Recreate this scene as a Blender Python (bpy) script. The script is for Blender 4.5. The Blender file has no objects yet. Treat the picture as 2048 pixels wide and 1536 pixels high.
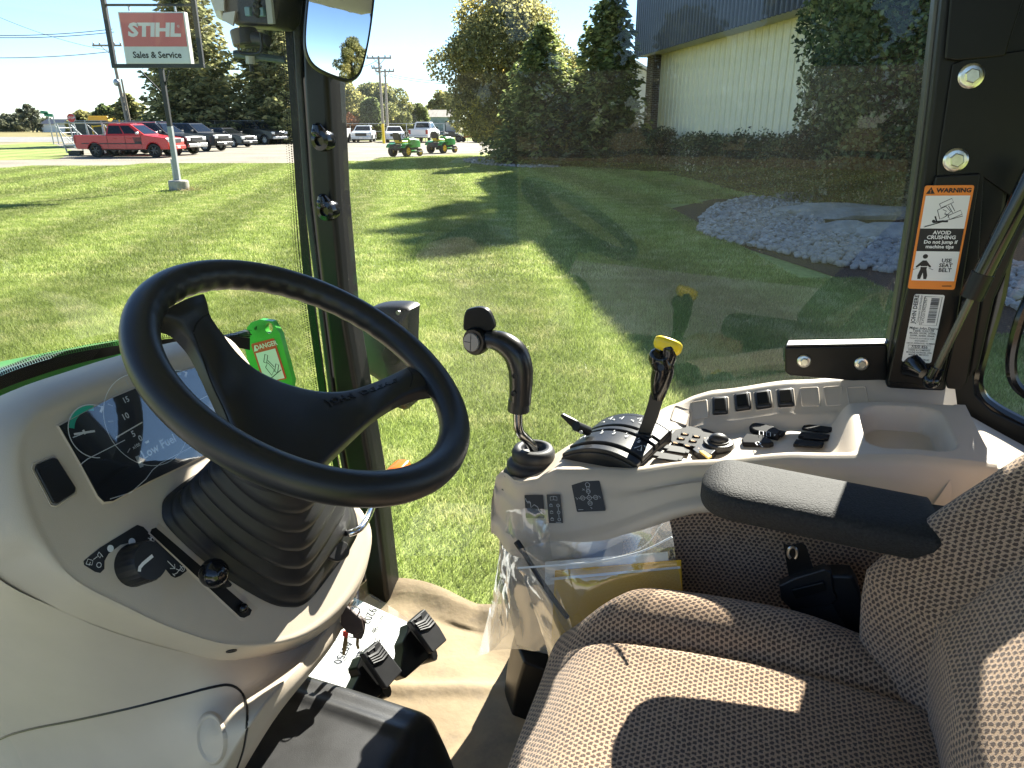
import bpy, bmesh, math, random
import numpy as np
from mathutils import Vector, Matrix, noise
from mathutils.bvhtree import BVHTree
random.seed(7); RNG = np.random.default_rng(7)
S = bpy.context.scene
COL = S.collection
rad = math.radians

# ------------------------------------------------------------------ camera, sky, sun, exposure
H = 1.8                                   # eye height above the lawn, standing at the open cab door
FPX, CX, CY = 1450.0, 1024.0, 768.0       # focal length in pixels of the 2048 px wide photograph
PITCH = math.atan((768 - 245) / FPX)
SP, CP = math.sin(PITCH), math.cos(PITCH)
cam_d = bpy.data.cameras.new('camera'); cam = bpy.data.objects.new('camera', cam_d); COL.objects.link(cam)
cam_d.sensor_width = 36; cam_d.lens = FPX / 2048 * 36
cam_d.clip_start = 0.02; cam_d.clip_end = 3000
cam.location = (0, 0, H); cam.rotation_euler = (math.pi / 2 - PITCH, 0, 0)
S.camera = cam

SUN_AZ, SUN_EL = rad(30), rad(35.5)         # measured from the view heading (+y) towards +x
world = bpy.data.worlds.new('World'); S.world = world; world.use_nodes = True
wn = world.node_tree; wn.nodes.clear()
sky = wn.nodes.new('ShaderNodeTexSky'); sky.sky_type = 'NISHITA'; sky.sun_disc = False
sky.sun_elevation = SUN_EL; sky.sun_rotation = SUN_AZ
sky.altitude = 1800; sky.air_density = 1.0; sky.dust_density = 0.15; sky.ozone_density = 3.0
bg = wn.nodes.new('ShaderNodeBackground'); bg.inputs['Strength'].default_value = 0.058
wo = wn.nodes.new('ShaderNodeOutputWorld')
tint = wn.nodes.new('ShaderNodeMix'); tint.data_type = 'RGBA'; tint.blend_type = 'MULTIPLY'; tint.inputs[0].default_value = 1; tint.inputs[7].default_value = (.93, .965, 1.0, 1)
wn.links.new(sky.outputs[0], tint.inputs[6]); wn.links.new(tint.outputs[2], bg.inputs[0]); wn.links.new(bg.outputs[0], wo.inputs[0])
sun_d = bpy.data.lights.new('sun', 'SUN'); sun_d.energy = 5.0; sun_d.angle = rad(0.53); sun_d.color = (1, .94, .84)
sun = bpy.data.objects.new('sun', sun_d); COL.objects.link(sun)
SUN_DIR = Vector((math.sin(SUN_AZ) * math.cos(SUN_EL), math.cos(SUN_AZ) * math.cos(SUN_EL), math.sin(SUN_EL)))
sun.rotation_euler = SUN_DIR.to_track_quat('Z', 'Y').to_euler(); sun.location = (20, 20, 30)
S.view_settings.view_transform = 'Standard'; S.view_settings.look = 'None'
S.view_settings.gamma = 1; S.view_settings.use_curve_mapping = False
S.view_settings.exposure = 2.1
S.render.engine = 'CYCLES'
S.cycles.use_denoising = True
S.cycles.transparent_max_bounces = 24; S.cycles.max_bounces = 10; S.cycles.diffuse_bounces = 6; S.cycles.glossy_bounces = 5
S.cycles.sample_clamp_indirect = 6

# ------------------------------------------------------------------ measuring helpers
FV = Vector((-math.sin(rad(73)), math.cos(rad(73)), 0))   # tractor: forward
RV = Vector((math.cos(rad(73)), math.sin(rad(73)), 0))    # tractor: right
ZV = Vector((0, 0, 1))
EYE = Vector((0, 0, H))
def T(f, r, z): return FV * f + RV * r + ZV * z
def ray(px, py):
    x = (px - CX) / FPX; y = (py - CY) / FPX
    return Vector((x, CP - y * SP, -SP - y * CP))
def U(px, py, F=None, R=None, z=None, y=None, plane=None):   # the point of the place seen at a photo pixel on a known plane
    r = ray(px, py)
    if F is not None: t = F / r.dot(FV)
    elif R is not None: t = R / r.dot(RV)
    elif z is not None: t = (z - H) / r.z
    elif y is not None: t = y / r.y
    else: t = (plane[0] - EYE).dot(plane[1]) / r.dot(plane[1])
    return EYE + r * t
def frz(p): return (p.dot(FV), p.dot(RV), p.z)

# ------------------------------------------------------------------ object helpers
WL = {}
def link(o, parent=None, loc=None):
    COL.objects.link(o)
    if loc is not None: o.location = loc
    WL[o.name] = Vector(o.location)
    if parent is not None:
        o.parent = parent; o.location = Vector(o.location) - WL[parent.name]
    return o
def thing(name, label, cat, loc=(0, 0, 0), group=None, kind=None):
    o = bpy.data.objects.new(name, None); o.empty_display_size = .1
    link(o, None, Vector(loc)); tag(o, label, cat, group, kind); return o
def tag(o, label=None, cat=None, group=None, kind=None):
    if label: o['label'] = label
    if cat: o['category'] = cat
    if group: o['group'] = group
    if kind: o['kind'] = kind
    return o
def mk(name, V, Fc, mat, parent=None, smooth=True, sharp=38, bevel=0, seg=2, kind=None, uv=None, local=False, label=None):
    V = np.asarray([tuple(v) for v in V] if not isinstance(V, np.ndarray) else V, float)
    c = np.zeros(3) if local else np.array([(V[:, 0].min() + V[:, 0].max()) / 2, (V[:, 1].min() + V[:, 1].max()) / 2, V[:, 2].min()])
    me = bpy.data.meshes.new(name); me.from_pydata((V - c).tolist(), [], [tuple(f) for f in Fc]); me.update()
    o = bpy.data.objects.new(name, me)
    for m in (mat if isinstance(mat, (list, tuple)) else [mat]): me.materials.append(m)
    if uv is not None:
        l = me.uv_layers.new(name='UVMap'); idx = np.empty(len(me.loops), np.int32); me.loops.foreach_get('vertex_index', idx)
        l.data.foreach_set('uv', np.asarray(uv, float)[idx].ravel())
    if smooth:
        me.polygons.foreach_set('use_smooth', [True] * len(me.polygons))
        if sharp: me.set_sharp_from_angle(angle=rad(sharp))
    if bevel:
        b = o.modifiers.new('bevel', 'BEVEL'); b.width = bevel; b.segments = seg; b.limit_method = 'ANGLE'; b.angle_limit = rad(35); b.harden_normals = True
    link(o, parent, Vector(c))
    if kind: o['kind'] = kind
    if label: o['label'] = label
    return o
def clone(root, loc, rz=0, label=None, parent=None):
    r = root.copy(); COL.objects.link(r); r.location = loc; r.rotation_euler = (0, 0, rz)
    if label: r['label'] = label
    for ch in list(root.children):
        c = ch.copy(); COL.objects.link(c); c.parent = r
        for g in ch.children:
            d = g.copy(); COL.objects.link(d); d.parent = c
    return r

class MB:                                 # collects shapes; build() links them as ONE mesh object
    def __init__(s): s.V = []; s.F = []
    def add(s, V, F):
        n = len(s.V); s.V += [Vector(v) for v in V]; s.F += [tuple(i + n for i in f) for f in F]; return s
    def box(s, c, h, u=(1, 0, 0), v=(0, 1, 0), w=(0, 0, 1), taper=1):
        c, u, v, w = Vector(c), Vector(u), Vector(v), Vector(w)
        P = [c + u * (h[0] * a * (taper if k > 0 else 1)) + v * (h[1] * b * (taper if k > 0 else 1)) + w * (h[2] * k) for k in (-1, 1) for a, b in ((-1, -1), (1, -1), (1, 1), (-1, 1))]
        return s.add(P, [(3, 2, 1, 0), (4, 5, 6, 7), (0, 1, 5, 4), (1, 2, 6, 5), (2, 3, 7, 6), (3, 0, 4, 7)])
    def prism(s, pts, d):                 # pts: 3D outline; d: extrusion vector
        n = len(pts); d = Vector(d); P = [Vector(p) for p in pts]
        nrm = Vector((0, 0, 0))
        for i in range(n): nrm += P[i].cross(P[(i + 1) % n])
        if nrm.dot(d) < 0: P.reverse()
        F = [tuple(range(n - 1, -1, -1)), tuple(range(n, 2 * n))] + [(i, (i + 1) % n, n + (i + 1) % n, n + i) for i in range(n)]
        return s.add(P + [p + d for p in P], F)
    def tube(s, pts, r, n=10, caps=True, closed=False, flat=None):
        P = [Vector(p) for p in pts]; m = len(P); rr = r if hasattr(r, '__len__') else [r] * m
        up = None; V = []; F = []
        for i in range(m):
            a = P[(i - 1) % m] if (closed or i > 0) else P[i]; b = P[(i + 1) % m] if (closed or i < m - 1) else P[i]
            t = (b - a).normalized()
            if up is None:
                up = t.orthogonal().normalized()
                if flat is not None: up = (Vector(flat) - t * t.dot(Vector(flat))).normalized()
            else: up = (up - t * t.dot(up)).normalized()
            q = t.cross(up)
            for k in range(n):
                an = 2 * math.pi * k / n; V.append(P[i] + (up * math.cos(an) + q * math.sin(an)) * rr[i])
        for i in range(m if closed else m - 1):
            j = (i + 1) % m
            for k in range(n): F.append((i * n + k, i * n + (k + 1) % n, j * n + (k + 1) % n, j * n + k))
        if caps and not closed: F += [tuple(range(n - 1, -1, -1)), tuple(range((m - 1) * n, m * n))]
        return s.add(V, F)
    def loft(s, rings, closed=True, cap0=False, cap1=False):
        n = len(rings[0]); V = [p for r in rings for p in r]; F = []
        for i in range(len(rings) - 1):
            for k in range(n if closed else n - 1):
                F.append((i * n + k, i * n + (k + 1) % n, (i + 1) * n + (k + 1) % n, (i + 1) * n + k))
        if cap0: F.append(tuple(range(n - 1, -1, -1)))
        if cap1: F.append(tuple(range((len(rings) - 1) * n, len(rings) * n)))
        return s.add(V, F)
    def lathe(s, prof, o, ax, n=20, cap=True):   # prof: (radius, height)
        o = Vector(o); ax = Vector(ax).normalized(); u = ax.orthogonal().normalized(); v = ax.cross(u)
        rings = [[o + ax * h + (u * math.cos(2 * math.pi * k / n) + v * math.sin(2 * math.pi * k / n)) * r for k in range(n)] for r, h in prof]
        return s.loft(rings, True, cap, cap)
    def ribbon(s, pts, w, nrm):           # a flat printed stroke
        P = [Vector(p) for p in pts]; nrm = Vector(nrm); L = []; Rr = []
        for i in range(len(P)):
            t = (P[min(i + 1, len(P) - 1)] - P[max(i - 1, 0)]).normalized(); q = nrm.cross(t).normalized() * (w / 2)
            L.append(P[i] + q); Rr.append(P[i] - q)
        n = len(P); return s.add(L + Rr, [(i + n, i + 1 + n, i + 1, i) for i in range(n - 1)])
    def poly(s, pts): return s.add(pts, [tuple(range(len(pts)))])
    def sphere(s, c, r, n=14, m=9, sc=(1, 1, 1)):
        c = Vector(c); rings = []
        for i in range(m + 1):
            a = math.pi * i / m
            rings.append([c + Vector((math.sin(a) * math.cos(2 * math.pi * k / n) * r * sc[0], math.sin(a) * math.sin(2 * math.pi * k / n) * r * sc[1], -math.cos(a) * r * sc[2])) for k in range(n)])
        return s.loft(rings)
    def build(s, name, mat, parent=None, **k): return mk(name, s.V, s.F, mat, parent, **k)

def crom(P, n=8, closed=False):           # Catmull-Rom through points (any dimension)
    P = [np.array(tuple(p), float) for p in P]; m = len(P); out = []
    for i in range(m if closed else m - 1):
        g = lambda j: P[j % m] if closed else P[min(max(j, 0), m - 1)]
        a, b, c, d = g(i - 1), g(i), g(i + 1), g(i + 2)
        for k in range(n):
            t = k / n; out.append(.5 * (2 * b + (c - a) * t + (2 * a - 5 * b + 4 * c - d) * t * t + (3 * b - 3 * c + d - a) * t ** 3))
    if not closed: out.append(P[-1])
    return out
def cromv(P, n=8, closed=False): return [Vector(p) for p in crom(P, n, closed)]
def rrect(w, h, r, n=4):                  # 2D rounded rectangle, centred
    out = []
    for cx, cy, a0 in ((w / 2 - r, h / 2 - r, 0), (-w / 2 + r, h / 2 - r, 90), (-w / 2 + r, -h / 2 + r, 180), (w / 2 - r, -h / 2 + r, 270)):
        for k in range(n + 1):
            a = rad(a0 + 90 * k / n); out.append((cx + r * math.cos(a), cy + r * math.sin(a)))
    return out
class Fr:                                 # a local frame
    def __init__(s, o, u, v, w=None):
        s.o = Vector(o); s.u = Vector(u); s.v = Vector(v); s.w = Vector(w).normalized() if w is not None else s.u.cross(s.v).normalized()
    def P(s, a, b, c=0): return s.o + s.u * a + s.v * b + s.w * c
def text(name, body, fr, size, mat, parent, align='CENTER', valign='CENTER', ext=.0002, off=0, shear=0, sx=1, lift=.0004, a=0, b=0, spacing=1, res=2):
    cu = bpy.data.curves.new(name, 'FONT'); cu.body = body; cu.size = size; cu.align_x = align; cu.align_y = valign
    cu.extrude = ext; cu.offset = off; cu.shear = shear; cu.resolution_u = res; cu.space_character = spacing
    tmp = bpy.data.objects.new('tmp_text', cu); me = bpy.data.meshes.new_from_object(tmp); bpy.data.objects.remove(tmp); bpy.data.curves.remove(cu)
    me.name = name; me.materials.clear(); me.materials.append(mat)
    o = bpy.data.objects.new(name, me)
    u = fr.u.normalized(); v = fr.v.normalized(); w = fr.w
    p = fr.P(a, b, lift)
    loc = p - (WL[parent.name] if parent is not None else Vector((0, 0, 0)))
    m = Matrix((u * sx, v, w)).transposed().to_4x4(); m.translation = loc
    COL.objects.link(o)
    if parent is not None: o.parent = parent
    o.matrix_basis = m; WL[o.name] = p
    return o
def tree_of(o):                           # BVH of a mesh in world space
    off = WL[o.name]; me = o.data
    return BVHTree.FromPolygons([v.co + off for v in me.vertices], [tuple(p.vertices) for p in me.polygons])
def cast(t, px, py, lift=0):              # where the sight line of a photo pixel meets a surface
    d = ray(px, py).normalized(); h = t.ray_cast(EYE, d)
    if h[0] is None: return None, None
    n = h[1] if h[1].dot(d) < 0 else -h[1]
    return h[0] + n * lift, n

# ------------------------------------------------------------------ materials
def nodes_of(name):
    m = bpy.data.materials.new(name); m.use_nodes = True; return m, m.node_tree, m.node_tree.nodes['Principled BSDF']
def M(name, col, rough=.5, metal=0, spec=.5, var=0, vs=20, bump=0, bs=200, coat=0, island=0, dist=.002, coords='Object', sheen=0, streak=None):
    m, nt, b = nodes_of(name); L = nt.links.new; N = nt.nodes.new
    b.inputs['Base Color'].default_value = (*col, 1); b.inputs['Roughness'].default_value = rough; b.inputs['Metallic'].default_value = metal
    b.inputs['Specular IOR Level'].default_value = spec; b.inputs['Coat Weight'].default_value = coat; b.inputs['Coat Roughness'].default_value = .05
    if sheen: b.inputs['Sheen Weight'].default_value = sheen
    if var or bump or island:
        tc = N('ShaderNodeTexCoord')
        if var or island:
            nz = N('ShaderNodeTexNoise'); nz.inputs['Scale'].default_value = vs; nz.inputs['Detail'].default_value = 5; nz.inputs['Roughness'].default_value = .6
            src = tc.outputs[coords]
            if streak:
                mp = N('ShaderNodeMapping'); mp.inputs['Scale'].default_value = streak; L(src, mp.inputs[0]); src = mp.outputs[0]
            L(src, nz.inputs['Vector'])
            mr = N('ShaderNodeMapRange'); mr.inputs[1].default_value = .3; mr.inputs[2].default_value = .7; mr.inputs[3].default_value = 1 - var; mr.inputs[4].default_value = 1 + var
            L(nz.outputs[0], mr.inputs[0]); fac = mr.outputs[0]
            if island:
                ge = N('ShaderNodeNewGeometry'); m2 = N('ShaderNodeMapRange'); m2.inputs[3].default_value = 1 - island; m2.inputs[4].default_value = 1 + island
                L(ge.outputs['Random Per Island'], m2.inputs[0]); mu = N('ShaderNodeMath'); mu.operation = 'MULTIPLY'; L(fac, mu.inputs[0]); L(m2.outputs[0], mu.inputs[1]); fac = mu.outputs[0]
            hs = N('ShaderNodeHueSaturation'); hs.inputs['Color'].default_value = (*col, 1); L(fac, hs.inputs['Value']); L(hs.outputs[0], b.inputs['Base Color'])
        if bump:
            n2 = N('ShaderNodeTexNoise'); n2.inputs['Scale'].default_value = bs; n2.inputs['Detail'].default_value = 3; L(tc.outputs[coords], n2.inputs['Vector'])
            bp = N('ShaderNodeBump'); bp.inputs['Strength'].default_value = bump; bp.inputs['Distance'].default_value = dist; L(n2.outputs[0], bp.inputs['Height']); L(bp.outputs[0], b.inputs['Normal'])
    return m
def leafmat(name, c1, c2, c3=None, vs=.5, trans=.35, island=.35):
    m, nt, b = nodes_of(name); L = nt.links.new; N = nt.nodes.new
    ge = N('ShaderNodeNewGeometry'); nz = N('ShaderNodeTexNoise'); nz.inputs['Scale'].default_value = vs; nz.inputs['Detail'].default_value = 3
    L(ge.outputs['Position'], nz.inputs['Vector'])
    cr = N('ShaderNodeValToRGB'); e = cr.color_ramp.elements; e[0].position = .35; e[0].color = (*c1, 1); e[1].position = .62; e[1].color = (*c2, 1)
    if c3: k = e.new(.75); k.color = (*c3, 1)
    ad = N('ShaderNodeMath'); ad.operation = 'MULTIPLY_ADD'; ad.inputs[1].default_value = .35; L(ge.outputs['Random Per Island'], ad.inputs[0])
    sb = N('ShaderNodeMath'); sb.operation = 'SUBTRACT'; sb.inputs[1].default_value = .175; L(nz.outputs[0], sb.inputs[0]); L(sb.outputs[0], ad.inputs[2]); L(ad.outputs[0], cr.inputs[0])
    hs = N('ShaderNodeHueSaturation'); mr = N('ShaderNodeMapRange'); mr.inputs[3].default_value = 1 - island; mr.inputs[4].default_value = 1 + island
    L(ge.outputs['Random Per Island'], mr.inputs[0]); L(mr.outputs[0], hs.inputs['Value']); L(cr.outputs[0], hs.inputs['Color'])
    b.inputs['Roughness'].default_value = .55; b.inputs['Specular IOR Level'].default_value = .3; L(hs.outputs[0], b.inputs['Base Color'])
    tr = N('ShaderNodeBsdfTranslucent'); mx = N('ShaderNodeMixShader'); mx.inputs[0].default_value = trans
    L(hs.outputs[0], tr.inputs[0]); L(b.outputs[0], mx.inputs[1]); L(tr.outputs[0], mx.inputs[2]); L(mx.outputs[0], nt.nodes['Material Output'].inputs[0])
    return m
def glassmat(name, tint=(.93, .97, .94), dust=.02, specks=.0, ior=1.5, boost=1.0, rough=0):
    m, nt, b = nodes_of(name); L = nt.links.new; N = nt.nodes.new; nt.nodes.remove(b)
    tp = N('ShaderNodeBsdfTransparent'); tp.inputs[0].default_value = (*tint, 1)
    gl = N('ShaderNodeBsdfGlossy'); gl.inputs['Roughness'].default_value = rough
    fr = N('ShaderNodeFresnel'); gb = N('ShaderNodeNewGeometry'); io = N('ShaderNodeMapRange'); io.inputs[3].default_value = ior; io.inputs[4].default_value = 1 / ior; L(gb.outputs['Backfacing'], io.inputs[0]); L(io.outputs[0], fr.inputs[0])   # a thin pane: same reflection from either side
    mm = N('ShaderNodeMath'); mm.operation = 'MULTIPLY'; mm.inputs[1].default_value = boost; mm.use_clamp = True; L(fr.outputs[0], mm.inputs[0])
    mx = N('ShaderNodeMixShader'); L(mm.outputs[0], mx.inputs[0]); L(tp.outputs[0], mx.inputs[1]); L(gl.outputs[0], mx.inputs[2]); out = mx.outputs[0]
    if dust or specks:
        tc = N('ShaderNodeTexCoord'); df = N('ShaderNodeBsdfDiffuse'); df.inputs[0].default_value = (.75, .74, .7, 1)
        tl = N('ShaderNodeBsdfTranslucent'); tl.inputs[0].default_value = (.75, .74, .7, 1)
        dm = N('ShaderNodeMixShader'); dm.inputs[0].default_value = .5; L(df.outputs[0], dm.inputs[1]); L(tl.outputs[0], dm.inputs[2])
        n1 = N('ShaderNodeTexNoise'); n1.inputs['Scale'].default_value = 5; n1.inputs['Detail'].default_value = 6; L(tc.outputs['Object'], n1.inputs['Vector'])
        r1 = N('ShaderNodeMapRange'); r1.inputs[1].default_value = .3; r1.inputs[2].default_value = .75; r1.inputs[3].default_value = dust * .3; r1.inputs[4].default_value = dust * 1.6; L(n1.outputs[0], r1.inputs[0])
        v1 = N('ShaderNodeTexNoise'); v1.inputs['Scale'].default_value = 420; v1.inputs['Detail'].default_value = 2; L(tc.outputs['Object'], v1.inputs['Vector'])
        r2 = N('ShaderNodeMapRange'); r2.inputs[1].default_value = .69; r2.inputs[2].default_value = .75; r2.inputs[3].default_value = 0; r2.inputs[4].default_value = specks; L(v1.outputs[0], r2.inputs[0])
        ad = N('ShaderNodeMath'); ad.operation = 'ADD'; L(r1.outputs[0], ad.inputs[0]); L(r2.outputs[0], ad.inputs[1])
        m2 = N('ShaderNodeMixShader'); L(ad.outputs[0], m2.inputs[0]); L(out, m2.inputs[1]); L(dm.outputs[0], m2.inputs[2]); out = m2.outputs[0]
    L(out, nt.nodes['Material Output'].inputs[0]); return m
def emat(name, col, s=1):
    m, nt, b = nodes_of(name); b.inputs['Base Color'].default_value = (*col, 1); b.inputs['Emission Color'].default_value = (*col, 1); b.inputs['Emission Strength'].default_value = s; return m

BLACK = M('black_plastic', (.012, .012, .013), .42, var=.25, vs=30, bump=.25, bs=900, dist=.0006)
BLACKS = M('black_satin_paint', (.007, .007, .007), .38, 0, .3, var=.2, vs=14, bump=.08, bs=500, dist=.0005)
FLATB = M('black_matt_plastic', (.012, .012, .013), .62, 0, .15, var=.25, vs=30)
BLACKG = M('black_gloss', (.008, .008, .009), .12)
RUBBER = M('black_rubber', (.014, .014, .016), .55, var=.3, vs=25, bump=.2, bs=600, dist=.0006)
BEIGE = M('beige_plastic', (.52, .445, .355), .55, var=.06, vs=6, bump=.5, bs=900, dist=.0004)
ZINC = M('zinc_steel', (.75, .74, .68), .28, 1, var=.15, vs=80)
CHROME = M('chrome', (.85, .85, .85), .12, 1)
WHITEP = M('white_print', (.8, .8, .78), .5)
GREYP = M('grey_print', (.45, .45, .44), .5)
ORANGEP = M('orange_print', (.85, .25, .03), .45)
YELLOWP = M('yellow_plastic', (.85, .62, .02), .3, var=.08, vs=30)
REDP = M('red_print', (.7, .05, .03), .45)
PAPER = M('paper', (.8, .8, .78), .7, var=.06, vs=12)
STEEL = M('galvanised_steel', (.42, .44, .46), .42, .6, var=.2, vs=8)
# ================================================================== GROUND
def gx(px, py): p = U(px, py, z=0); return (p.x, p.y)
def groundmat(name, c1, c2, vs, bump=0, bs=30, stripes=False, dist=.02):
    m, nt, b = nodes_of(name); L = nt.links.new; N = nt.nodes.new
    ge = N('ShaderNodeNewGeometry'); nz = N('ShaderNodeTexNoise'); nz.inputs['Scale'].default_value = vs; nz.inputs['Detail'].default_value = 8; nz.inputs['Roughness'].default_value = .65
    L(ge.outputs['Position'], nz.inputs['Vector'])
    cr = N('ShaderNodeValToRGB'); e = cr.color_ramp.elements; e[0].position = .32; e[0].color = (*c1, 1); e[1].position = .68; e[1].color = (*c2, 1)
    L(nz.outputs[0], cr.inputs[0]); col = cr.outputs[0]
    n3 = N('ShaderNodeTexNoise'); n3.inputs['Scale'].default_value = .35; n3.inputs['Detail'].default_value = 4; L(ge.outputs['Position'], n3.inputs['Vector'])
    mr = N('ShaderNodeMapRange'); mr.inputs[1].default_value = .3; mr.inputs[2].default_value = .7; mr.inputs[3].default_value = .82; mr.inputs[4].default_value = 1.18; L(n3.outputs[0], mr.inputs[0]); fac = mr.outputs[0]
    if stripes: fac = mow(nt, ge, fac)
    hs = N('ShaderNodeHueSaturation'); L(fac, hs.inputs['Value']); L(col, hs.inputs['Color']); L(hs.outputs[0], b.inputs['Base Color'])
    b.inputs['Roughness'].default_value = .85; b.inputs['Specular IOR Level'].default_value = .2
    if bump:
        n2 = N('ShaderNodeTexNoise'); n2.inputs['Scale'].default_value = bs; n2.inputs['Detail'].default_value = 5; L(ge.outputs['Position'], n2.inputs['Vector'])
        bp = N('ShaderNodeBump'); bp.inputs['Strength'].default_value = bump; bp.inputs['Distance'].default_value = dist; L(n2.outputs[0], bp.inputs['Height']); L(bp.outputs[0], b.inputs['Normal'])
    return m
def mow(nt, ge, fac, amp=.16):            # mown lanes: light off grass laid either way, put into the colour as stripes
    L = nt.links.new; N = nt.nodes.new
    a, b = Vector(gx(0, 560)), Vector(gx(560, 345)); d = (b - a).normalized(); nrm = Vector((-d.y, d.x, 0))
    dp = N('ShaderNodeVectorMath'); dp.operation = 'DOT_PRODUCT'; dp.inputs[1].default_value = nrm; L(ge.outputs['Position'], dp.inputs[0])
    nz = N('ShaderNodeTexNoise'); nz.inputs['Scale'].default_value = .6; L(ge.outputs['Position'], nz.inputs['Vector'])
    ma = N('ShaderNodeMath'); ma.operation = 'MULTIPLY_ADD'; ma.inputs[1].default_value = .5; L(nz.outputs[0], ma.inputs[0]); L(dp.outputs['Value'], ma.inputs[2])
    mu = N('ShaderNodeMath'); mu.operation = 'MULTIPLY'; mu.inputs[1].default_value = 2 * math.pi / 2.3; L(ma.outputs[0], mu.inputs[0])
    sn = N('ShaderNodeMath'); sn.operation = 'SINE'; L(mu.outputs[0], sn.inputs[0])
    mr = N('ShaderNodeMapRange'); mr.inputs[1].default_value = -.6; mr.inputs[2].default_value = .6; mr.inputs[3].default_value = 1 - amp; mr.inputs[4].default_value = 1 + amp; L(sn.outputs[0], mr.inputs[0])
    m2 = N('ShaderNodeMath'); m2.operation = 'MULTIPLY'; L(fac, m2.inputs[0]); L(mr.outputs[0], m2.inputs[1]); return m2.outputs[0]

G_FIELD = groundmat('field_ground', (.20, .17, .07), (.26, .22, .10), 1.5)
G_LAWN = groundmat('lawn_ground', (.17, .21, .055), (.28, .33, .10), 9, .5, 60, True)
G_GRAVEL = groundmat('gravel', (.22, .195, .155), (.33, .30, .24), 14, .6, 90)
G_ROAD = groundmat('old_asphalt', (.20, .195, .185), (.27, .265, .25), 6, .3, 120)
G_MULCH = groundmat('mulch', (.025, .017, .012), (.09, .06, .045), 30, 1, 60, dist=.04)
def sheet(name, pts, z, mat, n=None):
    return tag(mk(name, [(x, y, z) for x, y in pts], [tuple(range(len(pts)))], mat, smooth=False), kind='structure')
sheet('ground', [(-900, -300), (900, -300), (900, 1500), (-900, 1500)], -.02, G_FIELD)
edge = [gx(-300, 345), gx(0, 335), gx(220, 331), gx(420, 327), gx(560, 326), gx(700, 325), gx(780, 318), gx(840, 313), gx(900, 308), gx(960, 306), gx(1040, 306)]
sheet('lawn', [(-40, -30), (14, -30), (14, 40), (4, 46)] + edge[::-1] + [(-40, 24)], 0, G_LAWN)
sheet('gravel_lot', [(-80, 22), edge[0]] + [(x, y - .25) for x, y in edge[1:]] + [(5, 47), (12, 60), (14, 78), (-24, 80), (-60, 64)], -.008, G_GRAVEL)
G_PAD = groundmat('added_concrete_pad', (.42, .40, .37), (.54, .52, .48), 5, .2, 60)
sheet('added_concrete_pad', [(-6, -6), (1.5, -6), (.6, -1.2), (-.7, .25), (-2.2, 1.2), (-6, 1.6)], .012, G_PAD)  # unseen pad added beside the cab to bounce light onto the dash
sheet('verge', [gx(-200, 322), gx(0, 320), gx(118, 318), gx(150, 303), gx(100, 285), gx(60, 286), gx(0, 289), gx(-200, 292)], -.002, G_LAWN)
sheet('road', [(-300, 74), (-60, 70), (-36, 80), (-10, 104), (-16, 112), (-60, 102), (-300, 108)], -.012, G_ROAD)
sheet('far_lawn', [(-30, 82), (16, 80), (40, 140), (-30, 135)], -.004, G_LAWN)

# mulch bed with river stones in front of the hedge
mul = [gx(1270, 338), gx(1330, 343), gx(1400, 352), gx(1470, 372), gx(1480, 390), gx(1420, 400), gx(1330, 420), gx(1380, 450), gx(1500, 500), gx(1640, 545), gx(1800, 600), gx(2000, 680), (7.4, 4.5), (9.5, 4), (9.6, 12), (8.4, 24), (6.6, 33), (5.0, 33)]
sheet('mulch_bed', mul, .006, G_MULCH)
sheet('spruce_bed', [gx(925, 322), gx(960, 317), gx(1040, 314), gx(1260, 318), gx(1280, 338), gx(1180, 342), gx(1100, 340), gx(1000, 333)], .004, G_MULCH)

# ------------------------------------------------------------------ stones
STONE = M('river_stone', (.31, .285, .255), .8, var=.25, vs=8, bump=.5, bs=60, island=.3, dist=.01)
BOULDER = M('limestone', (.29, .275, .25), .85, var=.3, vs=3, bump=.8, bs=12, dist=.03)
def blob(seed, sc=(1, 1, .7), sub=2, rough=.25):
    bm = bmesh.new(); bmesh.ops.create_icosphere(bm, subdivisions=sub, radius=1); off = Vector((seed * 7.3, seed * 3.1, 0))
    for v in bm.verts:
        v.co *= 1 + rough * noise.noise(v.co * 1.3 + off) * 1.6; v.co = Vector((v.co.x * sc[0], v.co.y * sc[1], v.co.z * sc[2]))
    V = [v.co.copy() for v in bm.verts]; Fc = [tuple(v.index for v in f.verts) for f in bm.faces]; bm.free(); return V, Fc
protos = [blob(i, (1, random.uniform(.7, .95), random.uniform(.55, .75)), 1) for i in range(8)]
def inpoly(x, y, P):
    c = False; j = len(P) - 1
    for i in range(len(P)):
        if (P[i][1] > y) != (P[j][1] > y) and x < (P[j][0] - P[i][0]) * (y - P[i][1]) / (P[j][1] - P[i][1]) + P[i][0]: c = not c
        j = i
    return c
def scatter(P, step, jit=.4):
    xs = [p[0] for p in P]; ys = [p[1] for p in P]; out = []
    y = min(ys)
    while y < max(ys):
        x = min(xs) + (int(y / step) % 2) * step / 2
        while x < max(xs):
            q = (x + random.uniform(-jit, jit) * step, y + random.uniform(-jit, jit) * step)
            if inpoly(*q, P): out.append(q)
            x += step
        y += step * .87
    return out
bedA = [gx(1395, 470), gx(1400, 440), gx(1430, 412), gx(1500, 397), gx(1600, 397), gx(1640, 420), gx(1650, 460), gx(1700, 480), gx(1800, 470), gx(1900, 480), gx(2010, 520), gx(2090, 560), gx(2090, 640), gx(1960, 600), gx(1800, 552), gx(1700, 538), gx(1640, 528), gx(1560, 508), gx(1450, 486)]
bedB = [gx(928, 322), gx(950, 317), gx(1000, 317), gx(1060, 324), gx(1118, 336), gx(1060, 337), gx(990, 333), gx(945, 328)]
bed = sheet('stone_bed', bedA, .012, G_MULCH); bed2 = sheet('far_stone_bed', bedB, .010, G_MULCH)
stone_me = []
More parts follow.
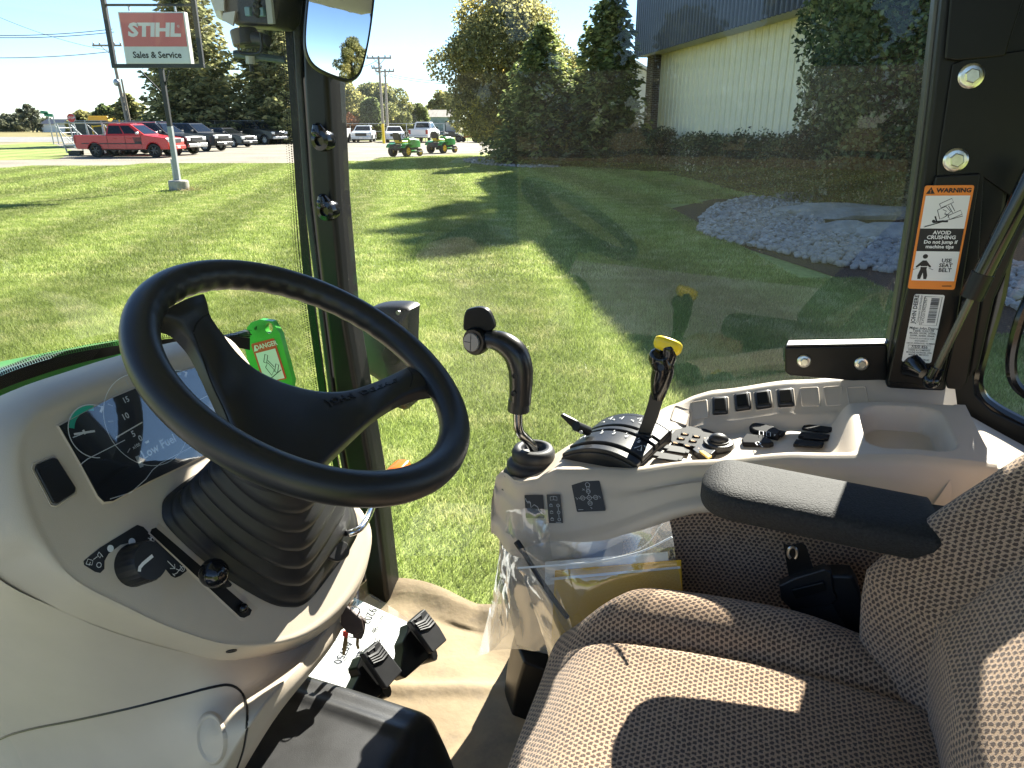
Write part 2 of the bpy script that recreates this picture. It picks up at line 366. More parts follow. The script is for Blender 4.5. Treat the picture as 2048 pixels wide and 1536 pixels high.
for V, Fc in protos:
    me = bpy.data.meshes.new('stone'); me.from_pydata(V, [], Fc); me.materials.append(STONE); me.polygons.foreach_set('use_smooth', [True] * len(Fc)); stone_me.append(me)
ptsA = sorted(scatter(bedA, .115), key=lambda p: p[0] ** 2 * .3 + p[1] ** 2)
vis = [p for p in ptsA if p[0] / p[1] < .60]
big, rest = vis[:290], vis[290:] + [p for p in ptsA if p[0] / p[1] >= .60]
for x, y in big:
    o = bpy.data.objects.new('stone', random.choice(stone_me)); s = random.uniform(.05, .10)
    o.scale = (s, s * random.uniform(.8, 1.1), s * random.uniform(.8, 1.2)); o.rotation_euler = (random.uniform(-.3, .3), random.uniform(-.3, .3), random.uniform(0, 6.3))
    link(o, bed, Vector((x, y, .012 + s * random.uniform(.15, .5))))
def mass(P, s0, s1, parent, z0):
    V = []; Fc = []
    for x, y in P:
        v, f = random.choice(protos); s = random.uniform(s0, s1); a = random.uniform(0, 6.3); n = len(V); ca, sa = math.cos(a) * s, math.sin(a) * s; z = z0 + s * random.uniform(.15, .5)
        V += [(x + p.x * ca - p.y * sa, y + p.x * sa + p.y * ca, z + p.z * s) for p in v]; Fc += [tuple(i + n for i in t) for t in f]
    return mk('stone_mass', V, Fc, STONE, parent, kind='stuff')
mass(rest, .05, .09, bed, .012); mass(scatter(bedB, .16), .07, .13, bed2, .01)
for i, (px, py, sx, sy, sz, lab) in enumerate([(1690, 432, 1.5, .75, .22, 'broad flat limestone boulder behind the pale stones, widest of the boulders'), (1690, 468, .62, .42, .17, 'low flat limestone boulder between the wide slab and the pillar'),
        (1800, 476, .8, .45, .2, 'flat pale boulder set in the stones beside the pillar'), (1590, 402, .6, .35, .16, 'small boulder at the left end of the stone bed by the hedge'), (1030, 322, 1.1, .5, .35, 'grey boulder in the far stone bed under the spruces'), (1240, 333, .7, .45, .32, 'pale boulder at the foot of the rounded shrub')]):
    x, y = gx(px, py); V, Fc = blob(40 + i, (sx, sy, sz), 3, .22)
    tag(mk('boulder', [(v.x + x, v.y + y, max(v.z, -.05) * 1 + .04) for v in V], Fc, BOULDER, sharp=25), lab, 'boulder', 'limestone boulders in the stone beds')

# ------------------------------------------------------------------ grass blades
def grass_tile(name, size, nb, h, w, seed):
    r = np.random.default_rng(seed); x = r.uniform(-size / 2, size / 2, nb); y = r.uniform(-size / 2, size / 2, nb)
    a = r.uniform(0, 6.283, nb); hh = h * r.uniform(.55, 1.15, nb); lean = r.normal(0, .45, (nb, 2)); 
    cx, sx = np.cos(a) * w / 2, np.sin(a) * w / 2
    V = np.empty((nb, 5, 3)); bend = np.stack([lean[:, 0] * hh, lean[:, 1] * hh], 1)
    V[:, 0] = np.stack([x - cx, y - sx, np.zeros(nb)], 1); V[:, 1] = np.stack([x + cx, y + sx, np.zeros(nb)], 1)
    V[:, 2] = np.stack([x + bend[:, 0] * .4 - cx * .8, y + bend[:, 1] * .4 - sx * .8, hh * .6], 1); V[:, 3] = np.stack([x + bend[:, 0] * .4 + cx * .8, y + bend[:, 1] * .4 + sx * .8, hh * .6], 1)
    V[:, 4] = np.stack([x + bend[:, 0], y + bend[:, 1], hh * .95], 1)
    Fc = []
    for i in range(nb): k = i * 5; Fc += [(k, k + 1, k + 3, k + 2), (k + 2, k + 3, k + 4)]
    me = bpy.data.meshes.new(name); me.from_pydata(V.reshape(-1, 3).tolist(), [], Fc); return me
def grass_mat():
    m = leafmat('grass_blades', (.21, .27, .062), (.32, .38, .11), (.47, .46, .21), vs=2.2, trans=.4, island=.4)
    nt = m.node_tree; ge = [n for n in nt.nodes if n.type == 'NEW_GEOMETRY'][0]; hs = [n for n in nt.nodes if n.type == 'HUE_SAT'][0]
    fac = hs.inputs['Value'].links[0].from_socket; out = mow(nt, ge, fac, .16); nt.links.new(out, hs.inputs['Value'])
    return m
GRASS = grass_mat()
def grass_field(name, tile, pts, rots, scales):
    tile.materials.append(GRASS)
    src = bpy.data.objects.new('grass_tile_source', tile)          # referenced by the nodes only, never linked to the scene
    me = bpy.data.meshes.new(name); me.from_pydata(pts, [], [])
    at = me.attributes.new('rot', 'FLOAT_VECTOR', 'POINT'); at.data.foreach_set('vector', np.asarray(rots, float).ravel())
    a2 = me.attributes.new('scl', 'FLOAT', 'POINT'); a2.data.foreach_set('value', np.asarray(scales, float))
    o = bpy.data.objects.new(name, me); link(o); o['kind'] = 'stuff'; o['label'] = 'short mown green lawn grass with dry tips'
    ng = bpy.data.node_groups.new(name, 'GeometryNodeTree'); ng.interface.new_socket('Geometry', in_out='INPUT', socket_type='NodeSocketGeometry'); ng.interface.new_socket('Geometry', in_out='OUTPUT', socket_type='NodeSocketGeometry')
    N = ng.nodes.new; L = ng.links.new; gi, go = N('NodeGroupInput'), N('NodeGroupOutput')
    mp = N('GeometryNodeMeshToPoints'); oi = N('GeometryNodeObjectInfo'); oi.inputs['Object'].default_value = src; oi.inputs['As Instance'].default_value = True
    ip = N('GeometryNodeInstanceOnPoints'); na = N('GeometryNodeInputNamedAttribute'); na.data_type = 'FLOAT_VECTOR'; na.inputs['Name'].default_value = 'rot'
    nb = N('GeometryNodeInputNamedAttribute'); nb.data_type = 'FLOAT'; nb.inputs['Name'].default_value = 'scl'
    L(gi.outputs[0], mp.inputs[0]); L(mp.outputs[0], ip.inputs['Points']); L(oi.outputs['Geometry'], ip.inputs['Instance']); L(na.outputs[0], ip.inputs['Rotation']); L(nb.outputs[0], ip.inputs['Scale']); L(ip.outputs[0], go.inputs[0])
    md = o.modifiers.new('grass', 'NODES'); md.node_group = ng; return o
lawn_poly = [(-40, -30), (14, -30), (14, 40), (4, 46)] + edge[::-1] + [(-40, 24)]
def tiles(size, y0, y1, spread):
    P = []; j = int(y0 / size)
    while j * size < y1:
        y = j * size; i = -int((y * spread + 2) / size) - 1
        while i * size < y * spread + 2.5:
            x = i * size
            if inpoly(x, y, lawn_poly) and not inpoly(x, y, mul) and not inpoly(x, y, bedA) and not inpoly(x, y, bedB) and (x - .29) ** 2 * 0 + 1 and not (y < 1.75 and True): P.append((x, y, 0))
            i += 1
        j += 1
    return P
for nm, size, nb, h, w, y0, y1 in (('near_grass', .5, 2600, .05, .0034, 1.9, 9.0), ('grass', 1.0, 3200, .055, .0075, 9.0, 20.0), ('far_grass', 2.0, 3600, .06, .016, 20.0, 44)):
    P = tiles(size, y0, y1, .80); n = len(P)
    grass_field(nm, grass_tile(nm, size, nb, h, w, 3), P, [(0, 0, random.randint(0, 3) * math.pi / 2) for _ in P], [1] * n)
def at(px, D): r = ray(px, 245); return (r.x / r.y * D, D)
def hpx(px, py, D): return U(px, py, y=D).z
# ================================================================== TREES AND SHRUBS
BARK = M('bark', (.10, .08, .06), .9, var=.3, vs=6, bump=.8, bs=18, dist=.02)
def cards(P, size, up=None, elong=1.0, seed=0, jitter=.35):      # leaf-sized faces at points P
    r = np.random.default_rng(seed); n = len(P); P = np.asarray(P, float)
    a = r.normal(size=(n, 3)); a /= np.linalg.norm(a, axis=1)[:, None]
    if up is not None: a = np.asarray(up) + a * .45; a /= np.linalg.norm(a, axis=1)[:, None]
    b = r.normal(size=(n, 3)); b -= a * (a * b).sum(1)[:, None]; b /= np.linalg.norm(b, axis=1)[:, None]
    s = (size * r.uniform(1 - jitter, 1 + jitter, n))[:, None]; c = np.cross(a, b)
    V = np.empty((n, 4, 3)); V[:, 0] = P - a * s * elong; V[:, 1] = P + b * s * .5 + c * s * .12; V[:, 2] = P + a * s * elong; V[:, 3] = P - b * s * .5 + c * s * .12
    F = np.arange(n * 4).reshape(n, 4); return V.reshape(-1, 3), F.tolist()
def crownmesh(V, F, mat, root, name='crown'):
    return mk(name, np.asarray(V), F, mat, root, smooth=False)
def limb(mb, a, b, r0, r1, bend=.1, n=6):
    a, b = Vector(a), Vector(b); m = (a + b) / 2 + Vector((random.uniform(-1, 1), random.uniform(-1, 1), random.uniform(0, .6))) * (b - a).length * bend
    P = cromv([a, m, b], 4); k = len(P); mb.tube(P, [r0 + (r1 - r0) * i / (k - 1) for i in range(k)], n)
def broadleaf(name, label, loc, h, w, mat, n=9000, leaf=.14, seed=1, trunk=.28, base=.22, lobes=34, group=None, cat='tree', dens=1):
    random.seed(seed); r = np.random.default_rng(seed); x, y = loc
    t = thing(name, label, cat, (x, y, 0), group)
    mb = MB(); top = Vector((x, y, h * .55)); limb(mb, (x, y, -.1), top, trunk, trunk * .5, .03, 8)
    C = []
    for i in range(lobes):
        a = i * 2.399 + random.uniform(-.4, .4); zz = (i + .5) / lobes; prof = math.sin(math.pi * (zz * .86 + .12)) ** .75
        rr = w / 2 * prof * random.uniform(.35, .95); c = Vector((x + math.cos(a) * rr, y + math.sin(a) * rr, h * (base + (1 - base) * zz * .92)))
        C.append((c, w * random.uniform(.10, .19)))
        if i % 2 == 0: limb(mb, (x, y, h * (base * .8 + .35 * zz)), c, trunk * .28, trunk * .06, .12, 5)
    mb.build('trunk', BARK, t)
    P = []; per = n // lobes
    for c, q in C:
        d = r.normal(size=(per, 3)); d /= np.linalg.norm(d, axis=1)[:, None]; d[:, 2] *= .8
        P.append(np.array(c) + d * (q * r.uniform(.35, 1.12, per) ** .6)[:, None])
    V, F = cards(np.concatenate(P), leaf, elong=.8, seed=seed); crownmesh(V, F, mat, t); return t
def conifer(name, label, loc, h, w, mat, seed=1, whorls=26, per=9, tuft=.20, base=.06, droop=.25, step=.28, group=None, top=1.0, power=.85):
    random.seed(seed); x, y = loc; t = thing(name, label, 'tree', (x, y, 0), group)
    mb = MB(); mb.tube([(x, y, -.1), (x, y, h * .5), (x, y, h * .97)], [h * .018 + .05, h * .012 + .03, .02], 8)
    P = []; D = []
    for i in range(whorls):
        zz = (i / whorls) ** 1.05; z = h * (base + (1 - base) * zz * .98)
        for k in range(per):
            a = k * 2 * math.pi / per + i * 1.3 + random.uniform(-.3, .3); L = w / 2 * ((1 - zz) ** power) * random.uniform(.72, 1.12) + .12
            dx, dy = math.cos(a), math.sin(a); m = max(2, int(L / step)); slope = (.55 * zz - droop) * random.uniform(.7, 1.3)
            if random.random() < .4: mb.tube([(x, y, z), (x + dx * L * .8, y + dy * L * .8, z + slope * L * .75)], [.025, .008], 4, caps=False)
            for j in range(m):
                u = (j + random.uniform(.2, .9)) / m; rad_ = L * u; zz2 = z + slope * rad_ + .22 * L * u * u
                side = (1 - abs(u - .4)) * L * .28
                for q in range(4):
                    s = random.uniform(-1, 1) * side
                    P.append((x + dx * rad_ - dy * s, y + dy * rad_ + dx * s, zz2 - abs(s) * .22 + random.uniform(-.12, .05))); D.append((dx * .8 - dy * (s > 0) * .8 + dy * (s <= 0) * .8, dy * .8 + dx * (s > 0) * .8 - dx * (s <= 0) * .8, .1 - .7 * random.random()))
    mb.build('trunk', BARK, t)
    V, F = cards(P, tuft, up=D, elong=1.25, seed=seed); crownmesh(V, F, mat, t); return t
def shrub(name, label, pts, h, depth, mat, n, leaf=.07, seed=1, group=None, cat='hedge'):   # clipped mass along a line
    random.seed(seed); r = np.random.default_rng(seed); A = [Vector((*p, 0)) for p in pts]
    t = thing(name, label, cat, (A[0] + A[-1]) / 2, group); mb = MB(); L = [(A[i + 1] - A[i]).length for i in range(len(A) - 1)]; tot = sum(L); P = []
    for i in range(n):
        s = r.uniform(0, tot); k = 0
        while s > L[k]: s -= L[k]; k += 1
        d = (A[k + 1] - A[k]).normalized(); q = Vector((-d.y, d.x, 0)); c = A[k] + d * s
        hh = h * (.88 + .2 * noise.noise(c * .9 + Vector((seed, 0, 0))) + .1 * noise.noise(c * 3.1))
        an = r.uniform(-.3, math.pi + .3); e = r.uniform(.78, 1.04); dd = depth / 2 * (1 + .25 * noise.noise(c * 1.7 + Vector((0, seed, 0))))
        u = max(-1, min(1, math.copysign(abs(math.cos(an)) ** .5, math.cos(an)))) * e; w_ = max(0, math.copysign(abs(math.sin(an)) ** .5, math.sin(an))) * e if r.uniform() < .75 else r.uniform(0, .95)
        P.append(c + q * (u * dd) + Vector((0, 0, w_ * hh + .04)))
    for i in range(int(tot / .5) + 1):
        s = min(tot - .01, i * .5); k = 0
        while s > L[k]: s -= L[k]; k += 1
        c = A[k] + (A[k + 1] - A[k]).normalized() * s
        for _ in range(3): limb(mb, c, c + Vector((random.uniform(-.3, .3), random.uniform(-.3, .3), h * .8)), .025, .008, .1, 5)
    mb.build('stem', BARK, t)
    V, F = cards([tuple(p) for p in P], leaf, elong=.9, seed=seed); crownmesh(V, F, mat, t, 'foliage'); return t

L_SPRUCE = leafmat('spruce_needles', (0.11, 0.15, 0.055), (0.25, 0.29, 0.10), (0.46, 0.44, 0.16), vs=.8, trans=0.62)
L_SPRUCE2 = leafmat('far_spruce_needles', (0.15, 0.17, 0.08), (0.33, 0.33, 0.15), (0.52, 0.47, 0.21), vs=.5, trans=0.57)
L_YELLOW = leafmat('autumn_maple_leaves', (.22, .22, .09), (.38, .35, .14), (.60, .49, .13), vs=.45, trans=0.70)
L_OLIVE = leafmat('olive_leaves', (0.126, 0.140, 0.056), (0.280, 0.280, 0.112), (0.392, 0.350, 0.126), vs=.5, trans=0.62)
L_GREEN = leafmat('green_leaves', (0.084, 0.112, 0.042), (0.196, 0.231, 0.091), (0.280, 0.294, 0.112), vs=.5, trans=0.62)
L_YEW = leafmat('yew_leaves', (0.042, 0.063, 0.031), (0.105, 0.140, 0.063), (0.182, 0.210, 0.091), vs=1.2, trans=0.47)
L_CEDAR = leafmat('cedar_leaves', (0.063, 0.098, 0.045), (0.168, 0.210, 0.091), (0.266, 0.294, 0.112), vs=1.0, trans=0.52)
L_RED = leafmat('red_leaves', (0.308, 0.098, 0.070), (0.476, 0.196, 0.098), vs=.5)
L_FAR = leafmat('far_tree_leaves', (.11, .12, .08), (.19, .195, .12), vs=.2, trans=.4)

# near group between lot and building
broadleaf('maple_tree', 'large yellowing maple behind the spruces with bright yellow lower leaves', (-.3, 41.0), hpx(1000, -25, 41.0), 7.6, L_YELLOW, 60000, .105, 11, .32, .14, 74)
conifer('spruce_tree', 'broad dark spruce at the left of the pair by the stone bed', (1.35, 34.5), hpx(1078, 38, 34.5), 5.2, L_SPRUCE, 21, 30, 17, .125, .02, .16, .18, 'spruces beside the building')
conifer('spruce_tree', 'tall narrow spruce on the right, with branches reaching in front of the white barn', (3.95, 32.8), hpx(1186, -30, 32.8), 4.0, L_SPRUCE, 22, 34, 17, .12, .03, .10, .18, 'spruces beside the building', power=.62)
conifer('juniper_bush', 'dark low evergreen filling the gap between the two spruces', (2.7, 33.4), 3.2, 4.2, L_YEW, 23, 14, 10, .17, .0, .0, .24, None, power=.5)['category'] = 'bush'
# hedge line along the building
shrub('shrub', 'rounded dark shrub at the brick corner of the building', [gx(1235, 337), gx(1330, 342)], 1.55, 1.5, L_YEW, 9000, .06, 31, cat='shrub')
shrub('hedge', 'long dark clipped hedge along the cream metal wall', [gx(1370, 350), gx(1430, 360), gx(1500, 378), gx(1580, 395)], 1.5, 1.3, L_YEW, 17000, .055, 32)
shrub('hedge', 'taller rough hedge at the foot of the leafy tree near the pillar', [gx(1570, 398), gx(1660, 410), gx(1790, 425), gx(1950, 440)], 1.7, 1.5, L_YEW, 15000, .05, 33)
def leafcolumn(name, label, loc, h, w, mat, n, leaf, seed, z0):
    random.seed(seed); r = np.random.default_rng(seed); x, y = loc; t = thing(name, label, 'tree', (x, y, 0)); mb = MB(); limb(mb, (x, y, -.05), (x, y, h * .8), .12, .03, .02, 7)
    P = []
    for i in range(n):
        zz = r.uniform(0, 1); a = r.uniform(0, 6.283); prof = (math.sin(math.pi * min(1, zz * .8 + .2)) ** .6) * (.8 + .35 * noise.noise(Vector((math.cos(a) * 1.3, math.sin(a) * 1.3, zz * 5 + seed))))
        rr = w / 2 * prof * r.uniform(.5, 1.05); P.append((x + math.cos(a) * rr, y + math.sin(a) * rr, z0 + (h - z0) * zz))
        if i % 60 == 0: limb(mb, (x, y, z0 + (h - z0) * zz * .9), P[-1], .02, .005, .1, 4)
    mb.build('trunk', BARK, t); V, F = cards(P, leaf, elong=.75, seed=seed); crownmesh(V, F, mat, t)
leafcolumn('pear_tree', 'tall leafy tree close to the wall at the right, cut off by the pillar', (7.75, 15.9), 7.4, 3.4, L_CEDAR, 22000, .08, 41, .9)
leafcolumn('pear_tree', 'second leafy tree behind the tall one against the cream wall', (8.1, 18.6), 7.4, 3.0, L_CEDAR, 13000, .09, 43, 1.2)
leafcolumn('arborvitae_tree', 'dark tree beyond the rear quarter window', (9.6, 10.0), 5.6, 2.6, L_CEDAR, 9000, .09, 42, .4)
# trees behind the car park and the road
D1 = 70
conifer('spruce_tree', 'huge spruce behind the sign and the parked pickups', at(398, D1), hpx(398, -75, D1), 11.5, L_SPRUCE2, 51, 40, 13, .25, .05, .30, .34, 'spruces behind the car park', power=.75)
conifer('spruce_tree', 'big spruce directly left of the front window pillar', at(556, 72), hpx(556, -30, 72), 9.5, L_SPRUCE2, 52, 40, 13, .25, .05, .28, .34, 'spruces behind the car park', power=.7)
conifer('spruce_tree', 'small spruce beside the leaning utility poles', at(262, 82), hpx(262, 185, 82), 6.0, L_OLIVE, 53, 24, 11, .22, .04, .15, .34, 'spruces behind the car park')
broadleaf('bush', 'yellowish bush left of the school bus', at(165, 120), hpx(165, 226, 120), 6, L_YELLOW, 2500, .4, 54, .1, .05, 16, cat='bush')
broadleaf('bush', 'dark bush between the school bus and the poles', at(225, 110), hpx(225, 214, 110), 7, L_GREEN, 3000, .4, 55, .1, .05, 18, cat='bush')
broadleaf('tree', 'sparse tall young tree at the far left beyond the road', at(62, 150), hpx(62, 208, 150), 5.2, L_FAR, 1300, .36, 56, .12, .15, 16, group='trees beyond the road')
for i, (px, D, py, w) in enumerate([(5, 165, 232, 9), (30, 160, 232, 8), (88, 190, 240, 10), (-40, 170, 228, 10)]):
    broadleaf('tree', ['low dark tree at the left picture edge beyond the road', 'rounded tree left of the sparse young tree', 'low pale tree between the young tree and the street signs', 'dark tree outside the left edge beyond the road'][i], at(px, D), hpx(px, py, D), w, L_FAR, 1600, .5, 60 + i, .12, .05, 14, group='trees beyond the road')
broadleaf('tree', 'yellow green tree half hidden by the window pillar and the mirror', at(672, 88), hpx(672, 120, 88), 7.5, L_YELLOW, 16000, .20, 71, .25, .05, 30, group='trees behind the parked white cars')
broadleaf('tree', 'wide rounded green tree behind the two utility poles', at(757, 92), hpx(757, 168, 92), 8.2, L_OLIVE, 22000, .20, 72, .25, .05, 36, group='trees behind the parked white cars')
broadleaf('tree', 'low green tree right of the utility poles', at(832, 96), hpx(832, 208, 96), 5.0, L_GREEN, 9000, .2, 73, .2, .05, 22, group='trees behind the parked white cars')
broadleaf('tree', 'airy tree above the grey roof of the far shed', at(885, 130), hpx(885, 186, 130), 6.5, L_OLIVE, 2600, .4, 74, .2, .3, 18, group='trees behind the parked white cars')
broadleaf('bush', 'reddish bush behind the white pickup at the pillar', at(690, 86), hpx(690, 232, 86), 4.5, L_RED, 2000, .25, 75, .08, .05, 14, cat='bush')
conifer('cypress_tree', 'left one of two narrow cypresses behind the white sedan', at(735, 85), hpx(735, 205, 85), 1.7, L_GREEN, 76, 26, 7, .3, .02, -.3, .25, 'narrow cypresses', power=.35)
conifer('cypress_tree', 'right one of two narrow cypresses, beside the pole', at(748, 85), hpx(748, 200, 85), 1.9, L_GREEN, 77, 26, 7, .3, .02, -.3, .25, 'narrow cypresses', power=.35)

# tall spruces behind the building whose tips lay finger shadows over the lawn
def shadow_source(px, py, h):             # where a tree of height h must stand for its tip's shadow to fall there
    g = U(px, py, z=0); L = h / math.tan(SUN_EL); return (g.x + L * math.sin(SUN_AZ), g.y + L * math.cos(SUN_AZ))
for i, (px, py, h, w) in enumerate([(692, 490, 21.6, 8.2), (722, 548, 23.2, 8.0), (745, 450, 19.6, 7.4), (705, 518, 22.4, 7.0)]):
    conifer('spruce_tree', ['tall spruce past the far end of the metal building, casting the longest finger of shadow', 'spruce past the far end of the metal building, casting the nearest finger of shadow', 'spruce past the far end of the metal building, casting the far finger of shadow', 'spruce past the far end of the metal building, standing between two taller ones'][i], shadow_source(px, py, h), h, w, L_SPRUCE, 81 + i, 26, 9, .34, .05, .2, .42, 'spruces behind the metal building')

# trees added behind the camera to block sky from the side window's reflection
for i in range(6):
    a = rad(176 + i * 8.5); D = 40 + 3 * (i % 2)
    broadleaf('tree', ['added round green tree behind the camera, first from the right', 'added round green tree behind the camera, second from the right', 'added round green tree behind the camera, third from the right', 'added round green tree behind the camera, fourth from the right', 'added round green tree behind the camera, fifth from the right', 'added round green tree behind the camera, leftmost'][i], (math.sin(a) * D, math.cos(a) * D), 7.6 + .7 * (i % 3), 7.5, L_GREEN, 5000, .3, 101 + i, .2, .05, 26, group='added trees behind the camera')
# ================================================================== BUILDINGS, SIGN, POLES
CREAM = M('cream_siding', (.86, .785, .54), .5, var=.05, vs=3, bump=.05, bs=30)
DARKM = M('charcoal_fascia', (.045, .047, .055), .45, .2, var=.2, vs=4)
SOFF = M('soffit_trim', (.45, .42, .32), .6, var=.1, vs=5)
WHITEW = M('white_siding', (.72, .72, .68), .55, var=.05, vs=2)
def brickmat():
    m, nt, b = nodes_of('brown_brick'); L = nt.links.new; N = nt.nodes.new
    tc = N('ShaderNodeTexCoord'); mp = N('ShaderNodeMapping'); mp.inputs['Rotation'].default_value = (rad(90), 0, 0); L(tc.outputs['Object'], mp.inputs[0])
    br = N('ShaderNodeTexBrick'); br.inputs['Color1'].default_value = (.10, .062, .045, 1); br.inputs['Color2'].default_value = (.065, .043, .035, 1); br.inputs['Mortar'].default_value = (.22, .20, .18, 1)
    br.inputs['Scale'].default_value = 1; br.inputs['Brick Width'].default_value = .21; br.inputs['Row Height'].default_value = .075; br.inputs['Mortar Size'].default_value = .012
    L(mp.outputs[0], br.inputs[0]); L(br.outputs[0], b.inputs['Base Color']); b.inputs['Roughness'].default_value = .85
    bp = N('ShaderNodeBump'); bp.inputs['Strength'].default_value = .6; bp.inputs['Distance'].default_value = .01; bp.invert = True; L(br.outputs[1], bp.inputs['Height']); L(bp.outputs[0], b.inputs['Normal']); return m
BRICK = brickmat()
WA = rad(-7.0); WD = Vector((math.sin(WA), math.cos(WA), 0)); WN = Vector((-WD.y, WD.x, 0))     # wall direction away from us; outward normal (to the left)
BC = Vector((6.45, 34.0, 0))                                                                  # far corner of the metal wall
bld = thing('showroom_building', 'long cream ribbed metal building with charcoal fascia and brick corner', 'building', BC)
LEN = 21.5
MB().box(BC - WD * LEN / 2 - WN * 5 + Vector((0, 0, 4.5)), (LEN / 2 - .3, 4.9, 4.5), WD, WN, ZV).build('wall_core', SOFF, bld, smooth=False)
pw = .46; npan = int(LEN / pw)
def panel_mesh(w, h, prof):              # ribbed sheet panel, local: x along wall, y out, z up
    mb = MB(); ring = [[Vector((x * w, y, z)) for x, y in prof] for z in (0, h)]
    return mb.loft(ring, closed=False)
pm = panel_mesh(pw, 4.6, [(0, .0), (.02, .045), (.11, .045), (.14, .004), (.38, .004), (.40, .012), (.44, .012), (.46, .004), (.70, .004), (.72, .012), (.76, .012), (.78, .004), (1, .0)])
base = None
rotW = math.atan2(-WD.y, -WD.x)
for i in range(npan):
    p = BC - WD * (i * pw) + WN * .004
    if base is None:
        base = mk('siding_panel', pm.V, pm.F, CREAM, None, smooth=False, local=True); base.parent = bld
    o = base if i == 0 else base.copy()
    if i: COL.objects.link(o); o.parent = bld
    o.location = p - BC; o.rotation_euler = (0, 0, rotW); o.scale = (1, -1, 1)
# brick pier at the far corner and the soffit under the fascia
MB().box(BC + WD * .5 + WN * .02 + Vector((0, 0, 2.27)), (.5, .34, 2.27), WD, WN, ZV).build('brick_pier', BRICK, bld, smooth=False)
MB().box(BC - WD * (LEN / 2 - .9) + WN * .40 + Vector((0, 0, 4.57)), (LEN / 2 + .4, .44, .03), WD, WN, ZV).build('soffit', SOFF, bld, smooth=False)
fw = .30
fm = panel_mesh(fw, 4.95, [(0, 0), (.12, .07), (.42, .085), (.58, .07), (.70, 0), (1, 0)])
fb = None; fs = BC + WD * 1.25 + WN * .84
for i in range(int((LEN + 1) / fw)):
    if fb is None:
        fb = mk('fascia_panel', fm.V, fm.F, DARKM, None, smooth=False, local=True); fb.parent = bld
    o = fb if i == 0 else fb.copy()
    if i: COL.objects.link(o); o.parent = bld
    o.location = fs - WD * (i * fw) + Vector((0, 0, 4.5)) - BC; o.rotation_euler = (0, 0, rotW); o.scale = (1, -1, 1)
# far return of the fascia and the roof deck
MB().box(BC + WD * 1.24 - WN * 4 + Vector((0, 0, 6.98)), (.02, 4.82, 2.47), WD, WN, ZV).build('fascia_return', DARKM, bld, smooth=False)
MB().box(BC - WD * (LEN / 2 - .6) - WN * 4.2 + Vector((0, 0, 9.35)), (LEN / 2 + .6, 5.0, .06), WD, WN, ZV).build('roof', DARKM, bld, smooth=False)

# white barn beyond the brick corner
by = 52.0; bx0 = hp = at(1205, by)[0]
barn = thing('barn', 'white metal barn with pale standing-seam roof behind the brick corner', 'barn', (bx0 + 6, by, 0))
e0 = hpx(1290, 150, by); pk = hpx(1238, 112, by)
xa = at(1236, by)[0]
MB().prism([Vector((xa - 5.4, by, 0)), Vector((xa + 5.4, by, 0)), Vector((xa + 5.4, by, pk - 2.9)), Vector((xa, by, pk)), Vector((xa - 5.4, by, pk - 2.9))], (0, 14, 0)).build('wall', WHITEW, barn, smooth=False)
rf = MB(); a, b_ = Vector((xa, by - .4, pk + .06)), Vector((xa + 5.9, by - .4, pk - 3.1)); rf.prism([a, b_, b_ + Vector((0, 0, .12)), a + Vector((0, 0, .12))], (0, 15, 0))
b2 = Vector((xa - 5.9, by - .4, pk - 3.1)); rf.prism([a + Vector((-.01, 0, 0)), b2, b2 + Vector((0, 0, .12)), a + Vector((-.01, 0, .12))], (0, 15, 0)); rfo = rf.build('roof', WHITEW, barn, smooth=False)
sm = MB()
for i in range(26):
    y_ = by - .3 + i * .57; sm.prism([a + Vector((.03, .1 + i * .57, .12)), b_ + Vector((0, .1 + i * .57, .12)), b_ + Vector((0, .1 + i * .57, .17)), a + Vector((.03, .1 + i * .57, .17))], (0, .05, 0))
sm.build('roof_seam', STEEL, rfo, smooth=False, kind='stuff')
wb = MB()
for i in range(24): wb.box((xa - 5.3 + i * .46, by - .012, pk / 2 - 1.45), (.012, .012, pk / 2 - 1.45))
wb.build('wall_batten', WHITEW, barn, smooth=False, kind='stuff')
wx = at(1262, by)[0]; wz = hpx(1262, 235, by)
fr_ = MB().box((wx, by - .03, wz), (.42, .04, .40)).build('window', WHITEW, barn, smooth=False)
MB().box((wx, by - .075, wz), (.33, .012, .31)).build('pane', M('dark_glass', (.02, .025, .03), .08), fr_, smooth=False)
# grey shed far behind
sy = 118; sx0, sx1 = at(842, sy)[0], at(905, sy)[0]; zt = hpx(870, 219, sy); ze = hpx(870, 234, sy)
shed = thing('shed', 'far low shed with weathered brown grey roof and blue grey wall', 'shed', ((sx0 + sx1) / 2, sy, 0))
MB().box(((sx0 + sx1) / 2, sy + 3, ze / 2), ((sx1 - sx0) / 2, 3, ze / 2)).build('wall', M('blue_grey_wall', (.22, .27, .31), .6, var=.35, vs=1.5), shed, smooth=False)
MB().prism([Vector((sx0 - .3, sy - .3, ze)), Vector((sx0 - .3, sy + 3, zt)), Vector((sx0 - .3, sy + 6.3, ze))], (sx1 - sx0 + .6, 0, 0)).build('roof', M('weathered_roof', (.30, .27, .23), .7, var=.25, vs=1, streak=(4, 1, 1)), shed, smooth=False)
hy = 150; house = thing('house', 'low grey house roof far beyond the stop sign', 'house', (*at(122, hy), 0)); hx = at(122, hy)[0]; hz = hpx(122, 238, hy); he = hpx(122, 248, hy)
MB().box((hx, hy + 3, he / 2), (4, 3, he / 2)).build('wall', WHITEW, house, smooth=False)
MB().prism([Vector((hx - 4.4, hy - .3, he)), Vector((hx - 4.4, hy + 3, hz)), Vector((hx - 4.4, hy + 6.3, he))], (8.8, 0, 0)).build('roof', DARKM, house, smooth=False)

